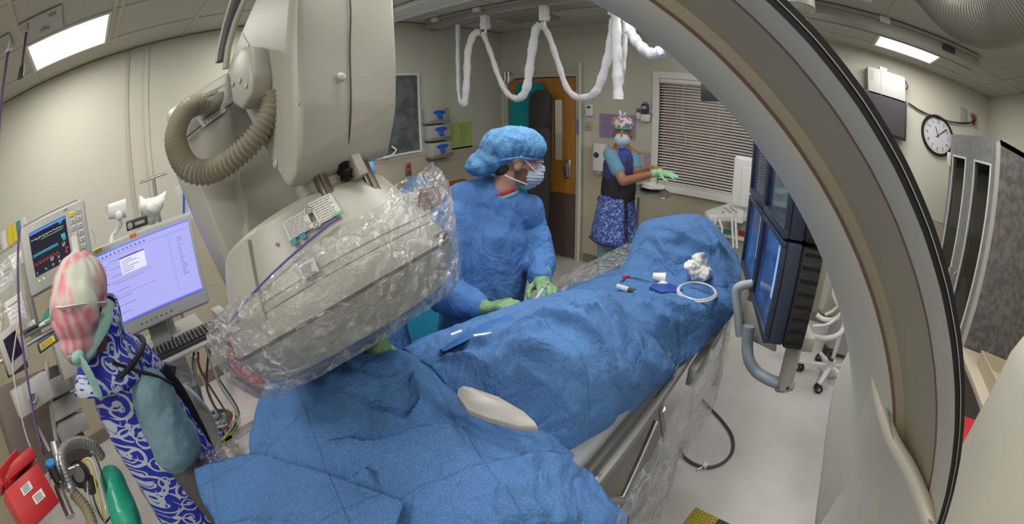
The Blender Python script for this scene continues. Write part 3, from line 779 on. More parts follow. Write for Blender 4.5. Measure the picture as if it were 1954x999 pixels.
sleeve('white cloth sleeve hanging as a narrow loop at the left end of the track', [(3.160,3.008,2.621), (3.150,3.005,2.233), (3.150,2.995,1.895), (3.120,2.910,1.835), (3.100,2.852,2.062), (3.100,2.834,2.314), (3.120,2.780,2.483), (3.130,2.709,2.494)], .035)
sleeve('white cloth sleeve looping down in front of the teal board', [(3.140,2.688,2.482), (3.140,2.608,2.289), (3.140,2.515,2.037), (3.140,2.423,1.890), (3.140,2.314,1.849), (3.140,2.234,1.938), (3.140,2.194,2.157), (3.140,2.138,2.434), (3.140,2.087,2.495)], .036)
sleeve('white cloth sleeve looping down in front of the wooden door', [(3.160,2.090,2.498), (3.140,2.010,2.375), (3.140,1.931,2.143), (3.140,1.853,1.931), (3.140,1.748,1.850), (3.140,1.613,1.891), (3.140,1.538,2.051), (3.140,1.485,2.261), (3.140,1.447,2.475), (3.140,1.419,2.562)], .034)
sleeve('thick grey white sleeve hanging straight down in front of the purple notice', [(2.950,1.340,2.540), (2.900,1.323,2.302), (2.900,1.318,2.069), (2.900,1.311,1.843)], .052)
sleeve('white sleeve hanging just behind the thick straight one', [(3.100,1.351,2.568), (3.100,1.348,2.337), (3.100,1.364,2.131), (3.100,1.385,1.968)], .035)
sleeve('grey sleeve sagging behind the top of the arch', [(2.600,1.114,2.388), (2.600,1.089,2.274), (2.600,1.030,2.184), (2.600,0.955,2.132), (2.600,0.879,2.155), (2.600,0.824,2.191)], .045)
for p_ in ((2.950,1.340,2.540), (2.600,1.114,2.388)): MB().tube([p_, (p_[0] * .5 + 1.6, p_[1], p_[2] + .03), (3.17, p_[1], 2.665)], .012, 8).build('hanger', M_WHITE, trk)
t = thing('ceiling_beam', 'wide white ceiling rail left of the cable sleeve track', 'ceiling rail', (2.55, 2.0, HC))
b = MB(); b.box((2.42, -.4, 2.70), (2.66, 3.42, 2.742), bev=.006); b.box((2.66, -.4, 2.685), (2.69, 3.42, 2.70)); b.build('rail', mat('rail_white', (.66, .66, .66), .4), t, smooth=False)
MB().box((2.47, 2.9, 2.743), (2.6, 3.0, 2.7495)).build('bracket', M_WHITE, t, smooth=False)

# big corrugated hose under the ceiling, top right, with its arm
M_HOSE_D = mat('hose_grey', (0.20, 0.20, 0.17), .45)
M_HOSE = mat('hose_beige', (0.30, 0.285, 0.22), .38)
def corrugated(P, r, pitch, k=24, amp=.12, n=28):
    P = path(P, k)
    L = [0]
    for a, c in zip(P[:-1], P[1:]): L.append(L[-1] + (c - a).length)
    N = int(L[-1] / pitch) * 4; Q = []; rs = []; j = 0
    for i in range(N + 1):
        s = L[-1] * i / N
        while j < len(L) - 2 and L[j + 1] < s: j += 1
        f = (s - L[j]) / max(1e-9, L[j + 1] - L[j]); Q.append(P[j].lerp(P[j + 1], f))
        rs.append(r * (1 + amp * (0.5 - 0.5 * cos(2 * pi * i / 4)) - amp))
    return MB().tube(Q, rs, n)
t = thing('ceiling_hose', 'fat grey corrugated hose sagging below the ceiling at top right', 'hose', (1.856,-0.782,2.500))
corrugated([(1.400,-0.376,2.431), (1.355,-0.426,2.341), (1.296,-0.474,2.273), (1.218,-0.533,2.251), (1.134,-0.593,2.265), (1.041,-0.636,2.297), (0.961,-0.684,2.350)], .072, .012, amp=.07).build('hose', M_HOSE_D, t)
t = thing('ceiling_boom', 'pale ceiling mounted boom joint at the top right corner', 'ceiling arm', (1.384,-0.803,2.513))
b = MB(); b.cyl((1.456,-0.709,2.529), (1.377,-0.712,2.420), .03, .025); b.cyl((1.376,-0.713,2.424), (1.316,-0.760,2.452), .03); b.cyl((1.411,-0.755,2.488), (1.322,-0.901,2.569), .05, .05); b.build('arm', M_LGREY, t)
b = MB(); b.cyl((1.322,-0.708,2.406), (1.304,-0.742,2.463), .018); b.cyl((1.307,-0.737,2.405), (1.289,-0.767,2.476), .012); b.build('cable', M_DARK, t)
cq = V((1.899,0.048,2.323)); b = MB(); b.cyl((cq.x, cq.y, 2.749), cq, .075, .07, 32); b.cyl((1.899,0.048,2.323), (1.899,0.050,2.299), .07, .045, 32)
tag(b.build('ceiling_column', M_CREAM), 'round cream ceiling column ending beside the arch', 'ceiling column')

# service panel and hanging leads at top left
t = thing('ceiling_outlet_panel', 'grey service plate in the ceiling left of the lit panel', 'service panel', (-.4, 2.3, HC))
MB().box((-.55, 2.16, HC - .012), (-.28, 2.5, HC - .007)).build('plate', M_LGREY, t, smooth=False)
MB().lathe([(.03, 0), (.03, .01), (.022, .012)], (-.40, 2.40, HC - .012), (0, 0, -1), 24).build('port', M_GREY, t)
b = MB(); 
for k in range(6): b.box((-.36 + .008 * k, 2.2, HC - .0135), (-.357 + .008 * k, 2.25, HC - .012))
b.build('print', M_INK, t, smooth=False)
M_PURPC = mat('purple_cable', (0.07, 0.03, 0.11), .4)
def lead(lab, P, r=.008, m=None):
    t = thing('hanging_lead', lab, 'cable', P[0], None)
    b = MB(); b.tube(path(P[1:], 8), r, 8); b.build('cable', m or M_PURPC, t)
    b = MB(); b.cyl(P[0], P[1], .006, .012, 12); b.lathe([(.02, 0), (.02, .012)], P[1], (0, 0, -1), 16); b.build('connector', M_LGREY, t)
    return t
t = lead('dark purple lead hanging short from the service plate', [(-0.479,2.147,2.717), (-0.469,2.098,2.659), (-0.464,2.099,2.562), (-0.461,2.100,2.479)])
MB().cyl((-0.462,2.100,2.484), (-0.463,2.099,2.428), .014, .02, 14).build('plug', M_DARK, t)
t = lead('long purple lead hanging down at the left edge', [(-0.528,1.929,2.588), (-0.513,1.881,2.521), (-0.500,1.833,2.382), (-0.491,1.784,2.265), (-0.486,1.733,2.064), (-0.499,1.730,1.957)])
MB().box((-1.15, 2.2, HC - .012), (-.62, 2.42, HC - .007)).build('plate', M_LGREY, t, smooth=False)


# ------------------------------------------------------------------ the C-arm
def hull(mb, pts, bev=0.0, seg=2):
    n0 = len(mb.bm.faces)
    b2 = bmesh.new()
    for p in pts: b2.verts.new(V(p))
    r = bmesh.ops.convex_hull(b2, input=b2.verts)
    junk = [g for g in r['geom_interior'] if isinstance(g, bmesh.types.BMVert)] + [g for g in r['geom_unused'] if isinstance(g, bmesh.types.BMVert)]
    bmesh.ops.delete(b2, geom=list(set(junk)), context='VERTS')
    bmesh.ops.dissolve_limit(b2, angle_limit=radians(3), verts=b2.verts, edges=b2.edges)
    if bev: bmesh.ops.bevel(b2, geom=list(b2.edges), offset=bev, segments=seg, profile=0.5, affect='EDGES')
    me = bpy.data.meshes.new('t'); b2.to_mesh(me); b2.free()
    mb.bm.from_mesh(me); bpy.data.meshes.remove(me); mb._paint(n0)
    return mb

RC = V((0.369, 0.760, 1.073)); RN = V((0.98273, 0.01056, 0.18475)).normalized()
RE1 = V((0.0107, -0.99994, 0)); RE2 = V((-0.18474, -0.00199, 0.98279))
def rp(r, a, deg):
    t = radians(deg); return RC + RN * a + (RE1 * cos(t) + RE2 * sin(t)) * r
def sweep(mb, prof, d0, d1, step=2.0):
    n = int(abs(d1 - d0) / step) + 1
    R = []
    for k in range(n + 1):
        d = d0 + (d1 - d0) * k / n
        R.append([mb.bm.verts.new(rp(r, a, d)) for r, a in prof])
    mb.skin(R); return mb
carm = thing('c_arm', 'large cream C-shaped x-ray arm arching over the table', 'c-arm', tuple(rp(1.0, .1, -80)))
D0, D1 = -98, 91
b = MB()
sweep(b, [(1.0745, -.002), (1.0609, .0245), (1.059, .042), (1.052, .062), (1.032, .096), (1.021, .094), (1.0187, .079), (1.006, .090), (0.985, .135), (0.968, .180), (0.9588, .2206), (0.962, .250), (0.985, .265), (1.06, .265), (1.078, .25), (1.078, .02)], D0, D1)
b.build('arch', M_RING, carm, angle=25)
b = MB(); sweep(b, [(1.0835, 0), (1.0742, -.0035), (1.0742, .03), (1.0825, .03)], D0, D1); b.build('edge_strip', M_BLACK, carm, angle=25)
b = MB(); sweep(b, [(1.0795, -.0028), (1.0788, -.0030), (1.0788, -.0005), (1.0795, -.0005)], D0, D1); b.build('edge_line', M_GREY, carm, angle=25)
b = MB(); sweep(b, [(1.0602, .0265), (1.0565, .0330), (1.0500, .0450), (1.0290, .0785), (1.0235, .0795), (1.0193, .0790), (1.0210, .088), (1.0320, .090), (1.0520, .056), (1.0590, .040)], D0, D1); b.build('guide_groove', mat('groove_paint', (0.30, 0.27, 0.20), .5, var=.05, vscale=5), carm, angle=20)
b = MB(); sweep(b, [(1.0195, .0775), (1.0165, .0795), (1.0165, .084), (1.0195, .084)], D0, D1); b.build('guide_edge', mat('groove_edge', (0.16, 0.09, 0.07), .5), carm, angle=20)
b = MB(); sweep(b, [(1.0625, .0225), (1.0592, .0275), (1.0592, .032), (1.0625, .032)], D0, D1); b.build('guide_edge', mat('groove_edge', (0.16, 0.09, 0.07), .5), carm, angle=20)
# x-ray tube under the table
b = MB(); tc = rp(.80, .12, -96)
hull(b, [V(tc) + V((sx * .18, sy * .17, sz * .14)) for sx in (-1, 1) for sy in (-1, 1) for sz in (-1, 1)], .03)
b.cyl(V(tc) + V((0, 0, .1)), V(tc) + V((0, 0, .22)), .12, .10, 32); b.build('tube_housing', M_CREAM, carm)
# cowling that grips the arch, lower right
G = [[(0.648,-0.124,1.506), (0.588,-0.121,1.541), (0.468,-0.107,1.582), (0.407,-0.103,1.591)],
     [(0.689,-0.122,1.417), (0.587,-0.125,1.480), (0.456,-0.115,1.546), (0.382,-0.120,1.565)],
     [(0.686,-0.137,1.329), (0.562,-0.145,1.415), (0.438,-0.141,1.496), (0.353,-0.142,1.550)],
     [(0.679,-0.170,1.221), (0.532,-0.174,1.352), (0.406,-0.170,1.470), (0.327,-0.172,1.539)],
     [(0.666,-0.215,1.099), (0.506,-0.215,1.280), (0.375,-0.211,1.429), (0.293,-0.209,1.519)],
     [(0.627,-0.311,0.905), (0.452,-0.295,1.174), (0.321,-0.271,1.366), (0.244,-0.265,1.474)]]
S = sheet(G, 6, 6); b = MB(); b.grid(S)
cow = b.build('holder_cowling', M_RING, carm, fixn=False)
so = cow.modifiers.new('s', 'SOLIDIFY'); so.thickness = .012; so.offset = 0
b = MB(); hull(b, [(0.429,-0.098,1.578), (0.402,-0.104,1.594), (0.380,-0.125,1.561), (0.348,-0.141,1.550), (0.399,-0.160,1.513), (0.443,-0.126,1.534), (0.456,-0.114,1.549)], .003); b.build('cowling_lip', M_CREAM, carm)
def surf_line(u0, v0, u1, v1, n=14, off=.008):
    P = []
    for k in range(n + 1):
        u = u0 + (u1 - u0) * k / n; v = v0 + (v1 - v0) * k / n
        i = min(int(v), len(S) - 1); j = min(int(u), len(S[0]) - 1)
        P.append(S[i][j] + (V((0, 0, 1.775)) - S[i][j]).normalized() * off)
    return P
b = MB(); b.tube(surf_line(12, 12, 13, 21), .0012, 5).tube(surf_line(13, 16.5, 10, 16.5), .0012, 5).tube(surf_line(10, 12.5, 10, 16.5), .0012, 5); b.build('panel_gap', M_CREAM_D, carm)
b = MB(); b.tube([S[int(24 - 3 * sin(pi * k / 18))][k] + (V((0, 0, 1.775)) - S[int(24 - 3 * sin(pi * k / 18))][k]).normalized() * .008 for k in range(19)], .0015, 5); b.build('panel_gap', M_CREAM_D, carm)
# floor stand that carries it
b = MB(); cx, cy, rr = .62, -.80, .28
R = []
for z, s in ((0.0, 1.05), (.05, 1.05), (.3, 1.0), (1.0, 1.0), (1.35, .98), (1.50, .93), (1.57, .84), (1.60, .70)):
    R.append([b.bm.verts.new((cx + rr * s * (abs(cos(t)) ** .6) * (1 if cos(t) > 0 else -1) * 1.2, cy + rr * s * (abs(sin(t)) ** .6) * (1 if sin(t) > 0 else -1) * 1.05, z)) for t in [2 * pi * i / 40 for i in range(40)]])
b.skin(R); b.build('stand_column', M_RING, carm)
b = MB(); hull(b, [(cx - .2, cy + .15, .55), (cx + .2, cy + .15, .55), (cx - .2, cy + .15, .95), (cx + .2, cy + .15, .95), (.40, -.30, .72), (.62, -.30, .72), (.40, -.30, 1.0), (.62, -.30, 1.0)], .03); b.build('carrier_arm', M_CREAM, carm)

# ------------------------------------------------------------------ detector, hanging from the arch
DO = V((0.493, 0.840, 1.318)); DU = V((-0.11099, 0.42596, 0.89791)).normalized()
DN = V((0.99382, 0.05022, 0.09902)).normalized(); DF = V((0.00292, -0.90335, 0.42890)).normalized()
ML = Matrix.Translation(DO) @ Matrix((DN, DF, DU)).transposed().to_4x4()   # local (n, f, u)
def dl(n, f, u): return ML @ V((n, f, u))
M_FACE = mat('detector_face', (0.05, 0.09, 0.20), .12, spec=.8)  # blue of the drape's reflection is put into the base colour
b = MB(); b.lathe([(.240, -.004), (.258, .018), (.272, .040), (.283, .062), (.2865, .068), (.281, .070), (.281, .075), (.286, .077), (.280, .100), (.2695, .1235), (.2665, .1245), (.2685, .1265), (.264, .140), (.2615, .141), (.263, .144), (.245, .19), (.222, .245), (.210, .272), (.200, .281), (.185, .286), (.03, .292)], DO, DU, 96)
det = b.build('detector_housing', M_CREAM, carm, angle=18)
b = MB(); b.lathe([(.0, -.022), (.19, -.022), (.228, -.012), (.241, -.0035), (.10, -.0034)], DO, DU, 96); b.build('detector_face', M_FACE, det)
b = MB(); b.lathe([(.2815, .0695), (.2845, .070), (.2845, .0755), (.2815, .076)], DO, DU, 96, cap=False); b.build('seam_ring', mat('seam_dark', (.08, .07, .07), .5), det)
# side plate wrapping part of the barrel
def sector(mb, prof, a0, a1, n=10):
    R = []
    for k in range(n + 1):
        a = radians(a0 + (a1 - a0) * k / n)
        R.append([mb.bm.verts.new(dl(r * sin(a), r * cos(a), h)) for r, h in prof])
    mb.skin(R); return mb
b = MB(); sector(b, [(.272, .105), (.278, .105), (.270, .15), (.250, .20), (.224, .265), (.214, .265), (.24, .2), (.26, .15)], -75, -58); b.build('side_plate', M_CREAM, det, angle=25)
b = MB(); sector(b, [(.284, .072), (.2875, .072), (.2875, .082), (.284, .082)], -100, -90); b.build('latch', M_DARK, det)
b = MB(); sector(b, [(.284, .080), (.289, .080), (.2865, .096), (.283, .096)], 24, 42); b.build('latch', M_DARK, det)
# lift carriage: plate between two rails with end block
b = MB(); b.box((-.05, .12, .185), (.088, .198, .32), M=ML, bev=.004)
car = b.build('lift_carriage', M_CREAM, carm)
M_RAILD = mat('guide_rail', (.16, .14, .10), .3, metal=.7)
for n0 in (-.046, .058):
    b = MB(); b.box((n0, .198, .205), (n0 + .026, .212, .325), M=ML, bev=.002).box((n0 + .008, .212, .205), (n0 + .014, .215, .325), M=ML); b.build('guide_rail', M_RAILD, car)
b = MB(); hull(b, [dl(-.058, .15, .205), dl(.095, .15, .205), dl(-.058, .222, .205), dl(.095, .222, .205), dl(-.05, .15, .172), dl(.088, .15, .172), dl(-.044, .215, .175), dl(.082, .215, .175)], .004); b.build('end_block', M_CREAM, car)
b = MB(); b.box((-.015, .2, .212), (.052, .206, .218), M=ML); b.cyl(dl(-.012, .205, .222), dl(-.012, .205, .235), .004).cyl(dl(.048, .205, .222), dl(.048, .205, .24), .006); b.build('stop_bar', M_DARK, car)
b = MB(); b.box((.03, .199, .268), (.052, .24, .325), M=ML, bev=.003); b.build('cable_block', M_CREAM, car)
b = MB(); P = [dl(.018 - .0 * k, .215 + .004 * sin(k * 1.6), .33 - .0045 * k) for k in range(12)]; b.tube(P, [.010 + .004 * (k % 2) for k in range(12)], 10); b.build('bellows', M_BLACK, car)
# rating labels on the barrel
def on_barrel(ang, h, w, hh, name, m, off=.0, tilt=0):
    a = radians(ang); r = .222 + (.245 - h) * .42 + off
    p = dl(r * sin(a), r * cos(a), h)
    nr = (DN * sin(a) + DF * cos(a)) * .92 + DU * .38; X = (DN * cos(a) - DF * sin(a))
    F = frame(nr, X)
    mm = place(p + nr * .006, F)
    MB().box((-w / 2, -hh / 2, 0), (w / 2, hh / 2, .0006), M=mm).build(name, m, det, smooth=False)
    return mm
M_LAB = mat('label_silver', (.55, .55, .52), .4); M_LABD = mat('label_print', (.12, .12, .12), .6)
rr2 = random.Random(3)
for ang, h, w, hh in ((-30, .232, .05, .042), (-15.5, .236, .048, .052), (-33, .150, .032, .028)):
    mm = on_barrel(ang, h, w, hh, 'rating_label', M_LAB)
    b = MB()
    for k in range(9):
        y = hh / 2 - .004 - k * hh / 9.5; x0 = -w / 2 + .003
        while x0 < w / 2 - .01:
            L = rr2.uniform(.003, .012); b.box((x0, y - .0012, .0007), (x0 + L, y, .001), M=mm); x0 += L + .0015
    b.build('label_print', M_LABD, det, smooth=False)
for ang, h, m in ((-34.5, .207, M_TEAL), (-30.0, .208, M_TEAL)):
    on_barrel(ang, h, .012, .012, 'warning_label', mat('label_teal', (.02, .22, .32), .5), off=.002)
on_barrel(-12, .215, .022, .006, 'warning_label', mat('label_green', (.1, .4, .15), .5), off=.002)
mm = on_barrel(-22.5, .247, .016, .016, 'mark_plate', M_LAB, off=.0015)
MB().lathe([(.0072, .0008), (.0072, .0014), (.0058, .0014), (.0058, .0008)], (0, 0, 0), (0, 0, 1), 24, cap=False).xform(mm).build('round_mark', M_LABD, det)
lettering('lettering', 'UL', .007, mm @ Matrix.Translation((0, 0, .0012)), M_LABD, det, .0003)
mm = on_barrel(-22.5, .215, .013, .013, 'mark_plate', M_LAB, off=.0015); MB().lathe([(.005, .0008), (.005, .0014), (.0035, .0014), (.0035, .0008)], (0, 0, 0), (0, 0, 1), 20, cap=False).xform(mm).build('round_mark', M_LABD, det)
mm = on_barrel(-43, .225, .001, .001, 'screw', M_LABD); MB().lathe([(.004, 0), (.004, .002)], (0, 0, 0), (0, 0, 1), 14).xform(mm).build('screw', M_LGREY, det)

# big drive housing above
HB = [(-.002, .33, .656), (-.026, .305, .534), (-.052, .28, .43), (-.086, .24, .325), (.05, .39, .93), (.30, .39, .93), (.122, .24, .305), (.158, .28, .381), (.201, .305, .5), (.239, .33, .64),
      (-.101, .19, .307), (-.05, .19, .297), (.151, .19, .299), (-.022, -.06, .762), (.20, -.06, .762), (.145, -.02, .987), (.34, -.02, .987)]
b = MB(); hull(b, [dl(*p) for p in HB], .009, 3); box = b.build('drive_housing', M_CREAM, carm, angle=35)
b = MB(); b.tube(path([dl(.12, .362, .80), dl(.113, .334, .644), dl(.080, .308, .52), dl(.047, .284, .405), dl(.027, .245, .329), dl(.022, .22, .307), dl(.026, .19, .2975)], 5), .0018, 6); b.build('panel_seam', M_DARK, box)
b = MB(); b.lathe([(.0095, 0), (.0095, .003), (.008, .004)], dl(.039, .2995, .4620), DF, 20); b.lathe([(.002, 0), (.002, .0045)], dl(.039, .2995, .4620), DF, 10); b.build('screw', M_CREAM_D, box)
# frame of the left face
lf = [V(p) for p in ((-.022, -.06, .762), (-.101, .19, .307), (-.002, .33, .656))]
ln = (lf[1] - lf[0]).cross(lf[2] - lf[0]).normalized()
if ln.x > 0: ln = -ln
def onl(f, u, off=0.0):
    # point of the left face with given f,u
    n = lf[0].x - (ln.y * (f - lf[0].y) + ln.z * (u - lf[0].z)) / ln.x
    p = V((n, f, u)) + ln * off; return ML @ p
LNW = (ML.to_3x3() @ ln).normalized()
for f, u in ((.04, .70), (.19, .665), (.165, .375), (.24, .72)):
    b = MB(); b.lathe([(.0095, 0), (.0095, .003), (.007, .0045), (.002, .0045)], onl(f, u), LNW, 20); b.build('screw', M_LGREY, box)
b = MB(); b.tube([onl(-.055, .775, .004), onl(-.03, .83, .006), onl(.02, .88, .006), onl(.1, .93, .004)], .010, 10); b.build('edge_bead', M_CREAM, box)
b = MB(); b.tube([onl(-.066, .81, .012), onl(-.058, .835, .012), onl(-.02, .90, .012), onl(.03, .96, .012)], [(.014, .02)] * 4, 12); b.build('end_rail', M_DARK, box)
b = MB(); b.tube([onl(-.066, .808, .028), onl(-.058, .835, .028), onl(-.02, .90, .028), onl(.03, .96, .028)], .004, 8); b.build('rail_line', M_LGREY, box)
b = MB(); b.tube([onl(.10, .72, .0), onl(.06, .80, .0)], .008, 8); b.build('wire_cover', M_CREAM, box)
# domed outlet for the hose
b = MB(); P = [onl(.085, .635), onl(.115, .665), onl(.165, .665), onl(.20, .63), onl(.205, .55), onl(.19, .513), onl(.14, .513), onl(.095, .56)]
hull(b, P + [p + LNW * .055 for p in P], .010, 3); b.build('hose_dome', M_CREAM, box)
for f, u in ((.15, .58), (.11, .60), (.18, .545)):
    b = MB(); b.lathe([(.006, 0), (.006, .002), (.004, .003)], onl(f, u, .056), LNW, 16); b.build('screw', M_LGREY, box)

# yoke arm behind
AF = [(.02, .80), (-.04, .775), (-.085, .75), (-.142, .66), (-.170, .60), (-.180, .55), (-.165, .43), (-.150, .29), (-.16, .2)]
P = [dl(n, -.05, u) for n, u in [(.03, .77), (-.025, .757), (-.09, .735), (-.150, .685), (-.192, .60), (-.188, .54), (-.183, .43), (-.185, .30), (-.19, .2), (.1, .2), (.16, .5), (.16, .77)]]
Pb = [dl(n, -.22, u) for n, u in [(.05, .84), (.0, .83), (-.175, .80), (-.185, .72), (-.20, .62), (-.195, .50), (-.175, .32), (-.18, .2), (.1, .2), (.16, .5), (.16, .84)]]
b = MB(); hull(b, P + Pb, .007); arm = b.build('yoke_arm', M_CREAM, carm, angle=35)
b = MB(); P = [dl(n, .0, u) for n, u in [(-.01, .56), (.035, .36), (.10, .34), (.10, .27), (-.15, .26), (-.135, .32), (-.11, .35), (-.112, .42), (-.07, .52)]]
b.prism(P, DF * -.06, bev=.004); b.build('yoke_plate', M_CREAM, carm)
b = MB(); b.tube([dl(-.192, -.043, .600), dl(-.12, -.043, .625), dl(-.03, -.043, .655)], .0015, 6); b.build('panel_gap', M_DARK, arm)
mm = place(dl(-.105, -.0425, .640), frame(DF, DN))
MB().box((-.04, -.018, 0), (.04, .02, .0008), M=mm @ Matrix.Rotation(radians(18), 4, 'Z')).build('rating_label', M_LAB, arm, smooth=False)
lettering('lettering', 'SIEMENS', .011, mm @ Matrix.Rotation(radians(18), 4, 'Z') @ Matrix.Translation((.012, .012, .001)), M_LABD, arm, .0003)
b = MB()
for k in range(26): b.box((-.030 + .0022 * k, -.006, .0009), (-.030 + .0022 * k + (.0014 if k % 3 else .0008), .004, .0012), M=mm @ Matrix.Rotation(radians(18), 4, 'Z'))
for k in range(2):
    for j in range(5): b.box((-.032 + j * .012, -.014 + k * .004, .0009), (-.024 + j * .012, -.012 + k * .004, .0012), M=mm @ Matrix.Rotation(radians(18), 4, 'Z'))
b.build('bar_code', M_LABD, arm, smooth=False)
b = MB(); P = [(0.279,1.136,1.906), (0.313,1.127,1.920), (0.351,1.116,1.923), (0.347,1.117,1.891), (0.309,1.129,1.871), (0.289,1.134,1.886)]
hull(b, P + [V(p) + DF * -.05 for p in P], .008, 3); b.build('hose_socket', M_CREAM, arm)
corrugated([(0.392,0.887,1.860), (0.377,0.878,1.823), (0.352,0.882,1.789), (0.320,0.894,1.760), (0.280,0.918,1.738), (0.242,0.950,1.731), (0.210,0.978,1.747), (0.195,1.011,1.784), (0.195,1.042,1.827), (0.219,1.078,1.868), (0.248,1.102,1.889), (0.287,1.124,1.895)], .0280, .0105, amp=.24).build('corrugated_hose', M_HOSE, carm, angle=80)

# clear bag around the detector
b = MB(); R = []; NA = 240; NH = 64
for k in range(NH + 1):
    h = -.035 + (.235) * k / NH
    prof = .248 + .052 * sin(pi * min(1, (k / NH) * 1.1) * .55) + (.0 if k > 4 else (k - 4) * .035)
    ring = []
    for i in range(NA):
        a = 2 * pi * i / NA
        bul = .075 * max(0, cos(a - radians(100))) ** 1.5 * (k / NH) ** 1.5 + .03 * max(0, cos(a - radians(-100))) * (1 - abs(k / NH - .35))
        fold = .009 * hfold(V((cos(a), sin(a), h * 3)), 3.2) + .006 * sin(a * 23 + h * 30 + 2 * noise.noise(V((a * 3, h * 9, 0)))) * (k / NH) + .006 * hfold(V((cos(a), sin(a), h * 3.5)), 9.0, 4)
        tight = .0 if k < NH - 2 else 0
        r = max(prof + bul + fold - (.012 if k / NH > .9 else 0), .01)
        hh = h + .02 * noise.noise(V((cos(a) * 3, sin(a) * 3, 5))) * (k / NH) + .045 * max(0, cos(a - radians(85))) * (k / NH) ** 2 + .03 * max(0, cos(a - radians(-70))) * -(k / NH) ** 3
        ring.append(b.bm.verts.new(dl(r * sin(a), r * cos(a), hh)))
    R.append(ring)
b.skin(R, True, False)
tag(b.build('plastic_bag', M_FILM, angle=80), 'clear creased plastic bag pulled over the detector', 'plastic bag')
b = MB(); pts = [R_ for R_ in []]
P = []
for k in range(61):
    a = radians(-82 + 70 * k / 60); h = .150 + .06 * k / 60; r = .262 - (h - .15) * .42 + .012; P.append(dl(r * sin(a), r * cos(a), h))
b.tube(P, .0022, 6); tag(b.build('elastic_band', mat('band_blue', (.10, .10, .35), .5)), 'thin blue elastic line across the bagged detector', 'elastic band')


# ------------------------------------------------------------------ patient table
t = thing('patient_table', 'long radiology table under the blue drapes with metal side rails', 'table', (1.3, .6, 0))
MB().box((-.55, .36, .86), (2.62, .92, .90), bev=.012).build('table_top', mat('carbon_top', (.10, .10, .10), .4), t)
MB().box((-.50, .38, .9005), (2.58, .90, .945), bev=.018, seg=3).build('mattress', mat('mattress_grey', (.22, .23, .25), .6), t)
M_RAILG = mat('rail_grey', (.28, .28, .27), .5, metal=.3)
b = MB(); b.box((-.3, .335, .835), (2.45, .36, .868), bev=.004)
b.build('side_rail', M_RAILG, t)
b = MB(); b.box((-.3, .93, .855), (2.45, .96, .885), bev=.004).build('side_rail', M_STEEL, t)
for x in (.2, .8, 1.35, 1.9, 2.35): MB().box((x - .02, .345, .84), (x + .02, .365, .87), bev=.002).build('rail_bracket', M_STEEL, t)
b = MB(); hull(b, [(.9, .42, .12), (1.75, .42, .12), (.9, .82, .12), (1.75, .82, .12), (1.0, .45, .80), (1.65, .45, .80), (1.0, .8, .80), (1.65, .8, .80)], .03); b.build('pedestal', M_LGREY, t)
b = MB(); hull(b, [(.75, .38, 0), (1.9, .38, 0), (.75, .86, 0), (1.9, .86, 0), (.8, .4, .119), (1.85, .4, .119), (.8, .84, .119), (1.85, .84, .119)], .01); b.build('foot_plate', M_GREY, t)
b = MB(); b.box((.1, .40, .78), (2.3, .86, .859), bev=.01); b.build('slide_frame', M_GREY, t)
b = MB(); b.box((1.55, .295, .74), (1.78, .335, .83), bev=.008); b.box((1.86, .295, .76), (2.05, .335, .83), bev=.008); b.build('control_box', M_LGREY, t)
b = MB(); b.cyl((.75, .335, .82), (1.15, .335, .45), .018).cyl((.80, .33, .45), (1.2, .33, .80), .012).cyl((1.25, .335, .82), (1.45, .34, .5), .014); b.build('brace', M_STEEL, t)

# ------------------------------------------------------------------ drapes
def crease(p, pts, amp, w1, w2):
    """height of a fold that runs along pts: soft on its left side (w1), steep on its right (w2)"""
    best = None; n = len(pts) - 1
    for i in range(n):
        ax_, ay_ = pts[i][0], pts[i][1]; bx, by = pts[i + 1][0] - ax_, pts[i + 1][1] - ay_
        L2 = bx * bx + by * by; t_ = ((p.x - ax_) * bx + (p.y - ay_) * by) / L2; tc_ = min(1, max(0, t_))
        dx_, dy_ = p.x - ax_ - bx * tc_, p.y - ay_ - by * tc_; d = dx_ * dx_ + dy_ * dy_
        if best is None or d < best[0]: best = (d, bx * (p.y - ay_) - by * (p.x - ax_), (i + tc_) / n)
    d = sqrt(best[0]); w = w1 if best[1] > 0 else w2
    if d > 3 * w: return 0.0
    return 1.7 * amp * math.exp(-d / w * (1 + .5 * d / w)) * min(1, 6 * best[2] + .15, 6 * (1 - best[2]) + .15)
def drape(lab, G, ku=9, kv=9, m=None, wr=.006, s=5.0, seed=0.0, th=.0025, name='surgical_drape', kids=None, group=None, cr=()):
    S_ = sheet(G, ku, kv)
    b = MB()
    P = [[p.copy() for p in r] for r in S_]
    nu, nv = len(P), len(P[0])
    for i in range(nu):
        for j in range(nv):
            p = P[i][j]
            w = wr * (hfold(p, s, seed) + .5 * hfold(p, s * 2.6, seed + 3))
            for c_ in cr: w += crease(p, *c_)
            p.z += w
    b.grid(P)
    o = b.build(name, m or M_DRAPE, fixn=False, angle=60)
    so = o.modifiers.new('s', 'SOLIDIFY'); so.thickness = th; so.offset = -1
    return tag(o, lab, 'drape', group)

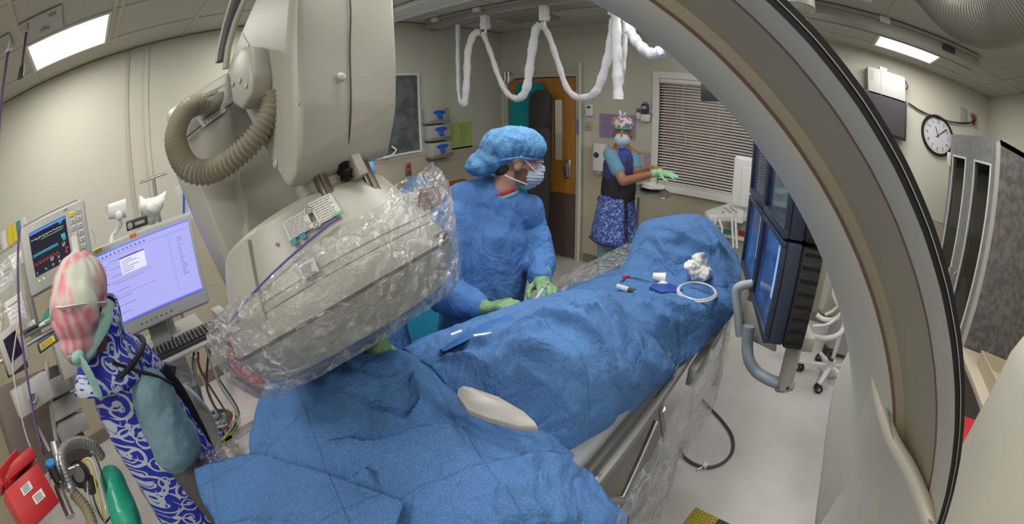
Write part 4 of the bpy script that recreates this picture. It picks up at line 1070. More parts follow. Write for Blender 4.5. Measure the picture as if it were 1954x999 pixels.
drape('blue drape over the raised pillow at the far foot end of the table', [
 [(2.452,1.010,0.930), (2.652,1.022,1.030), (2.700,0.872,1.100), (2.875,0.722,1.110), (2.996,0.615,1.040), (2.883,0.443,0.930)],
 [(2.238,0.911,1.030), (2.395,0.911,1.120), (2.461,0.790,1.170), (2.603,0.651,1.180), (2.743,0.557,1.110), (2.638,0.385,1.000)],
 [(2.133,0.877,1.020), (2.127,0.764,1.130), (2.123,0.642,1.180), (2.263,0.543,1.170), (2.431,0.451,1.090), (2.620,0.342,0.940)],
 [(1.987,0.842,1.020), (2.031,0.723,1.080), (2.060,0.612,1.110), (2.144,0.490,1.110), (2.248,0.388,1.050), (2.399,0.301,0.950)],
 [(1.889,0.823,1.010), (1.959,0.691,1.030), (1.987,0.566,1.035), (1.999,0.441,1.035), (2.037,0.337,1.020), (2.182,0.274,0.960)],
 [(1.854,0.819,0.990), (1.929,0.677,1.000), (1.945,0.549,1.010), (1.965,0.429,1.010), (2.009,0.327,1.000), (2.167,0.273,0.940)]], wr=.007, s=5.5, seed=4, ku=16, kv=16, cr=[([(2.131,0.809,1.120), (2.042,0.679,1.100), (1.963,0.553,1.040)], .02, .05, .012), ([(2.200,0.794,1.150), (2.094,0.614,1.160), (2.174,0.468,1.140), (2.467,0.365,1.000)], .02, .06, .014), ([(2.519,0.589,1.170), (2.347,0.473,1.120), (2.196,0.398,1.040)], .022, .05, .015), ([(2.074,0.838,1.030), (1.993,0.679,1.060), (2.075,0.490,1.080)], .012, .05, .02)])
drape('blue drape over the lower legs carrying the loose instruments', [
 [(1.581,1.016,0.920), (1.789,0.951,0.940), (2.011,0.855,0.960), (2.149,0.730,0.970), (2.184,0.491,0.970), (2.262,0.280,0.940)],
 [(1.517,0.949,0.990), (1.687,0.887,1.010), (1.913,0.814,1.010), (2.029,0.689,1.015), (2.062,0.464,1.015), (2.128,0.259,0.985)],
 [(1.383,0.814,1.040), (1.542,0.761,1.040), (1.682,0.681,1.035), (1.793,0.570,1.020), (1.875,0.420,1.015), (2.015,0.245,0.980)],
 [(1.395,0.750,1.000), (1.392,0.629,1.060), (1.470,0.543,1.070), (1.573,0.450,1.060), (1.703,0.343,1.030), (1.917,0.241,0.950)],
 [(1.333,0.626,0.980), (1.347,0.542,1.030), (1.401,0.464,1.050), (1.536,0.392,1.020), (1.677,0.316,0.980), (1.830,0.257,0.920)],
 [(1.268,0.516,0.940), (1.325,0.464,0.970), (1.402,0.416,0.980), (1.523,0.377,0.950), (1.617,0.330,0.920), (1.721,0.293,0.890)],
 [(1.298,0.415,0.860), (1.346,0.390,0.870), (1.415,0.370,0.870), (1.490,0.346,0.870), (1.568,0.322,0.870), (1.677,0.306,0.870)]], wr=.011, s=5, seed=9, ku=16, kv=16, cr=[([(1.538,0.618,1.040), (1.499,0.469,1.040), (1.597,0.339,0.980)], .02, .05, .012), ([(1.427,0.538,1.050), (1.406,0.449,1.000), (1.495,0.368,0.950)], .022, .05, .014), ([(1.791,0.475,1.020), (1.748,0.338,1.000), (1.835,0.268,0.960)], .012, .05, .012), ([(1.597,0.890,1.020), (1.732,0.753,1.020), (1.791,0.475,1.020)], .008, .04, .01)])
drape('wide blue drape over the patient body beside the doctor', [
 [(0.869,1.194,0.920), (1.024,1.179,0.930), (1.169,1.099,0.950), (1.262,0.976,1.000), (1.382,0.870,1.030), (1.471,0.790,1.040), (1.488,0.692,1.050)],
 [(0.816,1.102,1.000), (0.950,1.080,1.010), (1.062,0.991,1.040), (1.137,0.874,1.090), (1.245,0.775,1.120), (1.311,0.704,1.130), (1.365,0.635,1.120)],
 [(0.694,0.871,1.100), (0.859,0.861,1.100), (0.936,0.780,1.130), (1.022,0.671,1.170), (1.106,0.599,1.180), (1.211,0.576,1.160), (1.349,0.580,1.100)],
 [(0.655,0.755,1.120), (0.758,0.671,1.150), (0.804,0.573,1.200), (0.911,0.525,1.190), (1.002,0.495,1.170), (1.130,0.493,1.130), (1.347,0.509,1.050)],
 [(0.650,0.674,1.070), (0.737,0.589,1.110), (0.805,0.495,1.130), (0.872,0.444,1.130), (1.004,0.428,1.090), (1.147,0.421,1.050), (1.371,0.429,0.980)],
 [(0.679,0.583,1.000), (0.759,0.494,1.020), (0.839,0.436,1.030), (0.931,0.402,1.010), (1.058,0.384,0.980), (1.213,0.371,0.940), (1.400,0.359,0.900)],
 [(0.735,0.475,0.920), (0.779,0.438,0.920), (0.850,0.415,0.920), (0.930,0.392,0.920), (1.052,0.380,0.900), (1.195,0.370,0.880), (1.393,0.353,0.870)],
 [(0.768,0.434,0.820), (0.865,0.431,0.800), (0.923,0.415,0.820), (0.998,0.407,0.820), (1.094,0.390,0.830), (1.202,0.373,0.830), (1.400,0.361,0.840)]], wr=.015, s=4.0, seed=21, ku=22, kv=22, cr=[
 ([(0.950,0.676,1.180), (0.970,0.613,1.180), (0.962,0.489,1.150), (0.955,0.403,1.090), (1.053,0.364,1.000)], .024, .07, .012),
 ([(1.174,0.576,1.160), (1.125,0.476,1.120), (1.136,0.393,1.050), (1.248,0.352,0.960)], .022, .06, .014),
 ([(0.689,0.602,1.120), (0.752,0.572,1.140), (0.778,0.493,1.120), (0.803,0.448,1.040), (0.831,0.411,0.940)], .034, .08, .014),
 ([(0.827,0.829,1.120), (0.816,0.720,1.140), (0.862,0.630,1.180), (0.965,0.599,1.180)], .016, .07, .018),
 ([(0.699,0.789,1.120), (0.726,0.700,1.120), (0.714,0.604,1.120)], .016, .05, .014),
 ([(1.055,0.611,1.180), (1.036,0.555,1.170), (1.136,0.547,1.160)], .014, .05, .012),
 ([(0.907,0.403,0.980), (1.003,0.384,0.980), (1.124,0.356,0.950)], .018, .05, .014)])
drape('large blue drape over the head end of the table in the foreground', [
 [(0.502,1.523,0.880), (0.584,1.349,0.950), (0.683,1.134,1.020), (0.740,0.969,1.040), (0.726,0.830,1.000), (0.715,0.746,0.960)],
 [(0.419,1.281,1.050), (0.500,1.147,1.100), (0.582,0.958,1.160), (0.636,0.821,1.170), (0.650,0.731,1.110), (0.645,0.663,1.070)],
 [(0.329,1.273,1.000), (0.405,1.023,1.100), (0.506,0.857,1.160), (0.568,0.728,1.150), (0.623,0.615,1.070), (0.743,0.499,1.000)],
 [(0.238,1.147,1.000), (0.323,0.895,1.090), (0.445,0.796,1.110), (0.546,0.680,1.090), (0.632,0.543,1.050), (0.773,0.428,0.950)],
 [(0.181,1.065,0.990), (0.255,0.832,1.060), (0.381,0.730,1.070), (0.485,0.606,1.070), (0.619,0.488,1.020), (0.775,0.357,0.900)],
 [(0.151,1.024,0.930), (0.208,0.785,1.020), (0.306,0.670,1.040), (0.423,0.537,1.040), (0.560,0.416,1.000), (0.760,0.285,0.850)],
 [(0.082,0.898,0.900), (0.166,0.692,1.000), (0.247,0.590,1.020), (0.359,0.466,1.020), (0.492,0.353,0.980), (0.715,0.210,0.820)],
 [(-.12,.98,.90), (-.05,.86,.98), (.02,.75,.99), (.12,.6,.99), (.22,.45,.97), (.32,.2,.80)],
 [(-.45,.98,.90), (-.42,.86,.95), (-.40,.7,.96), (-.40,.55,.96), (-.38,.4,.93), (-.3,.25,.72)]], wr=.015, s=4.0, seed=2, ku=22, kv=18, cr=[
 ([(0.411,1.174,1.050), (0.392,0.884,1.120), (0.426,0.768,1.120), (0.481,0.677,1.100)], .026, .09, .020),
 ([(0.498,1.054,1.120), (0.436,0.938,1.130), (0.404,0.874,1.120)], .022, .06, .014),
 ([(0.477,0.933,1.150), (0.524,0.858,1.160), (0.570,0.787,1.160)], .010, .05, .010),
 ([(0.568,0.746,1.150), (0.553,0.705,1.130), (0.481,0.677,1.100)], .022, .05, .014),
 ([(0.589,0.588,1.060), (0.479,0.647,1.090), (0.392,0.700,1.080), (0.319,0.803,1.070)], .018, .09, .016),
 ([(0.342,0.651,1.070), (0.308,0.664,1.060), (0.273,0.675,1.050)], .024, .05, .012),
 ([(0.536,0.329,0.980), (0.528,0.393,1.000), (0.487,0.446,1.020)], .02, .07, .014),
 ([(0.753,0.375,0.920), (0.690,0.416,0.970), (0.614,0.470,1.020)], .02, .07, .016),
 ([(0.311,1.201,1.020), (0.262,1.034,1.040), (0.201,1.004,1.020)], .014, .05, .02)])
drape('blue drape flap with a pointed corner beside the nurse in the patterned apron', [
 [(-0.004,1.137,0.985), (0.169,1.019,1.015), (0.230,0.809,1.075), (0.280,0.676,1.085), (0.330,0.545,1.075)],
 [(-0.030,1.031,0.970), (0.120,0.929,1.010), (0.186,0.747,1.065), (0.239,0.628,1.075), (0.291,0.520,1.075)],
 [(-0.045,0.922,0.950), (0.063,0.836,1.000), (0.127,0.692,1.050), (0.189,0.588,1.065), (0.242,0.500,1.070)],
 [(-.20,.95,.96), (-.12,.88,1.0), (-.02,.82,1.03), (.08,.74,1.04), (.18,.64,1.03)],
 [(-.5,.90,.93), (-.45,.85,.98), (-.38,.78,1.0), (-.3,.7,1.0), (-.25,.6,1.0)]], wr=.005, s=4, seed=31)
# folded-back flap near the doctor with two adhesive tabs
drape('folded blue drape edge lying beside the doctor glove', [
 [(0.802,0.900,1.085), (0.889,0.888,1.100), (0.975,0.864,1.110), (1.041,0.811,1.125)],
 [(0.736,0.812,1.140), (0.815,0.791,1.150), (0.899,0.778,1.150), (0.989,0.761,1.150)],
 [(0.801,0.848,1.110), (0.873,0.818,1.120), (0.937,0.790,1.130), (0.995,0.756,1.140)]], wr=.003, s=8, m=M_DRAPE_D)
for p0, p1, l in (((0.794,0.831,1.160), (0.830,0.823,1.160), 'short white adhesive tab on the folded drape beside the glove'), ((0.820,0.768,1.165), (0.862,0.734,1.165), 'long white adhesive strip on the drape beside the glove')):
    b = MB(); p0, p1 = V(p0), V(p1); w = V((.006, .010, 0)); b.prism([p0, p1, p1 + w, p0 + w], (0, 0, .0012)); tag(b.build('adhesive_strip', M_PAPER, smooth=False), l, 'adhesive strip')

# pale arm board poking out between the drapes
b = MB(); P = [(0.590,0.623,1.165), (0.606,0.632,1.170), (0.622,0.630,1.170), (0.631,0.604,1.170), (0.650,0.551,1.155), (0.664,0.489,1.130), (0.667,0.462,1.115), (0.666,0.449,1.100), (0.635,0.483,1.110), (0.601,0.544,1.130), (0.578,0.580,1.150)]
b.prism(P, (0, 0, -.018), bev=.004)
t = b.build('arm_board', mat('board_ivory', (.36, .35, .335), .35)); tag(t, 'ivory curved arm board showing between the blue drapes', 'arm board')
# clear film windows and skirts
def filmsheet(lab, G, wr=.01, s=6, seed=0, m=None, ku=10, kv=10, name='plastic_sheet'):
    S_ = sheet(G, ku, kv); b = MB()
    for i, r in enumerate(S_):
        for j, p in enumerate(r):
            w = wr * (hfold(p, s, seed) + .6 * hfold(p, s * 3, seed)); p.y += w; p.z += w * .3
    b.grid(S_); return tag(b.build(name, m or M_FILM, fixn=False, angle=80), lab, 'plastic sheet')
cols = [(2.35, .30), (2.05, .27), (1.75, .25), (1.45, .24), (1.15, .23), (.85, .22), (.55, .20), (.25, .18)]
G = []
for z, k in ((.94, 0), (.88, .25), (.75, .5), (.60, .8), (.46, 1.0)):
    G.append([(x + .02 * sin(i * 3 + z * 4), y + .03 * k * sin(i * 2.4) - .02 * k, z - .05 * k * cos(i * 1.7)) for i, (x, y) in enumerate(cols)])
filmsheet('clear plastic skirt hanging down the near side of the table', G, wr=.018, s=5, seed=3, m=M_FILM_W, ku=12, kv=12)
filmsheet('clear plastic film between the doctor and the foot end drape', [
 [(2.265,0.899,1.050), (2.301,0.982,1.000), (2.131,1.092,0.930), (1.984,1.177,0.880)],
 [(2.000,0.809,1.070), (1.927,0.860,1.060), (1.816,0.957,1.010), (1.694,1.044,0.950)],
 [(1.803,0.763,1.070), (1.724,0.804,1.060), (1.582,0.856,1.040), (1.506,0.958,0.980)]], wr=.014, s=9, seed=5)
filmsheet('crumpled clear film under the pointed drape corner', [
 [(-0.024,1.248,0.900), (0.067,1.239,0.930), (0.152,1.213,0.950), (0.243,1.178,0.980)],
 [(0.004,1.275,0.920), (0.081,1.221,0.950), (0.129,1.130,0.980), (0.194,1.090,0.990)],
 [(0.013,1.154,0.955), (0.080,1.127,0.965), (0.134,1.109,0.970), (0.182,1.081,0.975)]], wr=.012, s=14, seed=6)


# ------------------------------------------------------------------ people
def hand(mb, w, d, pn, lat, curl=(25, 30, 32, 35), thumb=35, s=1.0, spread=.5):
    """w wrist, d direction of the fingers, pn back of the hand, lat towards the thumb"""
    w = V(w); d = V(d).normalized(); pn = V(pn); pn = (pn - d * pn.dot(d)).normalized()
    lat = V(lat); lat = (lat - d * lat.dot(d) - pn * lat.dot(pn)).normalized()
    offs = (.030, .011, -.009, -.028); lens = (.070, .078, .072, .056); rad = (.0095, .0097, .0092, .0082)
    for o, L, r, c in zip(offs, lens, rad, curl):
        k = w + d * .088 * s + lat * o * s
        mb.cap(w + lat * o * .6 * s, k, .015 * s, .0125 * s, 10)
        p = k; a = radians(c * .6); ld = (d + lat * o * spread * 4).normalized()
        for q, seg in enumerate((.45, .31, .24)):
            dd = ld * cos(a) - pn * sin(a)
            e = p + dd * L * seg * s
            mb.cap(p, e, r * s * (1 - .08 * q), r * s * (.92 - .1 * q), 10)
            p = e; a += radians(c)
    t0 = w + d * .02 * s + lat * .022 * s - pn * .006 * s
    t1 = t0 + (d * cos(radians(thumb)) + lat * sin(radians(thumb)) - pn * .35).normalized() * .045 * s
    t2 = t1 + (d * .93 + lat * .15 - pn * .45).normalized() * .033 * s
    t3 = t2 + (d * .95 - lat * .05 - pn * .45).normalized() * .026 * s
    mb.cap(t0, t1, .016 * s, .012 * s, 10).cap(t1, t2, .0115 * s, .0105 * s, 10).cap(t2, t3, .0105 * s, .0085 * s, 10)

def head(mb, c, f, up=(0, 0, 1), s=1.0):
    c = V(c); f = V(f).normalized(); up = V(up); up = (up - f * up.dot(f)).normalized(); r = f.cross(up)
    F = Matrix((r, f, up)).transposed()
    q = lambda x, y, z: c + F @ V((x * s, y * s, z * s))
    mb.ell(q(0, -.012, .035), (.076 * s, .094 * s, .085 * s), F, 16)
    mb.ell(q(0, .018, -.03), (.062 * s, .072 * s, .082 * s), F, 14)
    mb.cap(q(-.028, .045, -.075), q(.028, .045, -.075), .028 * s, .028 * s, 10)
    mb.cap(q(0, .058, -.085), q(0, .062, -.078), .026 * s, .024 * s, 10)
    mb.cap(q(0, .088, .012), q(0, .108, -.018), .010 * s, .0135 * s, 10)
    mb.cap(q(-.012, .094, -.022), q(.012, .094, -.022), .009 * s, .009 * s, 8)
    mb.cap(q(-.034, .078, .028), q(.034, .078, .028), .013 * s, .013 * s, 8)
    for x in (-1, 1):
        mb.ell(q(.078 * x, -.004, -.008), (.010 * s, .020 * s, .032 * s), F, 10)
        mb.ell(q(.040 * x, .066, -.018), (.022 * s, .02 * s, .022 * s), F, 8)
    mb.cap(q(-.02, .084, -.052), q(.02, .084, -.052), .010 * s, .010 * s, 8)
    return q, F

def eyes(q, F, parent, s=1.0):
    for x in (-1, 1):
        b = MB(); b.ell(q(.031 * x, .080, .008), s * .0095, None, 12); b.build('eye', mat('eye_white', (.34, .31, .29), .3), parent)
        b = MB(); b.ell(q(.031 * x, .0885, .008), (.0055 * s, .0030 * s, .0055 * s), F, 8); b.build('iris', mat('iris_brown', (.03, .015, .01), .2), parent)
        b = MB(); b.tube([q(.017 * x, .093, .030), q(.032 * x, .093, .035), q(.05 * x, .083, .028)], .004 * s, 6); b.build('eyebrow', M_HAIR, parent)

def folds(amp, s, seed=0, amp2=0.0, stretch=(1, 1, 1)):
    def f(p, n):
        q = V((p.x * stretch[0], p.y * stretch[1], p.z * stretch[2]))
        return n * (amp * hfold(q, s, seed) + amp2 * hfold(q, s * 3.1, seed + 5) - amp * .4)
    return f
def pleats(c, F, amp, n=26):
    ci = V(c)
    def f(p, nn_):
        l = F.transposed() @ (p - ci)
        a = atan2(l.x, l.y)
        return nn_ * (amp * sin(a * n + 2.5 * noise.noise(p * 14)) * (0.4 + .6 * abs(noise.noise(p * 9))) + amp * 1.3 * noise.noise(p * 26))
    return f

# ---------- the doctor
doc = thing('person', 'bearded person in blue gown, bouffant cap and mask working at the table', 'person', (1.448,1.306,0.935))
hc = V((1.561,1.169,1.541)); hf = V((.70, -.70, -.16)).normalized()
b = MB(); q, F = head(b, hc, hf)
nk = V((1.518,1.224,1.360)); pel = V((1.448,1.306,0.935)); pel.z = .95
ch = V((1.470,1.251,1.165)); be = V((1.415,1.268,0.931))
b.cap(q(0, -.02, -.06), nk, .056, .060); b.cap(nk, ch, .06, .11); b.cap(ch, be, .11, .12); b.cap(be, pel, .12, .12)
sr, er, wr_ = V((1.318,1.326,1.299)), V((1.189,1.271,1.039)), V((1.199,1.059,1.025))
sl, el, wl_ = V((1.639,1.181,1.256)), V((1.598,1.083,1.111)), V((1.431,0.955,1.072))
b.cap(sr, sl, .045, .045); b.cap(sr, er, .048, .040).cap(er, wr_, .042, .028).cap(sl, el, .052, .042).cap(el, wl_, .042, .028)
for sx in (-.09, .09): b.cap((pel.x + sx * .7, pel.y - sx * .7, .92), (pel.x + sx * .8, pel.y - sx * .7, .48), .085, .058).cap((pel.x + sx * .8, pel.y - sx * .7, .48), (pel.x + sx * .8, pel.y - sx * .7 + .02, .09), .056, .042).cap((pel.x + sx * .8, pel.y - sx * .7 + .02, .05), (pel.x + sx * .8 + .03, pel.y - sx * .7 - .16, .045), .045, .04)
remeshed(b, 'body', M_SKIN, doc, .006, 3)
eyes(q, F, doc)
b = MB()
for x in (-1, 1): b.ell(q(.058 * x, .022, -.052), (.006, .032, .034), F, 10)
b.cap(q(-.05, .04, -.085), q(.05, .04, -.085), .012, .012)
remeshed(b, 'beard', mat('beard_shadow', (.14, .08, .055), .7), doc, .004, 2)
b = MB()
b.ell(q(0, -.055, -.030), (.060, .042, .05), F, 10)
remeshed(b, 'hair', M_HAIR, doc, .006, 2, folds(.002, 60))
b = MB(); b.ell(q(0, .0, .072), (.100, .118, .078), F, 16); b.ell(q(0, -.07, .05), (.098, .09, .085), F, 14); b.ell(q(0, -.115, -.012), (.085, .065, .055), F, 12); b.ell(q(0, -.15, -.035), (.078, .062, .05), F, 12)
remeshed(b, 'bouffant_cap', M_CAP, doc, .005, 2, pleats(q(0, 0, .03), F, .006, 19))
b = MB(); pts = [q(.096 * cos(a), .105 * sin(a) - .012, .022 - .035 * (sin(a) < 0) * abs(sin(a))) for a in [2 * pi * k / 40 for k in range(41)]]
b.tube(pts, .005, 8, cap=False).build('cap_elastic', M_CAP, doc)
b = MB(); b.ell(q(0, .062, -.055), (.066, .066, .052), F, 14); b.ell(q(0, .085, -.025), (.042, .045, .03), F, 12); b.ell(q(0, .055, -.085), (.045, .05, .035), F, 10)
def mp(p, n): 
    l = (F.transposed() @ (p - hc)); return n * (.0016 * sin(l.z * 420))
remeshed(b, 'face_mask', M_MASK, doc, .004, 3, mp)
b = MB()
for x in (-1, 1):
    b.tube([q(.064 * x, .075, -.03), q(.078 * x, .04, .0), q(.085 * x, .0, .03)], .003, 6); b.tube([q(.06 * x, .05, -.09), q(.078 * x, .0, -.075), q(.07 * x, -.05, -.06)], .003, 6)
b.build('mask_tie', M_PAPER, doc)
b = MB()
for x in (-1, 1):
    b.tube([q(.033 * x + .021 * cos(a), .104, .008 + .016 * sin(a)) for a in [2 * pi * k / 16 for k in range(17)]], .0014, 6, cap=False); b.tube([q(.054 * x, .102, .014), q(.078 * x, .04, .016), q(.08 * x, -.01, .01)], .0015, 6)
b.tube([q(-.012, .105, .012), q(0, .110, .014), q(.012, .105, .012)], .0014, 6).build('eyeglasses', M_STEEL, doc)
M_GOWN = mat('gown_blue', (0.075, 0.19, 0.46), .8, var=.10, vscale=240, bump=.25, bscale=300, spec=.25)
add_wrinkles(M_GOWN, 6.5, .08, .6)
b = MB()
b.cap(V((1.520,1.284,1.384)), V((1.422,1.334,1.368)), .085, .09, 16); b.cap(nk + V((0, 0, .0)), V((1.603,1.163,1.303)), .075, .085, 16)
b.cap(sr + V((0, 0, -.01)), sl + V((0, 0, -.01)), .083, .078, 18); b.cap(nk + V((0, 0, -.03)), ch, .10, .165, 20); b.cap(ch, be, .170, .185, 20)
b.cap(V((sr + sl) / 2) + V((0, 0, -.06)), ch, .13, .165, 20); b.cap(sr + V((.03, 0, -.06)), ch, .11, .15)
b.cap(be, (be.x - .02, be.y + .03, .50), .185, .21, 20)
b.cap(sr, er, .088, .074, 16).cap(er, er.lerp(wr_, .80), .076, .048, 16).cap(sl, el, .084, .07, 16).cap(el, el.lerp(wl_, .82), .07, .046, 16)
def gf(p, n):
    s_ = folds(.016, 5.5, 3, .005, (1.3, 1.3, .55))(p, n); return s_
remeshed(b, 'surgical_gown', M_GOWN, doc, .011, 4, gf)
b = MB(); b.tube([nk + V((.075 * cos(a), .075 * sin(a), .03 + .02 * sin(a + 2.4))) for a in [2 * pi * k / 28 for k in range(29)]], .009, 8, cap=False).build('gown_collar', mat('collar_teal', (.16, .36, .42), .8), doc)
b = MB(); b.tube([nk + V((.066 * cos(a), .066 * sin(a), .045 + .018 * sin(a + 2.4))) for a in [2 * pi * k / 28 for k in range(29)]], .010, 8, cap=False).build('red_undershirt', mat('red_cloth', (.4, .02, .03), .8), doc)
b = MB(); b.cap(er.lerp(wr_, .72), wr_, .046, .034, 16); b.cap(er.lerp(wr_, .66), er.lerp(wr_, .72), .048, .047, 16)
d1 = V((1.217,0.877,1.098)) - wr_
hand(b, wr_, d1, (.0, .25, 1), V((.3, .7, .1)), (34, 38, 40, 42), 30, 1.12)
remeshed(b, 'glove', M_GLOVE, doc, .0045, 2, folds(.0018, 30))
b = MB(); b.cap(el.lerp(wl_, .70), wl_, .044, .034, 16)
d2 = V((1.308,0.832,1.109)) - wl_
hand(b, wl_, d2, (.6, .1, 1), V((-.6, .3, .0)), (30, 38, 44, 48), 40, 1.12)
remeshed(b, 'glove', M_GLOVE, doc, .0045, 2, folds(.0018, 30))
t = thing('syringe', 'thin clear syringe held between the doctor green gloves', 'syringe', (1.243,0.839,1.118))
b = MB(); p0, p1 = V((1.215,0.837,1.109)), V((1.252,0.827,1.144)); b.cyl(p0, p1, .0065, n=14).build('barrel', mat('clear_plastic', (.6, .65, .68), .15, spec=.8), t)
b = MB(); b.cyl(p1, p1 + (p1 - p0) * .35, .003).lathe([(.010, 0), (.010, .003)], p1, p1 - p0, 14).lathe([(.008, 0), (.008, .003)], p1 + (p1 - p0) * .35, p1 - p0, 14).build('plunger', M_STEEL, t)

# ---------- assistant mostly hidden behind the detector: blue sleeve and green glove show
ast = thing('person', 'person in blue gown hidden behind the detector with one green glove showing', 'person', (.95, 1.50, 0))
b = MB(); hc2 = V((.93, 1.47, 1.52)); q2, F2 = head(b, hc2, (-.1, -.95, -.25), s=.95)
b.cap(q2(0, -.02, -.06), (.95, 1.52, 1.36), .055, .06); b.cap((.95, 1.5, 1.30), (.95, 1.5, .95), .10, .12); b.cap((.80, 1.46, 1.27), (1.08, 1.48, 1.27), .05, .05)
gw = V((0.589,0.905,1.190)); ge = V((.80, 1.34, 1.14)); b.cap((.80, 1.44, 1.27), ge, .05, .042).cap(ge, gw, .042, .028); b.cap((1.08, 1.46, 1.27), (1.05, 1.40, 1.04), .05, .04)
for sx in (-.09, .09): b.cap((.95 + sx, 1.5, .9), (.95 + sx, 1.5, .48), .08, .055).cap((.95 + sx, 1.5, .48), (.95 + sx, 1.52, .07), .052, .04).cap((.95 + sx, 1.5, .05), (.95 + sx, 1.36, .045), .045, .04)
remeshed(b, 'body', M_SKIN, ast, .008, 2); eyes(q2, F2, ast, .95)
b = MB(); b.ell(q2(0, -.015, .06), (.1, .115, .08), F2, 14); b.ell(q2(0, -.09, .0), (.08, .06, .06), F2, 12); remeshed(b, 'bouffant_cap', M_CAP, ast, .008, 2, pleats(q2(0, 0, .03), F2, .004))
b = MB(); b.ell(q2(0, .06, -.05), (.064, .064, .052), F2, 12); remeshed(b, 'face_mask', M_MASK, ast, .006, 2)
b = MB(); b.cap((.80, 1.46, 1.25), (1.09, 1.48, 1.25), .075, .075); b.cap((.95, 1.5, 1.2), (.95, 1.5, .9), .15, .17); b.cap((.95, 1.5, .9), (.95, 1.52, .45), .17, .19)
b.cap((.80, 1.44, 1.26), ge, .078, .066); b.cap(ge, ge.lerp(gw, .72), .066, .05); b.cap((1.08, 1.46, 1.26), (1.05, 1.38, 1.04), .075, .06)
remeshed(b, 'surgical_gown', M_GOWN, ast, .012, 3, folds(.012, 4, 8, .004))
b = MB(); b.cap(ge.lerp(gw, .62), gw, .046, .036); hand(b, gw, V((0.689,0.921,1.110)) - gw, (0, -.2, 1), (.5, .5, 0), (30, 32, 34, 38), 25, 1.05)
remeshed(b, 'glove', M_GLOVE, ast, .005, 2, folds(.002, 30))

# ---------- masked nurse by the window
nb = thing('person', 'masked person in floral cap and blue patterned apron pulling on a green glove', 'person', (3.604,1.617,0.594))
hc3 = V((3.615,1.592,1.566)); f3 = V((-.94, -.33, -.05)).normalized()
b = MB(); q3, F3 = head(b, hc3, f3, s=1.0)
base = V((3.624,1.620,1.012)); chs = V((3.627,1.615,1.280)); nk3 = V((hc3.x + .02, hc3.y + .01, hc3.z - .14))
b.cap(q3(0, -.02, -.06), nk3, .052, .058).cap(nk3, chs, .08, .13).cap(chs, base, .13, .13)
sR, eR, wR = V((3.527,1.665,1.384)), V((3.410,1.486,1.178)), V((3.423,1.179,1.296))
sL, eL, wL = V((3.694,1.534,1.387)), V((3.602,1.442,1.221)), V((3.513,1.284,1.308))
b.cap(sR, sL, .055, .055).cap(sR, eR, .050, .040).cap(eR, wR, .040, .026).cap(sL, eL, .048, .038).cap(eL, wL, .038, .026)
hand(b, wL, V((3.429,1.161,1.332)) - wL, (.1, .2, 1), (-.9, -.3, .2), (30, 34, 38, 42), 30, 1.05)
for sx in (-.085, .085):
    hx = base.x - sx * .4; hy = base.y + sx * .9
    b.cap((hx, hy, .86), (hx, hy, .48), .085, .055).cap((hx, hy, .48), (hx, hy, .1), .052, .042).cap((hx, hy, .045), (hx - .14, hy - .05, .04), .042, .036)
remeshed(b, 'body', M_SKIN_B, nb, .007, 2); eyes(q3, F3, nb)
def floral():
    m = bpy.data.materials.new('floral_cloth'); m.use_nodes = True; nt = m.node_tree; bb_ = nt.nodes['Principled BSDF']
    tc = nn(nt, 'ShaderNodeTexCoord'); v = nn(nt, 'ShaderNodeTexVoronoi', i_Scale=38.0); nt.links.new(tc.outputs['Object'], v.inputs['Vector'])
    sp = nn(nt, 'ShaderNodeSeparateColor'); nt.links.new(v.outputs['Color'], sp.inputs[0])
    cr = nn(nt, 'ShaderNodeValToRGB'); cr.color_ramp.interpolation = 'CONSTANT'
    cols_ = [(.62, .58, .58), (.5, .10, .15), (.62, .58, .58), (.55, .3, .08), (.10, .2, .3), (.62, .58, .6), (.4, .2, .35)]
    while len(cr.color_ramp.elements) < len(cols_): cr.color_ramp.elements.new(.5)
    for i, c_ in enumerate(cols_): cr.color_ramp.elements[i].position = i / len(cols_); cr.color_ramp.elements[i].color = c_ + (1,)
    nt.links.new(sp.outputs[0], cr.inputs[0]); nt.links.new(cr.outputs[0], bb_.inputs['Base Color']); bb_.inputs['Roughness'].default_value = .85
    return m
b = MB(); b.ell(q3(0, -.008, .075), (.092, .108, .085), F3, 14); b.ell(q3(0, -.05, .05), (.088, .08, .085), F3, 12)
remeshed(b, 'floral_cap', floral(), nb, .007, 2, pleats(q3(0, 0, .05), F3, .002))
b = MB(); b.cap(q3(.02, -.02, .155), q3(.03, -.02, .19), .016, .012).cap(q3(-.01, -.02, .155), q3(-.015, -.02, .175), .014, .01); b.build('cap_knot', mat('cap_white', (.62, .6, .58), .8), nb)
b = MB(); b.tube([q3(.080 * cos(a), .094 * sin(a), .048) for a in [pi * k / 14 for k in range(15)]], .010, 8).build('cap_band', mat('band_green', (.08, .3, .28), .8), nb)
b = MB(); b.ell(q3(0, .060, -.05), (.068, .062, .062), F3, 12); b.ell(q3(0, .075, -.03), (.045, .045, .03), F3, 10); b.ell(q3(0, .045, -.1), (.04, .045, .03), F3, 8)
remeshed(b, 'face_mask', mat('mask_pale', (.45, .58, .68), .8), nb, .005, 2)
b = MB(); b.cap(nk3 + V((0, 0, .01)), nk3 + V((-.02, -.01, -.06)), .07, .09, 14); remeshed(b, 'thyroid_collar', mat('scroll_plain', (.03, .07, .35), .8), nb, .008, 2)
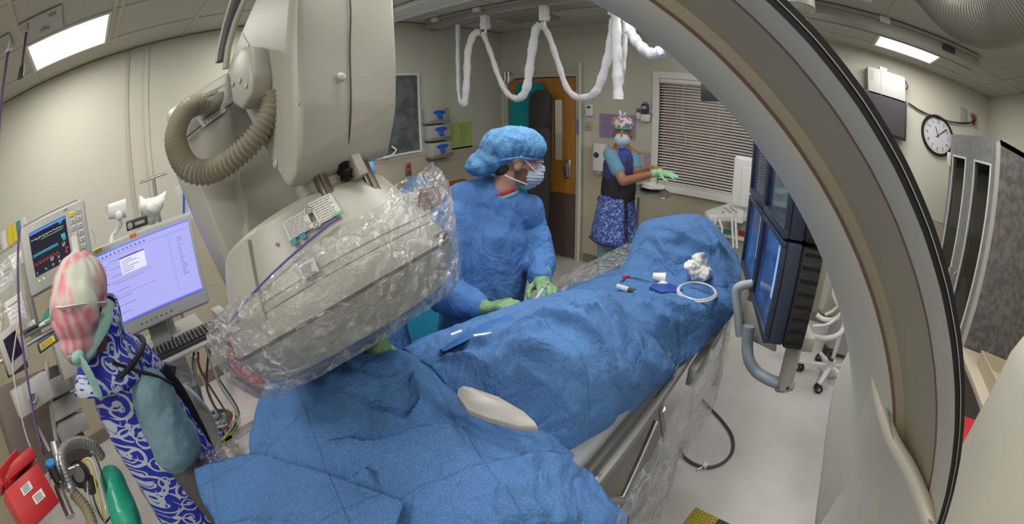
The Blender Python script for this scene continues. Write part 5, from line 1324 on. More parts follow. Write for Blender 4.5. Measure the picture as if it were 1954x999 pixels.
def speck(name, c, w, sc, th):
    m = bpy.data.materials.new(name); m.use_nodes = True; nt = m.node_tree; bb_ = nt.nodes['Principled BSDF']
    tc = nn(nt, 'ShaderNodeTexCoord'); v = nn(nt, 'ShaderNodeTexNoise', i_Scale=sc, i_Detail=2.0, i_Distortion=2.0); nt.links.new(tc.outputs['Object'], v.inputs['Vector'])
    g = nn(nt, 'ShaderNodeMath', operation='GREATER_THAN'); g.inputs[1].default_value = th; nt.links.new(v.outputs['Fac'], g.inputs[0])
    mx = nn(nt, 'ShaderNodeMix', data_type='RGBA'); mx.inputs[6].default_value = c + (1,); mx.inputs[7].default_value = w + (1,)
    nt.links.new(g.outputs[0], mx.inputs[0]); nt.links.new(mx.outputs[2], bb_.inputs['Base Color']); bb_.inputs['Roughness'].default_value = .7
    return m
M_SPECK = speck('blue_speckled_apron', (.012, .05, .30), (.35, .42, .62), 45, .56)
M_NAVY = mat('navy_vest', (.035, .035, .16), .7, bump=.2, bscale=80); M_BAND = mat('black_webbing', (.012, .012, .018), .7, bump=.3, bscale=200)
b = MB(); b.cap(nk3 + V((0, 0, -.03)), chs, .085, .145, 16).cap(chs, base, .148, .142, 16).cap(sR.lerp(chs, .2), sL.lerp(chs, .2), .062, .062)
remeshed(b, 'lead_vest', M_NAVY, nb, .009, 3, folds(.006, 6, 2))
b = MB(); wv = base + V((0, 0, .02)); b.cap(wv + V((0, 0, .10)), wv + V((0, 0, .0)), .152, .158, 18); remeshed(b, 'waist_wrap', M_BAND, nb, .010, 2)
b = MB(); R = []
for k in range(14):
    z = base.z + .01 - (base.z - .60) * k / 13; r = .150 + .075 * (k / 13) ** .8
    R.append([b.bm.verts.new((base.x - .02 * k / 13 + r * cos(a) * (1 + .03 * sin(a * 7)), base.y + .01 + r * .95 * sin(a) * (1 + .03 * sin(a * 7)), z + .02 * sin(a - .5) * k / 13)) for a in [2 * pi * i / 64 for i in range(64)]])
b.skin(R, False, False); sk = b.build('apron_skirt', M_SPECK, nb, fixn=True); so = sk.modifiers.new('s', 'SOLIDIFY'); so.thickness = .006
b = MB(); b.tube([(base.x - .02 + .227 * cos(a) * (1 + .03 * sin(a * 7)), base.y + .01 + .216 * sin(a) * (1 + .03 * sin(a * 7)), .602 + .02 * sin(a - .5)) for a in [2 * pi * i / 64 for i in range(65)]], .006, 6, cap=False).build('apron_hem', M_BAND, nb)
b = MB()
for dy in (0, .03):
    P = []
    for k in range(10):
        z = base.z + .03 - (base.z - .62) * k / 9; r = .158 + .076 * (k / 9) ** .8; a = radians(-125) - dy * 3
        P.append((base.x - .02 * k / 9 + r * cos(a), base.y + .01 + r * .95 * sin(a), z))
    b.tube(P, [(.006, .006)] * 10, 8)
b.build('apron_binding', M_BAND, nb)
b = MB(); b.ell(base + V((-.02, .17, -.06)), (.03, .02, .035)); b.build('belt_clip', M_DARK, nb)
b = MB(); b.cap(sR + V((0, 0, -.005)), sR.lerp(eR, .60), .060, .062, 14).cap(sL + V((0, 0, -.005)), sL.lerp(eL, .6), .054, .056, 14)
M_SCRUBB = mat('blue_scrub', (.13, .28, .40), .85, bump=.2, bscale=120)
remeshed(b, 'scrub_sleeves', M_SCRUBB, nb, .008, 2, folds(.004, 9, 4))
b = MB()
for sx in (-.085, .085):
    hx = base.x - sx * .4; hy = base.y + sx * .9; b.cap((hx, hy, .7), (hx, hy, .08), .095, .075, 14)
remeshed(b, 'scrub_trousers', M_SCRUB, nb, .012, 2, folds(.006, 6, 1))
b = MB(); b.cap(eR.lerp(wR, .86), wR, .036, .03, 12); hand(b, wR, V((3.356,0.993,1.293)) - wR, (-.2, -.1, 1), (-.5, -.2, .7), (8, 6, 8, 12), 30, 1.1, .8)
remeshed(b, 'glove', M_GLOVE_L, nb, .005, 2, folds(.0015, 30))
b = MB(); b.tube(path([nk3 + V((-.06, -.08, -.05)), chs + V((-.10, -.12, .03)), chs + V((-.12, -.12, -.04)), chs + V((-.11, -.09, .02)), nk3 + V((0, -.11, -.06))], 6), .004, 6).build('stethoscope', M_DARK, nb)

# steel tray in front of her
t = thing('instrument_tray', 'steel tray with white cloths beside the masked nurse', 'tray', (3.615,1.324,1.059))
P = [V((3.898,1.571,1.070)), V((3.963,1.321,1.070)), V((3.745,1.173,1.070)), V((3.488,1.148,1.070)), V((3.419,1.374,1.070))]
b = MB(); b.prism(P, (0, 0, -.006)).build('tray_base', M_STEEL, t, smooth=False)
b = MB(); b.tube(P + [P[0]], .009, 8).build('tray_rim', M_STEEL, t)
c0 = (P[0] + P[2]) / 2
b = MB(); b.cyl((c0.x + .12, c0.y + .18, 1.055), (c0.x + .12, c0.y + .18, .06), .014).box((c0.x - .15, c0.y - .15, .0), (c0.x + .17, c0.y + .22, .05), bev=.01).build('stand', M_STEEL, t)
b = MB(); b.ell(c0 + V((0, 0, .022)), (.14, .10, .02)); b.ell(c0 + V((.02, .05, .035)), (.08, .07, .02))
for v in b.bm.verts: v.co.z += .012 * hfold(v.co, 16)
tag(b.build('folded_cloth', M_PAPER), 'white cloth heaped on the steel tray', 'cloth')
b = MB(); b.ell(c0 + V((.05, .11, .018)), (.07, .04, .016)); 
for v in b.bm.verts: v.co.z += .008 * hfold(v.co, 20)
tag(b.build('green_towel', M_GLOVE_L), 'pale green towel on the near end of the steel tray', 'towel')

# ---------- nurse in the foreground, seen from behind
def scroll_material():
    m = bpy.data.materials.new('scroll_print'); m.use_nodes = True; nt = m.node_tree; L = nt.links; bb_ = nt.nodes['Principled BSDF']
    geo = nn(nt, 'ShaderNodeTexCoord'); mp_ = nn(nt, 'ShaderNodeMapping'); mp_.inputs['Rotation'].default_value = (0, 0, 0.5)
    L.new(geo.outputs['Object'], mp_.inputs[0])
    sx = nn(nt, 'ShaderNodeSeparateXYZ'); L.new(mp_.outputs[0], sx.inputs[0])
    def mth(op, a, b_=None, c=None):
        n = nn(nt, 'ShaderNodeMath', operation=op)
        for i, v in enumerate((a, b_, c)):
            if v is None: continue
            if hasattr(v, 'links') or hasattr(v, 'is_linked'): L.new(v, n.inputs[i])
            else: n.inputs[i].default_value = v
        return n.outputs[0]
    geo2 = nn(nt, 'ShaderNodeSeparateXYZ'); L.new(geo.outputs['Object'], geo2.inputs[0])
    def layer(scale, dx, arms, turns, lw):
        co = nn(nt, 'ShaderNodeCombineXYZ'); 
        L.new(mth('MULTIPLY_ADD', mth('ADD', geo2.outputs[0], mth('MULTIPLY', geo2.outputs[1], .8)), scale, dx), co.inputs[0]); L.new(mth('MULTIPLY_ADD', geo2.outputs[2], scale, dx * 2.3), co.inputs[1])
        vo = nn(nt, 'ShaderNodeTexVoronoi', voronoi_dimensions='2D', i_Scale=1.0); vo.inputs['Randomness'].default_value = .75; L.new(co.outputs[0], vo.inputs['Vector'])
        sub = nn(nt, 'ShaderNodeVectorMath', operation='SUBTRACT'); L.new(co.outputs[0], sub.inputs[0]); L.new(vo.outputs['Position'], sub.inputs[1])
        s2 = nn(nt, 'ShaderNodeSeparateXYZ'); L.new(sub.outputs[0], s2.inputs[0])
        ang = mth('ARCTAN2', s2.outputs[1], s2.outputs[0]); r = vo.outputs['Distance']
        ph = mth('ADD', mth('MULTIPLY', ang, arms), mth('MULTIPLY', mth('SQRT', r), turns))
        sn = mth('SINE', ph)
        line = mth('GREATER_THAN', sn, lw)
        inside = mth('LESS_THAN', r, .46)
        dot = mth('LESS_THAN', r, .085)
        return mth('MAXIMUM', mth('MULTIPLY', line, inside), dot)
    a = layer(9.5, 0.0, 1.0, 24.0, .68); c = layer(14.0, 5.3, -1.0, 20.0, .80); e = layer(10.0, 9.1, 4.0, 7.0, .86)
    mx = mth('MAXIMUM', mth('MAXIMUM', a, c), e)
    col = nn(nt, 'ShaderNodeMix', data_type='RGBA'); L.new(mx, col.inputs[0]); col.inputs[6].default_value = (.006, .022, .36, 1); col.inputs[7].default_value = (.45, .50, .60, 1)
    L.new(col.outputs[2], bb_.inputs['Base Color']); bb_.inputs['Roughness'].default_value = .65
    return m
M_SCROLL = scroll_material()
nf = thing('person', 'person in pink swirled cap and scroll patterned apron seen from behind at left', 'person', (-.1, 1.36, 0))
hc4 = V((-0.142,1.353,1.481)); f4 = V((.35, .92, -.12)).normalized()
b = MB(); q4, F4 = head(b, hc4, f4, s=.98)
nk4 = V((-.13, 1.36, 1.36)); c4 = V((-.09, 1.38, 1.17)); p4 = V((-.07, 1.36, .90))
s4r, e4r, w4r = V((-0.019,1.270,1.188)), V((-0.026,1.220,0.974)), V((-0.006,1.100,0.819))
s4l, e4l, w4l = V((-.19, 1.45, 1.28)), V((-.16, 1.64, 1.06)), V((-.05, 1.78, 1.02))
b.cap(q4(0, -.03, -.06), nk4, .050, .052).cap(nk4, c4, .058, .11).cap(c4, p4, .13, .14).cap(s4r, s4l, .055, .055).cap(s4r, e4r, .052, .042).cap(e4r, w4r, .042, .028).cap(s4l, e4l, .052, .042).cap(e4l, w4l, .042, .028)
hand(b, w4r, (.5, -.4, -.1), (0, 0, 1), (.3, .6, 0), (20, 22, 25, 28), 30); hand(b, w4l, (.8, .5, -.1), (0, 0, 1), (-.4, .6, 0), (25, 28, 30, 32), 30)
for sx in (-.09, .09): b.cap((-.07 + sx, 1.36, .88), (-.07 + sx, 1.36, .48), .085, .056).cap((-.07 + sx, 1.36, .48), (-.07 + sx, 1.35, .09), .052, .042).cap((-.07 + sx, 1.37, .045), (-.05 + sx, 1.52, .04), .042, .036)
remeshed(b, 'body', M_SKIN, nf, .007, 2); eyes(q4, F4, nf)
b = MB(); b.ell(q4(0, -.05, -.02), (.072, .055, .075), F4, 12); b.ell(q4(.03, -.05, -.085), (.045, .035, .04), F4, 10); remeshed(b, 'hair', mat('auburn_hair', (.16, .06, .03), .6, bump=.6, bscale=220), nf, .006, 2, folds(.003, 40))
def swirl_material():
    m = bpy.data.materials.new('pink_swirl'); m.use_nodes = True; nt = m.node_tree; bb_ = nt.nodes['Principled BSDF']
    tc = nn(nt, 'ShaderNodeTexCoord'); nz = nn(nt, 'ShaderNodeTexNoise', i_Scale=7.0, i_Detail=2.0); nt.links.new(tc.outputs['Object'], nz.inputs['Vector'])
    w = nn(nt, 'ShaderNodeTexWave', i_Scale=9.0, i_Distortion=9.0, i_Detail=3.0); nt.links.new(tc.outputs['Object'], w.inputs['Vector'])
    c1 = nn(nt, 'ShaderNodeMix', data_type='RGBA'); c1.inputs[6].default_value = (.50, .52, .45, 1); c1.inputs[7].default_value = (.58, .17, .22, 1)
    mr = nn(nt, 'ShaderNodeMapRange'); mr.inputs[1].default_value = .46; mr.inputs[2].default_value = .56; nt.links.new(nz.outputs['Fac'], mr.inputs[0])
    mlt = nn(nt, 'ShaderNodeMath', operation='MULTIPLY'); nt.links.new(mr.outputs[0], mlt.inputs[0])
    mr2 = nn(nt, 'ShaderNodeMapRange'); mr2.inputs[3].default_value = .45; mr2.inputs[4].default_value = 1.0; nt.links.new(w.outputs['Color'], mr2.inputs[0]); nt.links.new(mr2.outputs[0], mlt.inputs[1])
    nt.links.new(mlt.outputs[0], c1.inputs[0]); nt.links.new(c1.outputs[2], bb_.inputs['Base Color']); bb_.inputs['Roughness'].default_value = .9
    return m
b = MB(); b.ell(q4(0, -.012, .06), (.098, .118, .098), F4, 16); b.ell(q4(0, -.095, .015), (.092, .075, .090), F4, 14); b.ell(q4(-.015, -.085, -.06), (.072, .07, .065), F4, 14)
remeshed(b, 'surgical_cap', swirl_material(), nf, .006, 2, pleats(q4(0, 0, .03), F4, .0028, 16))
M_TIE = mat('cap_tie_green', (.24, .42, .38), .85, bump=.2, bscale=100)
b = MB()
b.tube(path([q4(.085, .03, -.01), q4(.085, -.05, -.045), q4(.03, -.12, -.085), q4(-.03, -.14, -.10)], 6), [(.007, .022)] * 19, 8)
b.tube(path([q4(-.07, -.05, -.085), q4(-.035, -.14, -.09), q4(.0, -.15, -.09)], 6), [(.007, .018)] * 13, 8)
b.tube(path([q4(.0, -.155, -.09), q4(.02, -.16, -.13), q4(.025, -.155, -.18), q4(.02, -.15, -.205)], 6), [(.006, .021)] * 19, 8)
b.ell(q4(.0, -.155, -.09), (.024, .016, .018))
b.build('cap_tie', M_TIE, nf)
M_TIEW = mat('mask_tie_white', (.60, .60, .56), .85)
b = MB(); b.tube(path([q4(-.095, .01, .01), q4(-.08, -.09, .05), q4(.0, -.175, .045), q4(.06, -.15, .03), q4(.10, -.05, .0)], 6), [(.003, .010)] * 25, 6)
b.tube(path([q4(.02, -.02, .162), q4(-.01, -.09, .135), q4(-.03, -.15, .075), q4(-.06, -.15, .03), q4(-.12, -.10, .02)], 6), [(.003, .010)] * 25, 6)
b.box((-.03, -.012, -.003), (.03, .012, .003), M=place(q4(-.125, -.09, .02), F4)); b.box((-.012, -.003, -.03), (.012, .003, .03), M=place(q4(.02, -.02, .175), F4))
b.build('mask_tie', M_TIEW, nf)
b = MB(); b.ell(q4(.0, .055, -.05), (.064, .064, .055), F4, 12); remeshed(b, 'face_mask', M_MASK, nf, .006, 2)
b = MB(); R = []
for k in range(8):
    z = 1.275 + .185 * k / 7; r = .100 + .058 * max(0, 1 - k / 3.0) + .005 * cos(k)
    R.append([b.bm.verts.new((nk4.x + r * cos(a), nk4.y + .01 + r * sin(a), z + .012 * sin(a * 2))) for a in [2 * pi * i / 36 for i in range(36)]])
b.skin(R, False, False); co = b.build('thyroid_collar', M_SCROLL, nf); so = co.modifiers.new('s', 'SOLIDIFY'); so.thickness = .008
b = MB(); b.cap(nk4 + V((0, .01, -.03)), c4, .10, .150, 18).cap(c4, p4, .155, .168, 18).cap(p4, (-.06, 1.36, .55), .170, .20, 18).cap(s4r.lerp(c4, .28), s4l.lerp(c4, .10), .075, .080, 16)
remeshed(b, 'lead_apron', M_SCROLL, nf, .009, 4, folds(.004, 4, 7))
# black edging of the armhole and shoulder
b = MB(); ce_ = s4r.lerp(c4, .16); ad = (s4r - c4).normalized(); A = ad.orthogonal().normalized(); B_ = ad.cross(A)
b.tube([ce_ + A * .092 * cos(t) + B_ * .092 * sin(t) for t in [2 * pi * k / 32 for k in range(33)]], .008, 8, cap=False)
b.tube([V((nk4.x + .01 + .138 * cos(a), nk4.y + .010 + .135 * sin(a), 1.292 + .02 * cos(a))) for a in [2 * pi * k / 28 for k in range(29)]], .009, 8, cap=False)
b.build('apron_binding', M_BAND, nf)
b = MB(); b.cap(s4r + V((-.01, 0, .0)), s4r.lerp(e4r, .72), .078, .088, 18)
remeshed(b, 'scrub_sleeve', M_SCRUB, nf, .008, 3, folds(.009, 8, 4, .003))
b = MB(); b.cap(s4r.lerp(e4r, .55), e4r, .062, .060, 16).cap(e4r, w4r, .060, .040, 16); b.cap(s4l, e4l, .062, .055).cap(e4l, w4l, .055, .04)
remeshed(b, 'undershirt_sleeves', mat('charcoal_knit', (.07, .07, .075), .9, bump=.3, bscale=200), nf, .008, 2, folds(.004, 12, 4, .003))
M_VELC = mat('black_velcro', (.010, .008, .014), .9, bump=.8, bscale=300)
b = MB(); b.tube(path([(-0.107,1.265,1.331), (-0.053,1.259,1.287), (0.005,1.240,1.251), (0.048,1.259,1.196)], 6), [(.006, .016)] * 19, 8); b.build('shoulder_strap', M_BAND, nf)
b = MB(); b.tube(path([(0.028,1.300,1.223), (0.055,1.319,1.155), (0.069,1.338,1.074), (0.075,1.338,0.968), (0.072,1.338,0.871)], 6), [(.010, .030)] * 25, 8, up=(0, 1, 0)); b.build('velcro_flap', M_VELC, nf)
b = MB(); b.box((-.02, -.012, -.035), (.02, .012, .03), M=place((0.060,1.329,1.196), Matrix.Rotation(.6, 3, 'Y'))); b.build('strap_buckle', M_DARK, nf)


# ------------------------------------------------------------------ monitor bank on its boom
A0 = V((1.45, .04, 1.06)); WD = V((.82, .24, 0)).normalized(); UPV = V((0, 0, 1)); BW = .86; BH = .74; NV = UPV.cross(WD).normalized()
if NV.y < 0: NV = -NV
MT = Matrix.Translation(A0) @ Matrix((WD, NV, UPV)).transposed().to_4x4()   # x along, y towards screens, z up
t = thing('monitor_bank', 'bank of four black flat monitors hung facing the doctor', 'monitor bank', tuple(A0))
def scr(name, c, e):
    m = bpy.data.materials.new(name); m.use_nodes = True; nt = m.node_tree; bb_ = nt.nodes['Principled BSDF']
    tc = nn(nt, 'ShaderNodeTexCoord'); nz = nn(nt, 'ShaderNodeTexNoise', i_Scale=3.5, i_Detail=2.0); nt.links.new(tc.outputs['Object'], nz.inputs['Vector'])
    cr = nn(nt, 'ShaderNodeValToRGB'); cr.color_ramp.elements[0].position = .35; cr.color_ramp.elements[0].color = (c[0] * .25, c[1] * .25, c[2] * .3, 1); cr.color_ramp.elements[1].position = .65; cr.color_ramp.elements[1].color = c + (1,)
    nt.links.new(nz.outputs['Fac'], cr.inputs[0]); nt.links.new(cr.outputs[0], bb_.inputs['Emission Color']); bb_.inputs['Emission Strength'].default_value = e
    bb_.inputs['Base Color'].default_value = (.01, .015, .03, 1); bb_.inputs['Roughness'].default_value = .08; return m
M_SCR = scr('screen_blue', (.03, .10, .36), .55); M_SCR2 = scr('screen_dim', (.06, .09, .14), .5)  # blue gradients of the drape reflected in the screens, painted as emission
labs = {(0, 0): 'bottom', (1, 0): 'bottom', (0, 1): 'top', (1, 1): 'top'}
for i in (0, 1):
    for j in (0, 1):
        x0 = .008 + i * .432; z0 = .005 + j * .37; w_, h_ = .42, .36
        b = MB(); b.box((x0, -.055, z0), (x0 + w_, -.001, z0 + h_), M=MT, bev=.006)
        for a in [(x0, 0, z0, x0 + w_, .018, z0 + .028), (x0, 0, z0 + h_ - .02, x0 + w_, .018, z0 + h_), (x0, 0, z0 + .028, x0 + .02, .018, z0 + h_ - .02), (x0 + w_ - .02, 0, z0 + .028, x0 + w_, .018, z0 + h_ - .02)]:
            b.box(a[:3], a[3:], M=MT, bev=.002)
        pnl = b.build('monitor', mat('monitor_navy', (.03, .04, .07), .35), t)
        b = MB(); b.box((x0 + .02, -.0008, z0 + .028), (x0 + w_ - .02, .002, z0 + h_ - .02), M=MT); b.build('screen', M_SCR if j == 0 else M_SCR2, pnl, smooth=False)
        if j == 0:
            b = MB(); b.box((x0 + .05, .002, z0 + .13), (x0 + .11, .0026, z0 + .32), M=MT); b.build('bright_window', mat('screen_glow', (.25, .42, .75), .3, emit=.5), pnl, smooth=False)
b = MB(); b.box((-.004, -.135, .0), (.86, -.056, .36), M=MT, bev=.012); b.box((-.004, -.135, .375), (.86, -.056, .735), M=MT, bev=.012); b.build('rear_case', mat('case_black', (.02, .02, .022), .6, bump=.5, bscale=200), t)
b = MB()
for k in range(16): b.box((-.006, -.13, .02 + k * .045), (-.0035, -.065, .032 + k * .045), M=MT)
b.build('vent_grille', M_BLACK, t, smooth=False)
b = MB(); b.box((.1, -.20, .1), (.76, -.136, .62), M=MT, bev=.02); b.box((.30, -.30, .25), (.56, -.20, .5), M=MT, bev=.02); b.build('mounting_plate', M_CREAM, t)
b = MB(); hull(b, [(1.935,0.241,1.000), (1.921,0.186,0.843), (1.869,0.203,1.039), (1.779,0.057,1.076), (1.720,0.005,0.910), (1.834,0.151,0.880), (1.899,0.044,0.996), (1.860,0.001,0.842)], .012); b.build('handle_box', M_CREAM, t)
b = MB(); b.box((.05, -.20, -.03), (.84, -.137, .03), M=MT, bev=.01); b.build('cross_beam', M_CREAM, t)
b = MB(); b.cyl((1.678,-0.073,0.792), (1.679,-0.059,1.118), .034, n=24).cyl((1.679,-0.060,1.114), (1.679,-0.059,1.283), .040, n=24).cyl((1.679,-0.059,1.279), (1.679,-0.066,1.655), .033, n=24); b.build('support_post', M_CREAM, t)
b = MB(); hull(b, [(1.670,-0.026,0.807), (1.670,-0.035,0.767), (1.658,-0.072,0.773), (1.656,-0.112,0.802), (1.656,-0.109,0.842), (1.740,-0.034,0.785), (1.729,-0.046,0.726), (1.726,-0.124,0.761), (1.726,-0.116,0.811)], .008); b.build('corner_block', M_CREAM, t)
for px_ in ((1.654,-0.056,0.801), (1.648,-0.088,0.810)): 
    b = MB(); b.lathe([(.007, 0), (.007, .004)], px_, (-.98, 0, .2), 14).build('screw', M_DARK, t)
b = MB(); b.tube(path([(1.744,0.146,0.979), (1.735,0.136,0.906), (1.716,0.111,0.847), (1.709,0.066,0.807), (1.690,0.009,0.800), (1.679,-0.046,0.801)], 6), .026, 16); b.build('grab_handle', M_BLUEGREY, t)
b = MB(); b.tube(path([(1.841,0.186,0.879), (1.847,0.215,0.970), (1.854,0.241,1.059), (1.855,0.232,1.094), (1.872,0.178,1.115)], 6), .020, 14); b.build('side_handle', mat('handle_greyblue', (.36, .42, .44), .4), t)
b = MB(); b.tube([(1.679,-0.067,1.646), (1.720,-0.033,1.839), (1.800,0.017,2.039), (1.899,0.047,2.256)], .033, 20); b.build('hanger_arm', M_CREAM, t)
# grey service arm behind the bank
b = MB(); hull(b, [(2.099,-0.071,1.159), (2.095,-0.138,1.228), (2.091,-0.198,1.144), (2.096,-0.124,0.991), (1.999,-0.063,1.088), (1.992,-0.174,1.019)], .01); b.build('arm_joint', M_GREY, t)

# small dark ceiling display in front of the window
t = thing('hanging_display', 'small black display hanging in front of the upper window corner', 'display', (3.226,0.693,1.991))
c0 = V((3.295,0.838,2.070)); c1 = V((3.296,0.836,1.894)); c2 = V((3.363,0.502,1.923)); c3 = V((3.362,0.505,2.101))
b = MB(); b.prism([c0, c1, c2, c3], (.05, 0, .0), bev=.004).build('case', M_DARK, t)
b = MB(); m0 = (c0 + c3) / 2 + V((.03, 0, 0)); b.cyl(m0, (m0.x, m0.y, 2.74), .02); b.build('drop_pole', M_WHITE, t)
# pale lead-glass box / ultrasound cart by the window
t = thing('ultrasound_cart', 'pale ultrasound machine with keyboard and probes under the window', 'medical cart', (3.75, .6, 0))
b = MB(); P = [V((3.762,0.866,0.980)), V((4.386,0.766,0.980)), V((4.623,0.540,0.980)), V((3.984,0.453,0.980)), V((3.600,0.780,0.980))]
b.prism(P, (0, 0, -.05), bev=.008).build('console', M_WHITE, t)
kb = [V((4.159,0.759,0.985)), V((4.409,0.544,0.985)), V((4.045,0.491,0.985)), V((3.762,0.725,0.985))]
for r_ in range(4):
    for c_ in range(9):
        a = kb[0].lerp(kb[1], (c_ + .5) / 9); d_ = kb[3].lerp(kb[2], (c_ + .5) / 9); p = a.lerp(d_, (r_ + .5) / 4)
        MB().box((p.x - .018, p.y - .010, .981), (p.x + .018, p.y + .010, .992), bev=.002).build('key', M_LGREY if (r_ + c_) % 2 else M_PAPER, t)
MB().lathe([(.022, 0), (.02, .012), (.01, .018)], (4.095,0.730,0.981), (0, 0, 1), 20).build('trackball', M_WHITE, t)
c0 = V((4.224,0.647,0.600)); 
b = MB(); b.box((c0.x - .05, c0.y - .22, .08), (c0.x + .45, c0.y + .22, .70), bev=.03); b.box((c0.x + .15, c0.y - .08, .70), (c0.x + .3, c0.y + .08, .94), bev=.02); b.build('body', M_LGREY, t)
b = MB(); b.box((c0.x - .12, c0.y - .24, .70), (c0.x + .2, c0.y + .24, .73), bev=.008); b.build('shelf', M_WHITE, t)
b = MB(); b.box((c0.x - .10, c0.y + .02, .731), (c0.x, c0.y + .18, .75), bev=.004); b.build('green_wipes', M_GREEN, t)
b = MB(); b.cyl((c0.x - .06, c0.y - .04, .76), (c0.x - .06, c0.y - .12, .76), .022); b.build('red_tube', M_RED, t); b = MB(); b.cyl((c0.x - .06, c0.y - .121, .76), (c0.x - .06, c0.y - .20, .76), .022); b.build('white_tube', M_WHITE, t)
for k, (xa, xb) in enumerate(((1362, 1372), (1366, 1382), (1374, 1388))):
    b = MB(); b.tube(path([(3.528,0.717,1.005), (3.529,0.713,0.886), (3.530,0.707,0.756) if False else (3.534,0.684,0.782), (3.540,0.654,0.896), (3.533,0.689,0.984)], 6) if k == 0 else path([V((3.547,0.617,1.022)) + V((0, -.03 * k, 0)), V((3.550,0.599,0.906)) + V((0, -.03 * k, 0)), V((3.554,0.575,0.780)) + V((0, -.03 * k, 0))], 6), .010, 8); b.build('probe_cable', M_WHITE, t)
b = MB(); c = V((3.667,0.494,1.358)); b.box((c.x, c.y - .02, 1.08), (c.x + .12, c.y + .14, 1.50), bev=.03, seg=3).box((c.x - .02, c.y - .06, 1.10), (c.x, c.y + .06, 1.42), bev=.01); b.box((c.x + .03, c.y + .02, .95), (c.x + .09, c.y + .08, 1.08), bev=.01); b.build('display_unit', M_WHITE, t)
for sx in (0, 1):
    for sy in (-1, 1): MB().cyl((c0.x + .02 + sx * .36, c0.y + sy * .18 - .015, .04), (c0.x + .02 + sx * .36, c0.y + sy * .18 + .015, .04), .04).build('caster', M_DARK, t)

# instruments on the leg drape
M_CLR = mat('clear_tube', (.62, .66, .70), .2, spec=.8)
t = thing('catheter_coil', 'coiled clear catheter loop lying on the blue drape', 'catheter', (1.816,0.412,1.040)); cc_ = V((1.769,0.400,1.052))
b = MB(); e1_, e2_ = V((1.801,0.320,1.052)) - cc_, V((1.873,0.424,1.052)) - cc_
for k_, s_ in ((0, 1.0), (1, .92)): b.tube([cc_ + e1_ * cos(a) * s_ + e2_ * sin(a) * s_ + V((0, 0, .004 + .005 * k_)) for a in [2 * pi * k / 40 for k in range(41)]], .0042, 8)
b.build('tubing', M_CLR, t)
t = thing('catheter', 'thin dark curved catheter on the drape left of the white spool', 'catheter', (1.688,0.660,1.045))
b = MB(); b.tube(path([(1.615,0.694,1.050), (1.699,0.725,1.050), (1.772,0.709,1.045), (1.791,0.652,1.040), (1.768,0.563,1.040)], 8), .004, 8); b.build('tubing', mat('cath_blue', (.08, .12, .25), .3), t)
b = MB(); b.cyl((1.733,0.731,1.052), (1.759,0.717,1.052), .007).build('red_cap', M_RED, t)
t = thing('syringe', 'clear syringe with black plunger lying flat on the leg drape', 'syringe', (1.608,0.663,1.060)); p0, p1 = V((1.593,0.696,1.066)), V((1.585,0.625,1.066))
b = MB(); b.cyl(p0, p1, .012, n=16).build('barrel', M_CLR, t); b = MB(); b.cyl(p0.lerp(p1, .75), p1 + (p1 - p0) * .12, .0125, n=16).build('plunger', M_INK, t)
b = MB(); b.cyl(p1 + (p1 - p0) * .12, p1 + (p1 - p0) * .3, .005).build('tip', M_CLR, t)
t = thing('white_cup', 'small white plastic cup lying on its side on the leg drape', 'cup', (1.838,0.600,1.050)); p0, p1 = V((1.807,0.620,1.060)), V((1.824,0.566,1.060))
b = MB(); b.cyl(p0, p1, .016, .024, n=24); b.build('cup', M_WHITE, t)
b = MB(); b.ell((1.796,0.564,1.045), (.02, .02, .01)); b.cyl((1.767,0.581,1.048), (1.784,0.538,1.048), .006); tag(b.build('stopcock', M_CLR), 'small clear stopcock lying beside the white cup', 'stopcock')
b = MB(); P = [(1.672,0.586,1.050), (1.720,0.588,1.050), (1.788,0.526,1.040), (1.762,0.476,1.040), (1.722,0.465,1.040), (1.653,0.522,1.050)]; b.prism([V(p) + V((0, 0, .016)) for p in P], (0, 0, -.026), bev=.004)
tag(b.build('control_puck', mat('puck_blue', (.015, .06, .32), .5)), 'dark blue flat pad lying on the leg drape', 'pad')
b = MB(); P = [(1.539,0.607,1.060), (1.545,0.564,1.060), (1.525,0.551,1.060), (1.515,0.598,1.060)]; b.prism([V(p) + V((0, 0, .01)) for p in P], (0, 0, -.02), bev=.003)
tag(b.build('blue_clip', mat('puck_blue', (.015, .06, .32), .5)), 'small dark blue wedge at the fold of the leg drape', 'clip')
b = MB(); g0 = V((1.979,0.450,1.060)); rg = random.Random(11)
b.ell(g0 + V((0, 0, .01)), (.055, .05, .03), None, 12); b.ell(g0 + V((.02, .01, .045)), (.035, .03, .04), None, 12); b.ell(g0 + V((-.03, .03, .03)), (.03, .03, .03), None, 12)
def gz(p, n): return n * (.020 * hfold(p, 15, 2) + .010 * hfold(p, 38, 3) - .01)
o = remeshed(b, 'gauze_wad', M_PAPER, None, .004, 0, gz); tag(o, 'crumpled white gauze wad on the drape before the pillow', 'gauze')
b = MB(); b.ell(V((2.060,0.422,1.050)), (.035, .012, .012), Matrix.Rotation(.5, 3, 'Z'), 8); tag(b.build('gauze_roll', M_PAPER), 'small white gauze roll beside the crumpled gauze', 'gauze roll')


# ------------------------------------------------------------------ equipment at the left
def quadM(tl, tr, bl):
    """frame of a screen from three corners: x right, y up, z out of the face; returns matrix at bottom-left, width, height"""
    tl, tr, bl = V(tl), V(tr), V(bl); x = (tr - tl); w = x.length; x.normalize(); y = (tl - bl); y = (y - x * y.dot(x)); h = y.length; y.normalize(); z = x.cross(y)
    return Matrix.Translation(tl - y * h) @ Matrix((x, y, z)).transposed().to_4x4(), w, h
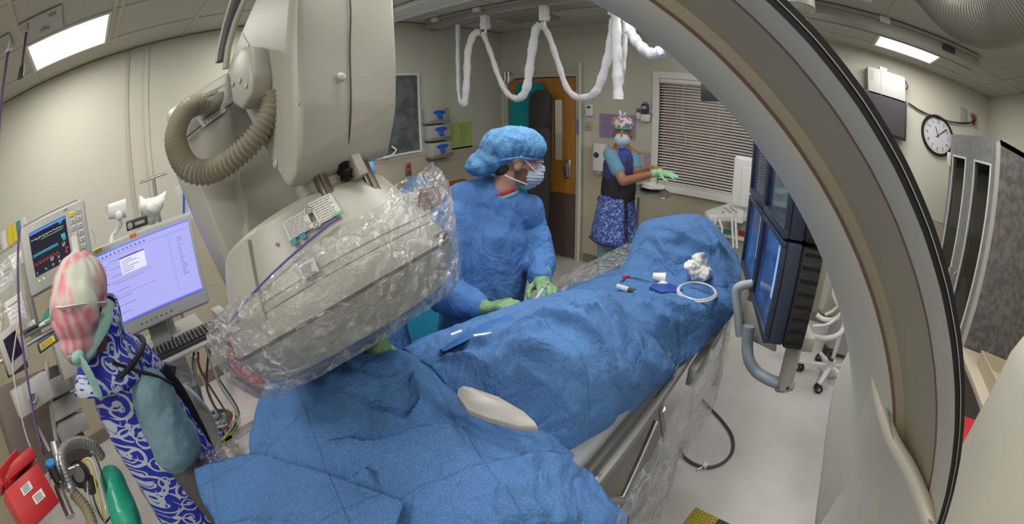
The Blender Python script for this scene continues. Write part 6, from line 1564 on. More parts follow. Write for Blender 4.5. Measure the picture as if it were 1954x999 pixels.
# patient monitor
MM, w_, h_ = quadM((-0.443,1.879,1.778), (-0.094,1.928,1.767), (-0.425,1.852,1.520))
t = thing('patient_monitor', 'grey patient monitor with dark waveform screen and keypad', 'patient monitor', (-0.346,1.919,1.477))
b = MB(); b.box((0, -.01, -.12), (w_, h_, -.003), M=MM, bev=.02, seg=3); b.box((.008, 0, -.006), (w_ - .008, h_ - .008, .0), M=MM, bev=.003); b.build('case', M_LGREY, t)
b = MB(); b.box((.02, h_ + .0, -.09), (w_ - .03, h_ + .012, -.03), M=MM, bev=.006); b.build('carry_handle', M_GREY, t)
sx0, sx1, sy0, sy1 = w_ * .14, w_ * .70, h_ * .22, h_ * .86
M_SCRD = mat('screen_black', (.012, .012, .03), .15); M_CY = mat('trace_cyan', (.05, .5, .65), .5, emit=.8); M_RD = mat('trace_red', (.5, .06, .08), .5, emit=.6); M_GR = mat('trace_green', (.1, .5, .25), .5, emit=.6); M_WT = mat('trace_white', (.55, .55, .6), .5, emit=.6); M_BL = mat('bar_blue', (.05, .16, .6), .5, emit=.5)
b = MB(); b.box((sx0, sy0, .0), (sx1, sy1, .002), M=MM); s_ = b.build('screen', M_SCRD, t, smooth=False)
b = MB(); b.box((sx0 + .002, sy1 - .012, .002), (sx1 - .002, sy1 - .002, .0026), M=MM); b.build('title_bar', M_BL, s_, smooth=False)
def trace(name, y, amp, f, m, x0=.03, x1=.72, kind=0, r=.0009):
    P = []
    for k in range(121):
        u = k / 120; xx = sx0 + (sx1 - sx0) * (x0 + (x1 - x0) * u)
        if kind == 0: yy = abs(sin(u * pi * f)) ** .7 * amp if int(u * f) % 1 == 0 else 0; yy = amp * (1 - (u * f % 1)) if (u * f % 1) > .25 else amp * (u * f % 1) * 3
        else: yy = amp * noise.noise(V((u * f * 2, y * 9, 0)))
        P.append(MM @ V((xx, sy0 + (sy1 - sy0) * y + yy, .003)))
    MB().tube(P, r, 4).build(name, m, s_)
trace('waveform', .80, .006, 14, M_WT, x1=.85, kind=1); trace('waveform', .745, .004, 20, M_GR, x0=.3, x1=.9, kind=1); trace('waveform', .42, .016, 13, M_CY); trace('waveform', .22, .018, 8, M_RD)
for tx, x, y, sz, m in (('97', .86, .90, .020, M_CY), ('174', .88, .79, .010, M_GR), ('88', .88, .58, .022, M_CY), ('97', .90, .49, .018, M_CY), ('57', .86, .38, .018, M_WT), ('23', .50, .20, .018, M_WT), ('64', .92, .28, .016, M_RD), ('72', .90, .19, .016, M_RD), ('16', .3, .06, .012, M_WT), ('23', .5, .07, .012, M_WT), ('35', .68, .07, .012, M_WT), ('7', .06, .05, .016, M_CY), ('23', .68, .17, .012, M_WT)):
    lettering('reading', tx, sz, MM @ Matrix.Translation((sx0 + (sx1 - sx0) * x, sy0 + (sy1 - sy0) * y, .003)), m, s_, .0004)
kx0, kx1 = w_ * .76, w_ * .95
for c_ in range(2):
    for r_ in range(6):
        x = kx0 + (kx1 - kx0) * c_ / 2; y = h_ * (.80 - .105 * r_)
        b = MB(); b.box((x, y, .0), (x + .026, y + h_ * .075, .004), M=MM, bev=.002); b.build('key', M_YELLOW if (c_ == 0 and r_ == 0) else mat('key_grey', (.48, .48, .46), .5), t)
        b = MB(); b.box((x + .006, y + h_ * .03, .004), (x + .020, y + h_ * .04, .0045), M=MM); b.build('key_mark', M_INK, t, smooth=False)
lettering('lettering', 'ADU', .012, MM @ Matrix.Translation((w_ * .72, h_ * .935, .001)), M_INK, t, .0004)
for x in (.18, .25): MB().lathe([(.004, 0), (.004, .002)], MM @ V((w_ * x, h_ * .15, 0)), MM.to_3x3() @ V((0, 0, 1)), 12).build('status_light', mat('led_green', (.3, .8, .1), .5, emit=.8), t)
b = MB(); b.tube(path([(-0.085,1.968,1.626), (-0.075,1.979,1.611), (-0.079,1.978,1.575), (-0.100,1.967,1.567)], 5), .003, 6).build('cable_loop', M_WHITE, t)
b = MB(); b.cyl(MM @ V((w_ * .6, 0, -.06)), MM @ V((w_ * .6, -.22, -.06)), .03).box((w_ * .35, -.10, -.11), (w_ * .75, -.02, -.01), M=MM, bev=.008); b.build('mount', M_GREY, t)

# workstation display
MM, w_, h_ = quadM((-0.153,2.044,1.544), (0.408,2.009,1.538), (-0.103,1.997,1.137))
t = thing('workstation_display', 'large grey framed display glowing lavender beside the patterned nurse', 'display', (0.154,2.044,1.050))
b = MB(); b.box((0, 0, -.055), (w_, h_, .0), M=MM, bev=.016, seg=3); b.build('case', mat('display_grey', (.40, .41, .42), .45), t)
ex, e0, e1 = .022, .068, .030
def lav():
    m = bpy.data.materials.new('screen_lavender'); m.use_nodes = True; bb_ = m.node_tree.nodes['Principled BSDF']
    bb_.inputs['Base Color'].default_value = (.05, .05, .08, 1); bb_.inputs['Emission Color'].default_value = (.43, .43, .92, 1); bb_.inputs['Emission Strength'].default_value = .95; bb_.inputs['Roughness'].default_value = .3; return m
b = MB(); b.box((ex, e0, .0), (w_ - ex, h_ - e1, .002), M=MM); s_ = b.build('screen', lav(), t, smooth=False)
M_UI = mat('ui_text', (.12, .12, .38), .5, emit=.15); M_UIB = mat('ui_bar', (.10, .16, .75), .5, emit=.6); M_UIW = mat('ui_pale', (.55, .55, .95), .5, emit=.75)
b = MB(); b.box((ex, h_ - e1 - .006, .002), (w_ - ex, h_ - e1, .0026), M=MM); b.build('title_bar', M_UIB, s_, smooth=False)
b = MB(); b.box((ex, e0, .002), (w_ - ex, e0 + .008, .0026), M=MM); b.build('task_bar', M_UIB, s_, smooth=False)
rr3 = random.Random(5); b = MB(); X0, X1, Y0, Y1 = ex + .012, w_ - ex - .01, e0 + .015, h_ - e1 - .015
for k in range(22):
    y = Y1 - .035 - k * (Y1 - Y0 - .05) / 22
    b.box((X0, y, .0021), (X0 + rr3.uniform(.03, .07), y + .0018, .0025), M=MM)
    if k % 3 == 0: b.box((X0 + .085, y, .0021), (X0 + .085 + rr3.uniform(.05, .19), y + .0015, .0025), M=MM)
    if k < 16: b.box((X1 - .06, y - .01, .0021), (X1 - .06 + rr3.uniform(.01, .03), y - .008, .0025), M=MM)
for k in range(13): b.box((X0 + .01 + k * .022, Y1 - .008, .0021), (X0 + .018 + k * .022, Y1 - .001, .0025), M=MM)
for x0, y0, x1, y1 in [(X0, Y1 - .016, X1, Y1 - .015), (X1 - .10, Y0 + .02, X1 - .099, Y1 - .02), (X0 + .06, Y1 - .12, X0 + .30, Y1 - .119), (X0, Y0 + .10, X0 + .30, Y0 + .101)]: b.box((x0, y0, .0021), (x1, y1, .0025), M=MM)
b.build('screen_text', M_UI, s_, smooth=False)
b = MB(); b.box((X0 + .14, Y1 - .105, .0021), (X0 + .27, Y1 - .035, .0028), M=MM); b.build('dialog_box', M_UIW, s_, smooth=False)
b = MB(); b.box((X0 + .14, Y1 - .040, .0028), (X0 + .27, Y1 - .035, .0034), M=MM)
for k in range(6): b.box((X0 + .148, Y1 - .052 - k * .009, .0028), (X0 + .15 + rr3.uniform(.03, .11), Y1 - .050 - k * .009, .0034), M=MM)
b.build('dialog_text', M_UI, s_, smooth=False)
b = MB(); b.box((.055, h_ - .024, .0), (.105, h_ - .004, .001), M=MM); b.build('warning_sticker', M_YELLOW, t, smooth=False)
b = MB(); 
for k in range(3): b.box((.06, h_ - .021 + k * .006, .001), (.10, h_ - .018 + k * .006, .0014), M=MM)
b.build('sticker_print', M_INK, t, smooth=False)
b = MB(); b.box((w_ * .44, h_ - .020, .0), (w_ * .44 + .035, h_ - .003, .001), M=MM); b.build('orange_sticker', mat('sticker_orange', (.55, .16, .06), .6), t, smooth=False)
for k in range(7): MB().lathe([(.004, 0), (.004, .001)], MM @ V((w_ * .36 + k * .027, .033, 0)), MM.to_3x3() @ V((0, 0, 1)), 12).build('control_button', M_INK, t)
b = MB(); b.box((w_ * .4, -.10, -.10), (w_ * .58, .1, -.056), M=MM, bev=.008); b.build('stand_neck', M_GREY, t)

# keyboard, its tray and the work surface
K0, K1, K2 = V((-0.072,2.140,1.030)), V((0.397,2.120,1.030)), V((-0.056,1.892,1.030))
MK, kw, kh = quadM(K0, K1, K2); kh = .145
t = thing('keyboard', 'black computer keyboard on the tray below the lavender display', 'keyboard', tuple(K2))
b = MB(); b.box((0, 0, -.012), (kw, kh, .004), M=MK, bev=.005); b.build('base', M_DARK, t)
b = MB(); M_KEY = mat('key_black', (.02, .02, .022), .55)
nk_ = 0
for r_ in range(6):
    n = 21
    for c_ in range(n):
        if r_ == 0 and 4 <= c_ <= 9: continue
        if c_ in (15, 19) and False: continue
        x = .012 + c_ * (kw - .024) / n; y = .012 + r_ * (kh - .024) / 6
        b.box((x, y, .004), (x + (kw - .024) / n * .84, y + (kh - .024) / 6 * .82, .010), M=MK)
b.box((.012 + 4 * (kw - .024) / 21, .012, .004), (.012 + 9.8 * (kw - .024) / 21, .012 + (kh - .024) / 6 * .82, .010), M=MK)
b.build('key_field', M_KEY, t, smooth=False)
b = MB()
for r_ in range(6):
    for c_ in range(21):
        if r_ == 0 and 4 <= c_ <= 9: continue
        x = .012 + c_ * (kw - .024) / 21; y = .012 + r_ * (kh - .024) / 6; b.box((x + .004, y + .008, .0101), (x + .009, y + .013, .0104), M=MK)
b.build('key_mark', M_PAPER, t, smooth=False)
MB().lathe([(.004, 0), (.004, .002)], MK @ V((kw * .80, kh - .007, .004)), (0, 0, 1), 12).build('status_light', mat('led_green', (.3, .8, .1), .5, emit=.8), t)
t = thing('equipment_cart', 'pale wheeled cart carrying the keyboard and lavender display', 'cart', (.2, 2.1, 0))
b = MB(); mk = MK @ Matrix.Translation((-.05, -.03, -.028)); b.box((0, 0, 0), (kw + .11, kh + .06, .015), M=mk, bev=.005); b.build('keyboard_tray', M_LGREY, t)
b = MB(); b.box((.02, 2.10, .98), (.36, 2.30, 1.01), bev=.005).box((.12, 2.16, .1), (.22, 2.24, 1.1), bev=.01); b.build('column', M_LGREY, t)
b = MB(); b.box((-.08, 2.02, .06), (.42, 2.10, .10), bev=.01).box((.12, 1.85, .06), (.22, 2.4, .10), bev=.01); b.build('base', M_GREY, t)
for x, y in ((-.05, 2.06), (.38, 2.06), (.17, 1.9), (.17, 2.35)): MB().cyl((x - .012, y, .03), (x + .012, y, .03), .03).build('caster', M_DARK, t)
b = MB(); b.box((0.405,1.938,1.084), V((0.405,1.938,1.084)) + V((.05, .10, -.12)), bev=.006); b.build('side_bracket', M_LGREY, t)
b = MB(); b.tube(path([(0.068,2.099,1.056), (0.086,2.098,1.022), (0.063,2.079,1.014), (0.118,2.097,1.009), (0.182,2.092,1.017)], 6), .005, 6).build('cable', M_DARK, t)

# camera on gooseneck, radio, white cloth bag
t = thing('gooseneck_camera', 'white camera head on a bent white stalk above the display', 'camera', (0.048,2.299,1.624))
b = MB(); b.cyl((0.013,2.300,1.651), (0.113,2.297,1.635), .035, .045, 20); b.build('head', M_WHITE, t)
b = MB(); b.tube([V((0.004,2.300,1.655)) + V((.0, .03 * cos(a), .03 * sin(a))) for a in [pi * k / 10 - pi / 2 for k in range(11)]], .005, 6); b.build('loop', M_WHITE, t)
b = MB(); b.ell((0.067,2.249,1.618), .022); b.tube(path([(0.067,2.259,1.615), (0.072,2.279,1.579), (0.039,2.300,1.551), (0.009,2.250,1.537), (-0.008,2.060,1.515)], 6), .012, 8); b.build('stalk', M_WHITE, t)
t = thing('small_radio', 'small black radio with round dial on top of the display', 'radio', (0.146,2.095,1.556))
MR, rw, rh = quadM((0.090,2.078,1.590), (0.202,2.070,1.583), (0.087,2.078,1.550))
b = MB(); b.box((0, 0, -.05), (rw, rh, 0), M=MR, bev=.004); b.build('case', M_DARK, t)
MB().lathe([(rh * .34, 0), (rh * .34, .008), (rh * .25, .010)], MR @ V((rh * .5, rh * .5, 0)), MR.to_3x3() @ V((0, 0, 1)), 24).build('dial', M_GREY, t)
b = MB(); b.box((rw * .4, rh * .35, 0), (rw * .85, rh * .7, .002), M=MR); b.build('display', M_GREY, t, smooth=False)
b = MB(); S_ = sheet([[(0.219,2.591,1.647), (0.279,2.565,1.616), (0.334,2.558,1.610), (0.395,2.570,1.620)], [(0.215,2.541,1.595), (0.263,2.486,1.579), (0.309,2.481,1.567), (0.357,2.525,1.578)], [(0.223,2.590,1.541), (0.256,2.537,1.528), (0.290,2.533,1.519), (0.324,2.580,1.520)], [(0.229,2.590,1.504), (0.255,2.567,1.491), (0.281,2.565,1.486), (0.302,2.582,1.492)]], 8, 8)
for r in S_:
    for p in r: p.y += .02 * hfold(p, 16)
b.grid(S_); o = b.build('hanging_cloth', M_PAPER, fixn=False); so = o.modifiers.new('s', 'SOLIDIFY'); so.thickness = .01; tag(o, 'white crumpled cloth hung above the lavender display', 'cloth')
t = thing('iv_pole', 'thin steel pole standing behind the lavender display holding the cloth', 'pole', (.33, 2.62, 0))
b = MB(); b.cyl((.33, 2.64, .03), (.33, 2.64, 1.72), .012).cyl((.24, 2.64, 1.72), (.42, 2.64, 1.72), .008).box((.1, 2.61, 0), (.56, 2.67, .03)).box((.30, 2.4, 0), (.36, 2.85, .03)); b.build('pole', M_STEEL, t)
b = MB(); c_ = path([(0.458,2.356,1.614), (0.446,2.358,1.542), (0.432,2.361,1.465)], 4); b.tube(c_, .006, 6); tag(b.build('blue_cable', mat('cable_blue', (.02, .12, .5), .4)), 'short bright blue cable beside the machine arm', 'cable')
b = MB(); b.prism([(0.413,2.385,1.647), (0.457,2.376,1.642), (0.491,2.370,1.514), (0.486,2.371,1.453), (0.439,2.380,1.462)], (0, .004, 0)); tag(b.build('paper_sheet', M_PAPER, smooth=False), 'white paper hanging behind the blue cable', 'paper')

# anaesthesia cart: rails, shelves, boxes
M_BROWN = mat('cart_brown', (.13, .10, .085), .5)
t = thing('anesthesia_cart', 'tall cluttered anesthesia cart at the left edge of the room', 'anesthesia cart', (-.6, 2.2, 0))
def slab(name, tl, tr, bl, depth, m, bev=.006, label=None, par=None):
    Mq, w, h = quadM(tl, tr, bl); b = MB(); b.box((0, 0, -depth), (w, h, 0), M=Mq, bev=bev); o = b.build(name, m, par or t, label=label); return Mq, w, h, o
slab('drawer_body', (-0.812,1.828,1.300), (-0.423,2.006,1.185), (-0.977,1.629,0.957), .45, M_BROWN)
slab('drawer', (-0.569,1.896,1.099), (-0.396,1.940,1.072), (-0.571,1.854,1.032), .02, M_GREY, .003); slab('drawer', (-0.582,1.872,1.017), (-0.406,1.918,0.991), (-0.587,1.828,0.951), .02, M_GREY, .003)
slab('drawer', (-0.543,1.925,1.177), (-0.372,1.965,1.150), (-0.557,1.879,1.117), .02, M_LGREY, .003)
b = MB(); b.cyl((-0.729,1.863,1.408), (-0.286,1.979,1.368), .012).cyl((-0.725,1.843,1.374), (-0.343,1.950,1.340), .010); b.build('equipment_rail', M_STEEL, t)
b = MB(); b.cyl((-0.709,1.838,1.430), (-0.347,1.939,1.386), .008); b.build('black_rail', M_DARK, t)
b = MB(); b.cyl((-0.488,2.043,1.641), (-0.514,2.036,1.286), .02); b.build('post', M_GREY, t)
b = MB(); b.cyl((-0.460,1.792,1.283), (-0.564,1.657,1.004), .012).cyl((-0.612,1.693,1.150), (-0.600,1.644,1.034), .008); b.build('rod', M_LGREY, t)
slab('vaporizer_panel', (-0.399,1.837,1.311), (-0.297,1.877,1.295), (-0.374,1.812,1.172), .08, M_LGREY)
b = MB(); 
for r_ in range(7): b.cyl((-0.360,1.805,1.297), V((-0.360,1.805,1.297)) + V((0, -.004, 0)), .004)
b.build('knob', M_GREY, t)
slab('shelf_tray', (-0.735,1.967,1.447), (-0.588,2.016,1.422), (-0.723,1.950,1.425), .3, M_LGREY, .003)

tt = t
t = thing('shelf_rail', 'pale wall shelf with supplies at the left edge', 'shelf', (-0.680,2.510,1.697))
slab('shelf', (-0.805,2.577,1.767), (-0.555,2.642,1.777), (-0.805,2.577,1.733), .12, M_LGREY, .003)
k = 0
for (px_, py_, m, l) in (((-0.739,2.576,1.773), 0, M_PAPER, 'white roll'), ((-0.693,2.589,1.778), 0, M_YELLOW, 'yellow roll'), ((-0.656,2.599,1.779), 0, M_YELLOW, 'second yellow roll'), ((-0.619,2.608,1.777), 0, mat('roll_blue', (.08, .25, .5), .5), 'blue roll'), ((-0.587,2.615,1.778), 0, M_PAPER, 'last white roll')):
    b = MB(); b.cyl(V(px_) + V((0, .03, -.049)), V(px_) + V((0, .03, .045)), .028, n=20); MB().box(V(px_) + V((-.05, -.01, -.062)), V(px_) + V((.05, .08, -.05))).build('shelf_board', M_LGREY, t, smooth=False); tag(b.build('label_roll', m), '%s standing on the shelf at the left edge' % l, 'label roll', 'label rolls on the left shelf')

t = thing('small_monitor', 'small pale device with dark screen at the left edge below the rail', 'monitor', (-0.620,1.690,1.369))
Mq, w, h, o = slab('case', (-0.629,1.665,1.491), (-0.508,1.727,1.490), (-0.647,1.637,1.351), .06, M_LGREY)
b = MB(); b.box((w * .2, h * .25, 0), (w * .75, h * .85, .002), M=Mq); b.build('screen', M_SCRD, t, smooth=False)
b = MB(); b.box((w * .8, h * .7, 0), (w * .9, h * .8, .003), M=Mq); b.build('button', M_YELLOW, t, smooth=False)
t = thing('infusion_pump', 'grey box pump with a coiled pale tube on its front at far left', 'pump', (-0.598,1.645,1.191))
Mq, w, h, o = slab('case', (-0.631,1.600,1.314), (-0.447,1.682,1.287), (-0.638,1.576,1.219), .14, M_LGREY)
b = MB(); b.tube([Mq @ V((w * .45 + .02 * cos(a), h * .45 + (.028 - .0003 * k) * sin(a), .006 + .0004 * k)) for k, a in enumerate([k * .45 for k in range(50)])], .003, 6); b.build('coiled_tube', mat('tube_greyblue', (.3, .38, .45), .4), t)
t = thing('ventilator_keypad', 'grey keypad unit with yellow labels behind the nurse cap', 'control unit', (-0.372,1.863,1.330))
Mq, w, h, o = slab('case', (-0.494,1.866,1.347), (-0.283,1.929,1.344), (-0.481,1.859,1.307), .10, mat('navy_case', (.05, .08, .14), .5))
for a, c_ in ((.05, .45), (.62, .95)):
    b = MB(); b.box((w * a, h * .15, 0), (w * c_, h * .75, .002), M=Mq); b.build('yellow_label', M_YELLOW, t, smooth=False)
    b = MB(); 
    for k in range(3): b.box((w * (a + .03), h * (.25 + .16 * k), .002), (w * (c_ - .05), h * (.31 + .16 * k), .0025), M=Mq)
    b.build('label_print', M_INK, t, smooth=False)
# green cloth and plastic packets on the rail
b = MB(); P = [(-0.430,1.851,1.418), (-0.358,1.886,1.452), (-0.328,1.872,1.418), (-0.336,1.850,1.393), (-0.405,1.836,1.400)]; b.prism(P, (0, .03, 0), bev=.008); 
tag(b.build('green_cloth', mat('cloth_green', (.02, .22, .15), .8)), 'dark green cloth draped on the cart rail', 'cloth')
rg = random.Random(4)
specs = [((20, 500), 'clear bag of supplies hanging under the shelf rolls', M_FILM_W), ((28, 560), 'clear bag with pale packets left of the patient monitor', M_FILM_W), ((60, 600), 'small clear packet below the patient monitor corner', M_FILM_W)]
for (x, y), l, m in specs: pass
def bag(lab, tl, tr, bl, br, dep=.06, seed=1, m=M_FILM_W):
    tl, tr, bl, br = V(tl), V(tr), V(bl), V(br); b = MB(); n = 10; P = []
    for i in range(n + 1):
        row = []
        for j in range(n + 1):
            u, v = j / n, i / n; p = tl.lerp(tr, u).lerp(bl.lerp(br, u), v); p.y += -dep * sin(pi * u) * sin(pi * v) + .02 * hfold(p, 14, seed); row.append(p)
        P.append(row)
    b.grid(P); return tag(b.build('plastic_packet', m, fixn=False, angle=80), lab, 'plastic packet')
bag('clear bag of supplies hanging under the shelf rolls', (-0.666,2.097,1.705), (-0.473,2.149,1.688), (-0.715,2.028,1.512), (-0.491,2.093,1.496), seed=2)
bag('clear bag with pale packets left of the cart rail', (-0.671,1.884,1.533), (-0.505,1.935,1.506), (-0.697,1.821,1.436), (-0.488,1.888,1.392), seed=6)
for (a, c_, l, m) in (((-0.651,2.154,1.619), (.16, .02, .10), 'pale carton inside the bag under the shelf', M_PAPER), ((-0.587,1.995,1.491), (.12, .02, .10), 'white printed packet behind the left rail', M_PAPER), ((-0.507,1.924,1.393), (.05, .02, .06), 'small white packet clipped to the black rail', M_PAPER)):
    a = V(a); b = MB(); b.box((a.x - c_[0] / 2, a.y, a.z - c_[2] / 2), (a.x + c_[0] / 2, a.y + c_[1], a.z + c_[2] / 2), bev=.004); o = b.build('carton', m); tag(o, l, 'carton')
    b = MB()
    for k in range(4): b.box((a.x - c_[0] * .35, a.y - .001, a.z - c_[2] * .3 + k * c_[2] * .18), (a.x + c_[0] * (.1 + .06 * k), a.y - .0001, a.z - c_[2] * .3 + k * c_[2] * .18 + .005))
    b.build('print', M_GREY, o, smooth=False)
# breathing hoses and fittings
M_HOSEG = mat('hose_steel', (.30, .31, .28), .3, metal=.4)
t = thing('breathing_circuit', 'grey hoses and steel fittings of the anesthesia machine beside the apron', 'breathing circuit', (-0.503,1.519,0.975))
corrugated([(-0.514,1.409,0.999), (-0.508,1.433,1.047), (-0.494,1.469,1.076), (-0.456,1.513,1.075), (-0.403,1.548,1.042), (-0.362,1.559,0.994), (-0.354,1.560,0.942)], .022, .012, amp=.08).build('hose', M_HOSEG, t)
corrugated([(-0.521,1.407,0.970), (-0.495,1.363,0.920), (-0.503,1.307,0.875), (-0.548,1.267,0.807)], .026, .012, amp=.12).build('hose', mat('hose_tan', (.28, .24, .15), .4), t)
b = MB(); b.cyl((-0.510,1.517,1.110), (-0.520,1.492,1.074), .022).cyl((-0.520,1.492,1.074), (-0.538,1.400,0.994), .018).cyl((-0.527,1.426,1.039), (-0.458,1.481,0.998), .016).ell((-0.517,1.408,0.995), .026).ell((-0.562,1.391,1.024), .022).cyl((-0.562,1.391,1.024), (-0.558,1.306,0.963), .022); b.build('fitting', M_STEEL, t)
b = MB(); b.lathe([(.045, 0), (.048, .02), (.048, .03), (.03, .04), (.028, .07)], (-0.479,1.506,0.960), (.2, -.8, .5), 28); b.lathe([(.035, 0), (.038, .02), (.02, .04)], (-0.457,1.491,0.912), (.2, -.7, .6), 24); b.build('valve', mat('valve_dark', (.09, .09, .08), .3, metal=.5), t)
b = MB(); b.cyl((-0.539,1.400,1.103), (-0.542,1.377,1.051), .022, .020); b.build('cylinder_knob', M_DARK, t)
b = MB(); b.cyl((-0.537,1.400,1.112), (-0.540,1.400,1.099), .023); b.build('blue_cap', mat('cap_blue', (.03, .25, .6), .4), t)
for k in range(5):
    b = MB(); b.tube(path([(-0.458,1.533,0.991), (V((-0.443,1.485,0.958)) + V((.02 * k, 0, .01 * k))), (V((-0.476,1.423,0.912)) + V((.015 * k, 0, -.02 * k))), (-0.470,1.372,0.825)], 6), .004, 6); b.build('thin_tube', [M_WHITE, M_DARK, M_YELLOW, M_CLR, M_DARK][k], t)
bag('folded white paper strip hanging over the red container', (-0.651,1.296,1.112), (-0.557,1.371,1.101), (-0.657,1.270,1.088), (-0.567,1.345,1.070), dep=.01, seed=3, m=M_PAPER)
# green bag
b = MB(); b.cap((-0.354,1.509,0.872), (-0.373,1.401,0.786), .055, .07, 16).cap((-0.373,1.401,0.786), (-0.420,1.314,0.685), .07, .065, 16)
o = remeshed(b, 'breathing_bag', mat('bag_green', (.02, .36, .22), .35), None, .008, 3, folds(.006, 9, 2)); tag(o, 'green rubber breathing bag beside the patterned apron', 'breathing bag')
# red sharps container
t = thing('sharps_container', 'red hinged container with white labels at the lower left corner', 'sharps container', (-0.687,1.220,1.082))
Mq, w, h, o = slab('body', (-0.724,1.222,1.206), (-0.561,1.337,1.166), (-0.691,1.171,1.083), .20, M_RED)
b = MB(); b.box((-.01, h + .01, -.18), (w + .005, h + .05, .01), M=Mq, bev=.008); b.build('lid', M_RED, t)
for x0, y0, x1, y1 in ((.35, .62, .62, .80), (.50, .30, .78, .50)):
    b = MB(); b.box((w * x0, h * y0, 0), (w * x1, h * y1, .0015), M=Mq); b.build('label', M_PAPER, t, smooth=False)
    b = MB()
    for k in range(4): b.box((w * (x0 + .03), h * (y0 + .03 + .04 * k), .0015), (w * (x1 - .04 - .02 * (k % 2)), h * (y0 + .045 + .04 * k), .002), M=Mq)
    b.build('label_print', M_INK, t, smooth=False)
Mq, w, h, o = slab('open_flap', (-0.708,1.231,1.259), (-0.615,1.324,1.243), (-0.713,1.228,1.198), .01, M_RED, .002)
b = MB(); b.box((w * .2, h * .2, 0), (w * .8, h * .5, .0015), M=Mq); b.build('label', M_PAPER, t, smooth=False)

# long hanging leads in front of the cart
t = thing('hanging_lead', 'long dark purple lead falling past the patient monitor to the cart', 'cable', (-0.421,1.699,1.707))
b = MB(); b.tube(path([(-0.423,1.801,1.771), (-0.428,1.697,1.692), (-0.460,1.637,1.551), (-0.489,1.607,1.442), (-0.515,1.568,1.335), (-0.538,1.507,1.236), (-0.563,1.444,1.123)], 8), .006, 6); b.build('cable', M_PURPC, t)
t = thing('hanging_lead', 'thin grey lead falling beside the purple one', 'cable', (-0.421,1.699,1.707))
b = MB(); b.tube(path([(-0.482,1.682,1.511), (-0.541,1.633,1.436), (-0.576,1.599,1.386), (-0.591,1.541,1.301), (-0.609,1.480,1.200), (-0.604,1.427,1.126)], 8), .004, 6); b.build('cable', M_LGREY, t)

# cables below the keyboard and the coil on the floor
cc = [('yellow', (.65, .5, .03)), ('blue', (.02, .12, .5)), ('black', (.015, .015, .017)), ('white', (.7, .7, .7)), ('dark red', (.25, .02, .05)), ('green', (.02, .18, .09))]
starts = [(0.255,2.034,0.902), (0.261,2.084,0.904), (0.359,2.069,0.927), (0.314,1.975,0.951), (0.282,2.081,0.895), (0.368,2.088,0.902)]
mids = [(0.231,2.087,0.778), (0.220,2.088,0.783), (0.283,2.283,0.588), (0.349,2.172,0.638), (0.277,2.182,0.746), (0.351,2.222,0.727)]
cen = V((0.293,2.818,0.020))
for k, (n_, c_) in enumerate(cc):
    t_ = thing('floor_cable', '%s cable dropping from the keyboard cart to the coil on the floor' % n_, 'cable', tuple(cen))
    P = [starts[k], mids[k]]; P = [V(p) for p in P]; P.append(V((mids[k][0] + .02 * k, mids[k][1] + .25, .25))) 
    for j in range(16):
        a = k + j * .72; r = .20 - .012 * k + .012 * sin(j * 1.3 + k)
        P.append(cen + V((r * cos(a), r * .85 * sin(a), .012 + .011 * k)))
    b = MB(); b.tube(path(P, 5), .0065, 6); b.build('cable', mat('cable_' + n_.replace(' ', '_'), c_, .4), t_)
t_ = thing('floor_cable', 'thick grey tube curving down beside the nurse to the drape', 'tube', (0.204,1.889,0.765))
b = MB(); b.tube(path([(0.129,1.795,0.913), (0.154,1.693,0.897), (0.176,1.641,0.824), (0.162,1.592,0.754), (0.125,1.545,0.729), (0.073,1.498,0.763), (0.037,1.450,0.805)], 8), .008, 8); b.build('tubing', mat('tube_grey', (.35, .38, .40), .4), t_)
bag('clear plastic bag bunched under the keyboard', (0.101,1.997,0.932), (0.237,1.986,0.929), (0.080,1.978,0.827), (0.208,1.969,0.797), dep=.08, seed=12)
t = thing('grey_case', 'flat grey case hanging behind the black velcro strap', 'case', (0.141,1.895,0.822)); slab('case', (0.116,1.846,0.896), (0.165,1.863,0.884), (0.085,1.798,0.617), .03, M_GREY, .004)
# red stand with casters behind the detector
t = thing('red_stand', 'red wheeled stand base on the floor behind the bagged detector', 'stand', (0.776,3.300,0.000))
f0, f1 = V((0.725,3.370,0.070)), V((0.785,2.930,0.070))
b = MB(); d_ = (f1 - f0).normalized(); s_ = V((-d_.y, d_.x, 0)); hull(b, [f0 - s_ * .06, f0 + s_ * .06, f1 - s_ * .05, f1 + s_ * .05, f0 - s_ * .06 + V((0, 0, .08)), f0 + s_ * .06 + V((0, 0, .08)), f1 + s_ * .04 + V((0, 0, .04)), f1 - s_ * .04 + V((0, 0, .04))], .008); b.build('leg', M_RED, t)
b = MB(); hull(b, [f0 + V((-.04, -.04, .1)), f0 + V((.04, -.04, .1)), f0 + V((.04, .04, .1)), f0 + V((-.04, .04, .1)), V((0.557,2.540,0.718)), V((0.569,2.537,0.713)), V((0.569,2.557,0.714))], .004); b.build('mast', M_RED, t)
for p in (f0.lerp(f1, .03), f0.lerp(f1, .95)): MB().cyl((p.x - .02, p.y, .035), (p.x + .02, p.y, .035), .035).build('caster', M_DARK, t)
# turquoise back table behind the detector
t = thing('draped_side_table', 'turquoise draped side table between the detector and the doctor', 'table', (1.35, 2.0, 0))
b = MB(); P = [(1.0, 1.85, .86), (1.9, 1.75, .86), (2.0, 2.3, .86), (1.1, 2.4, .86)]; b.prism(P, (0, 0, -.75), bev=.02); b.build('drape', mat('turquoise_drape', (.01, .30, .48), .6, bump=.2, bscale=60), t)
for x, y in ((1.1, 1.92), (1.85, 1.84), (1.92, 2.24), (1.18, 2.32)): MB().cyl((x, y, 0), (x, y, .12), .02).build('leg', M_STEEL, t)
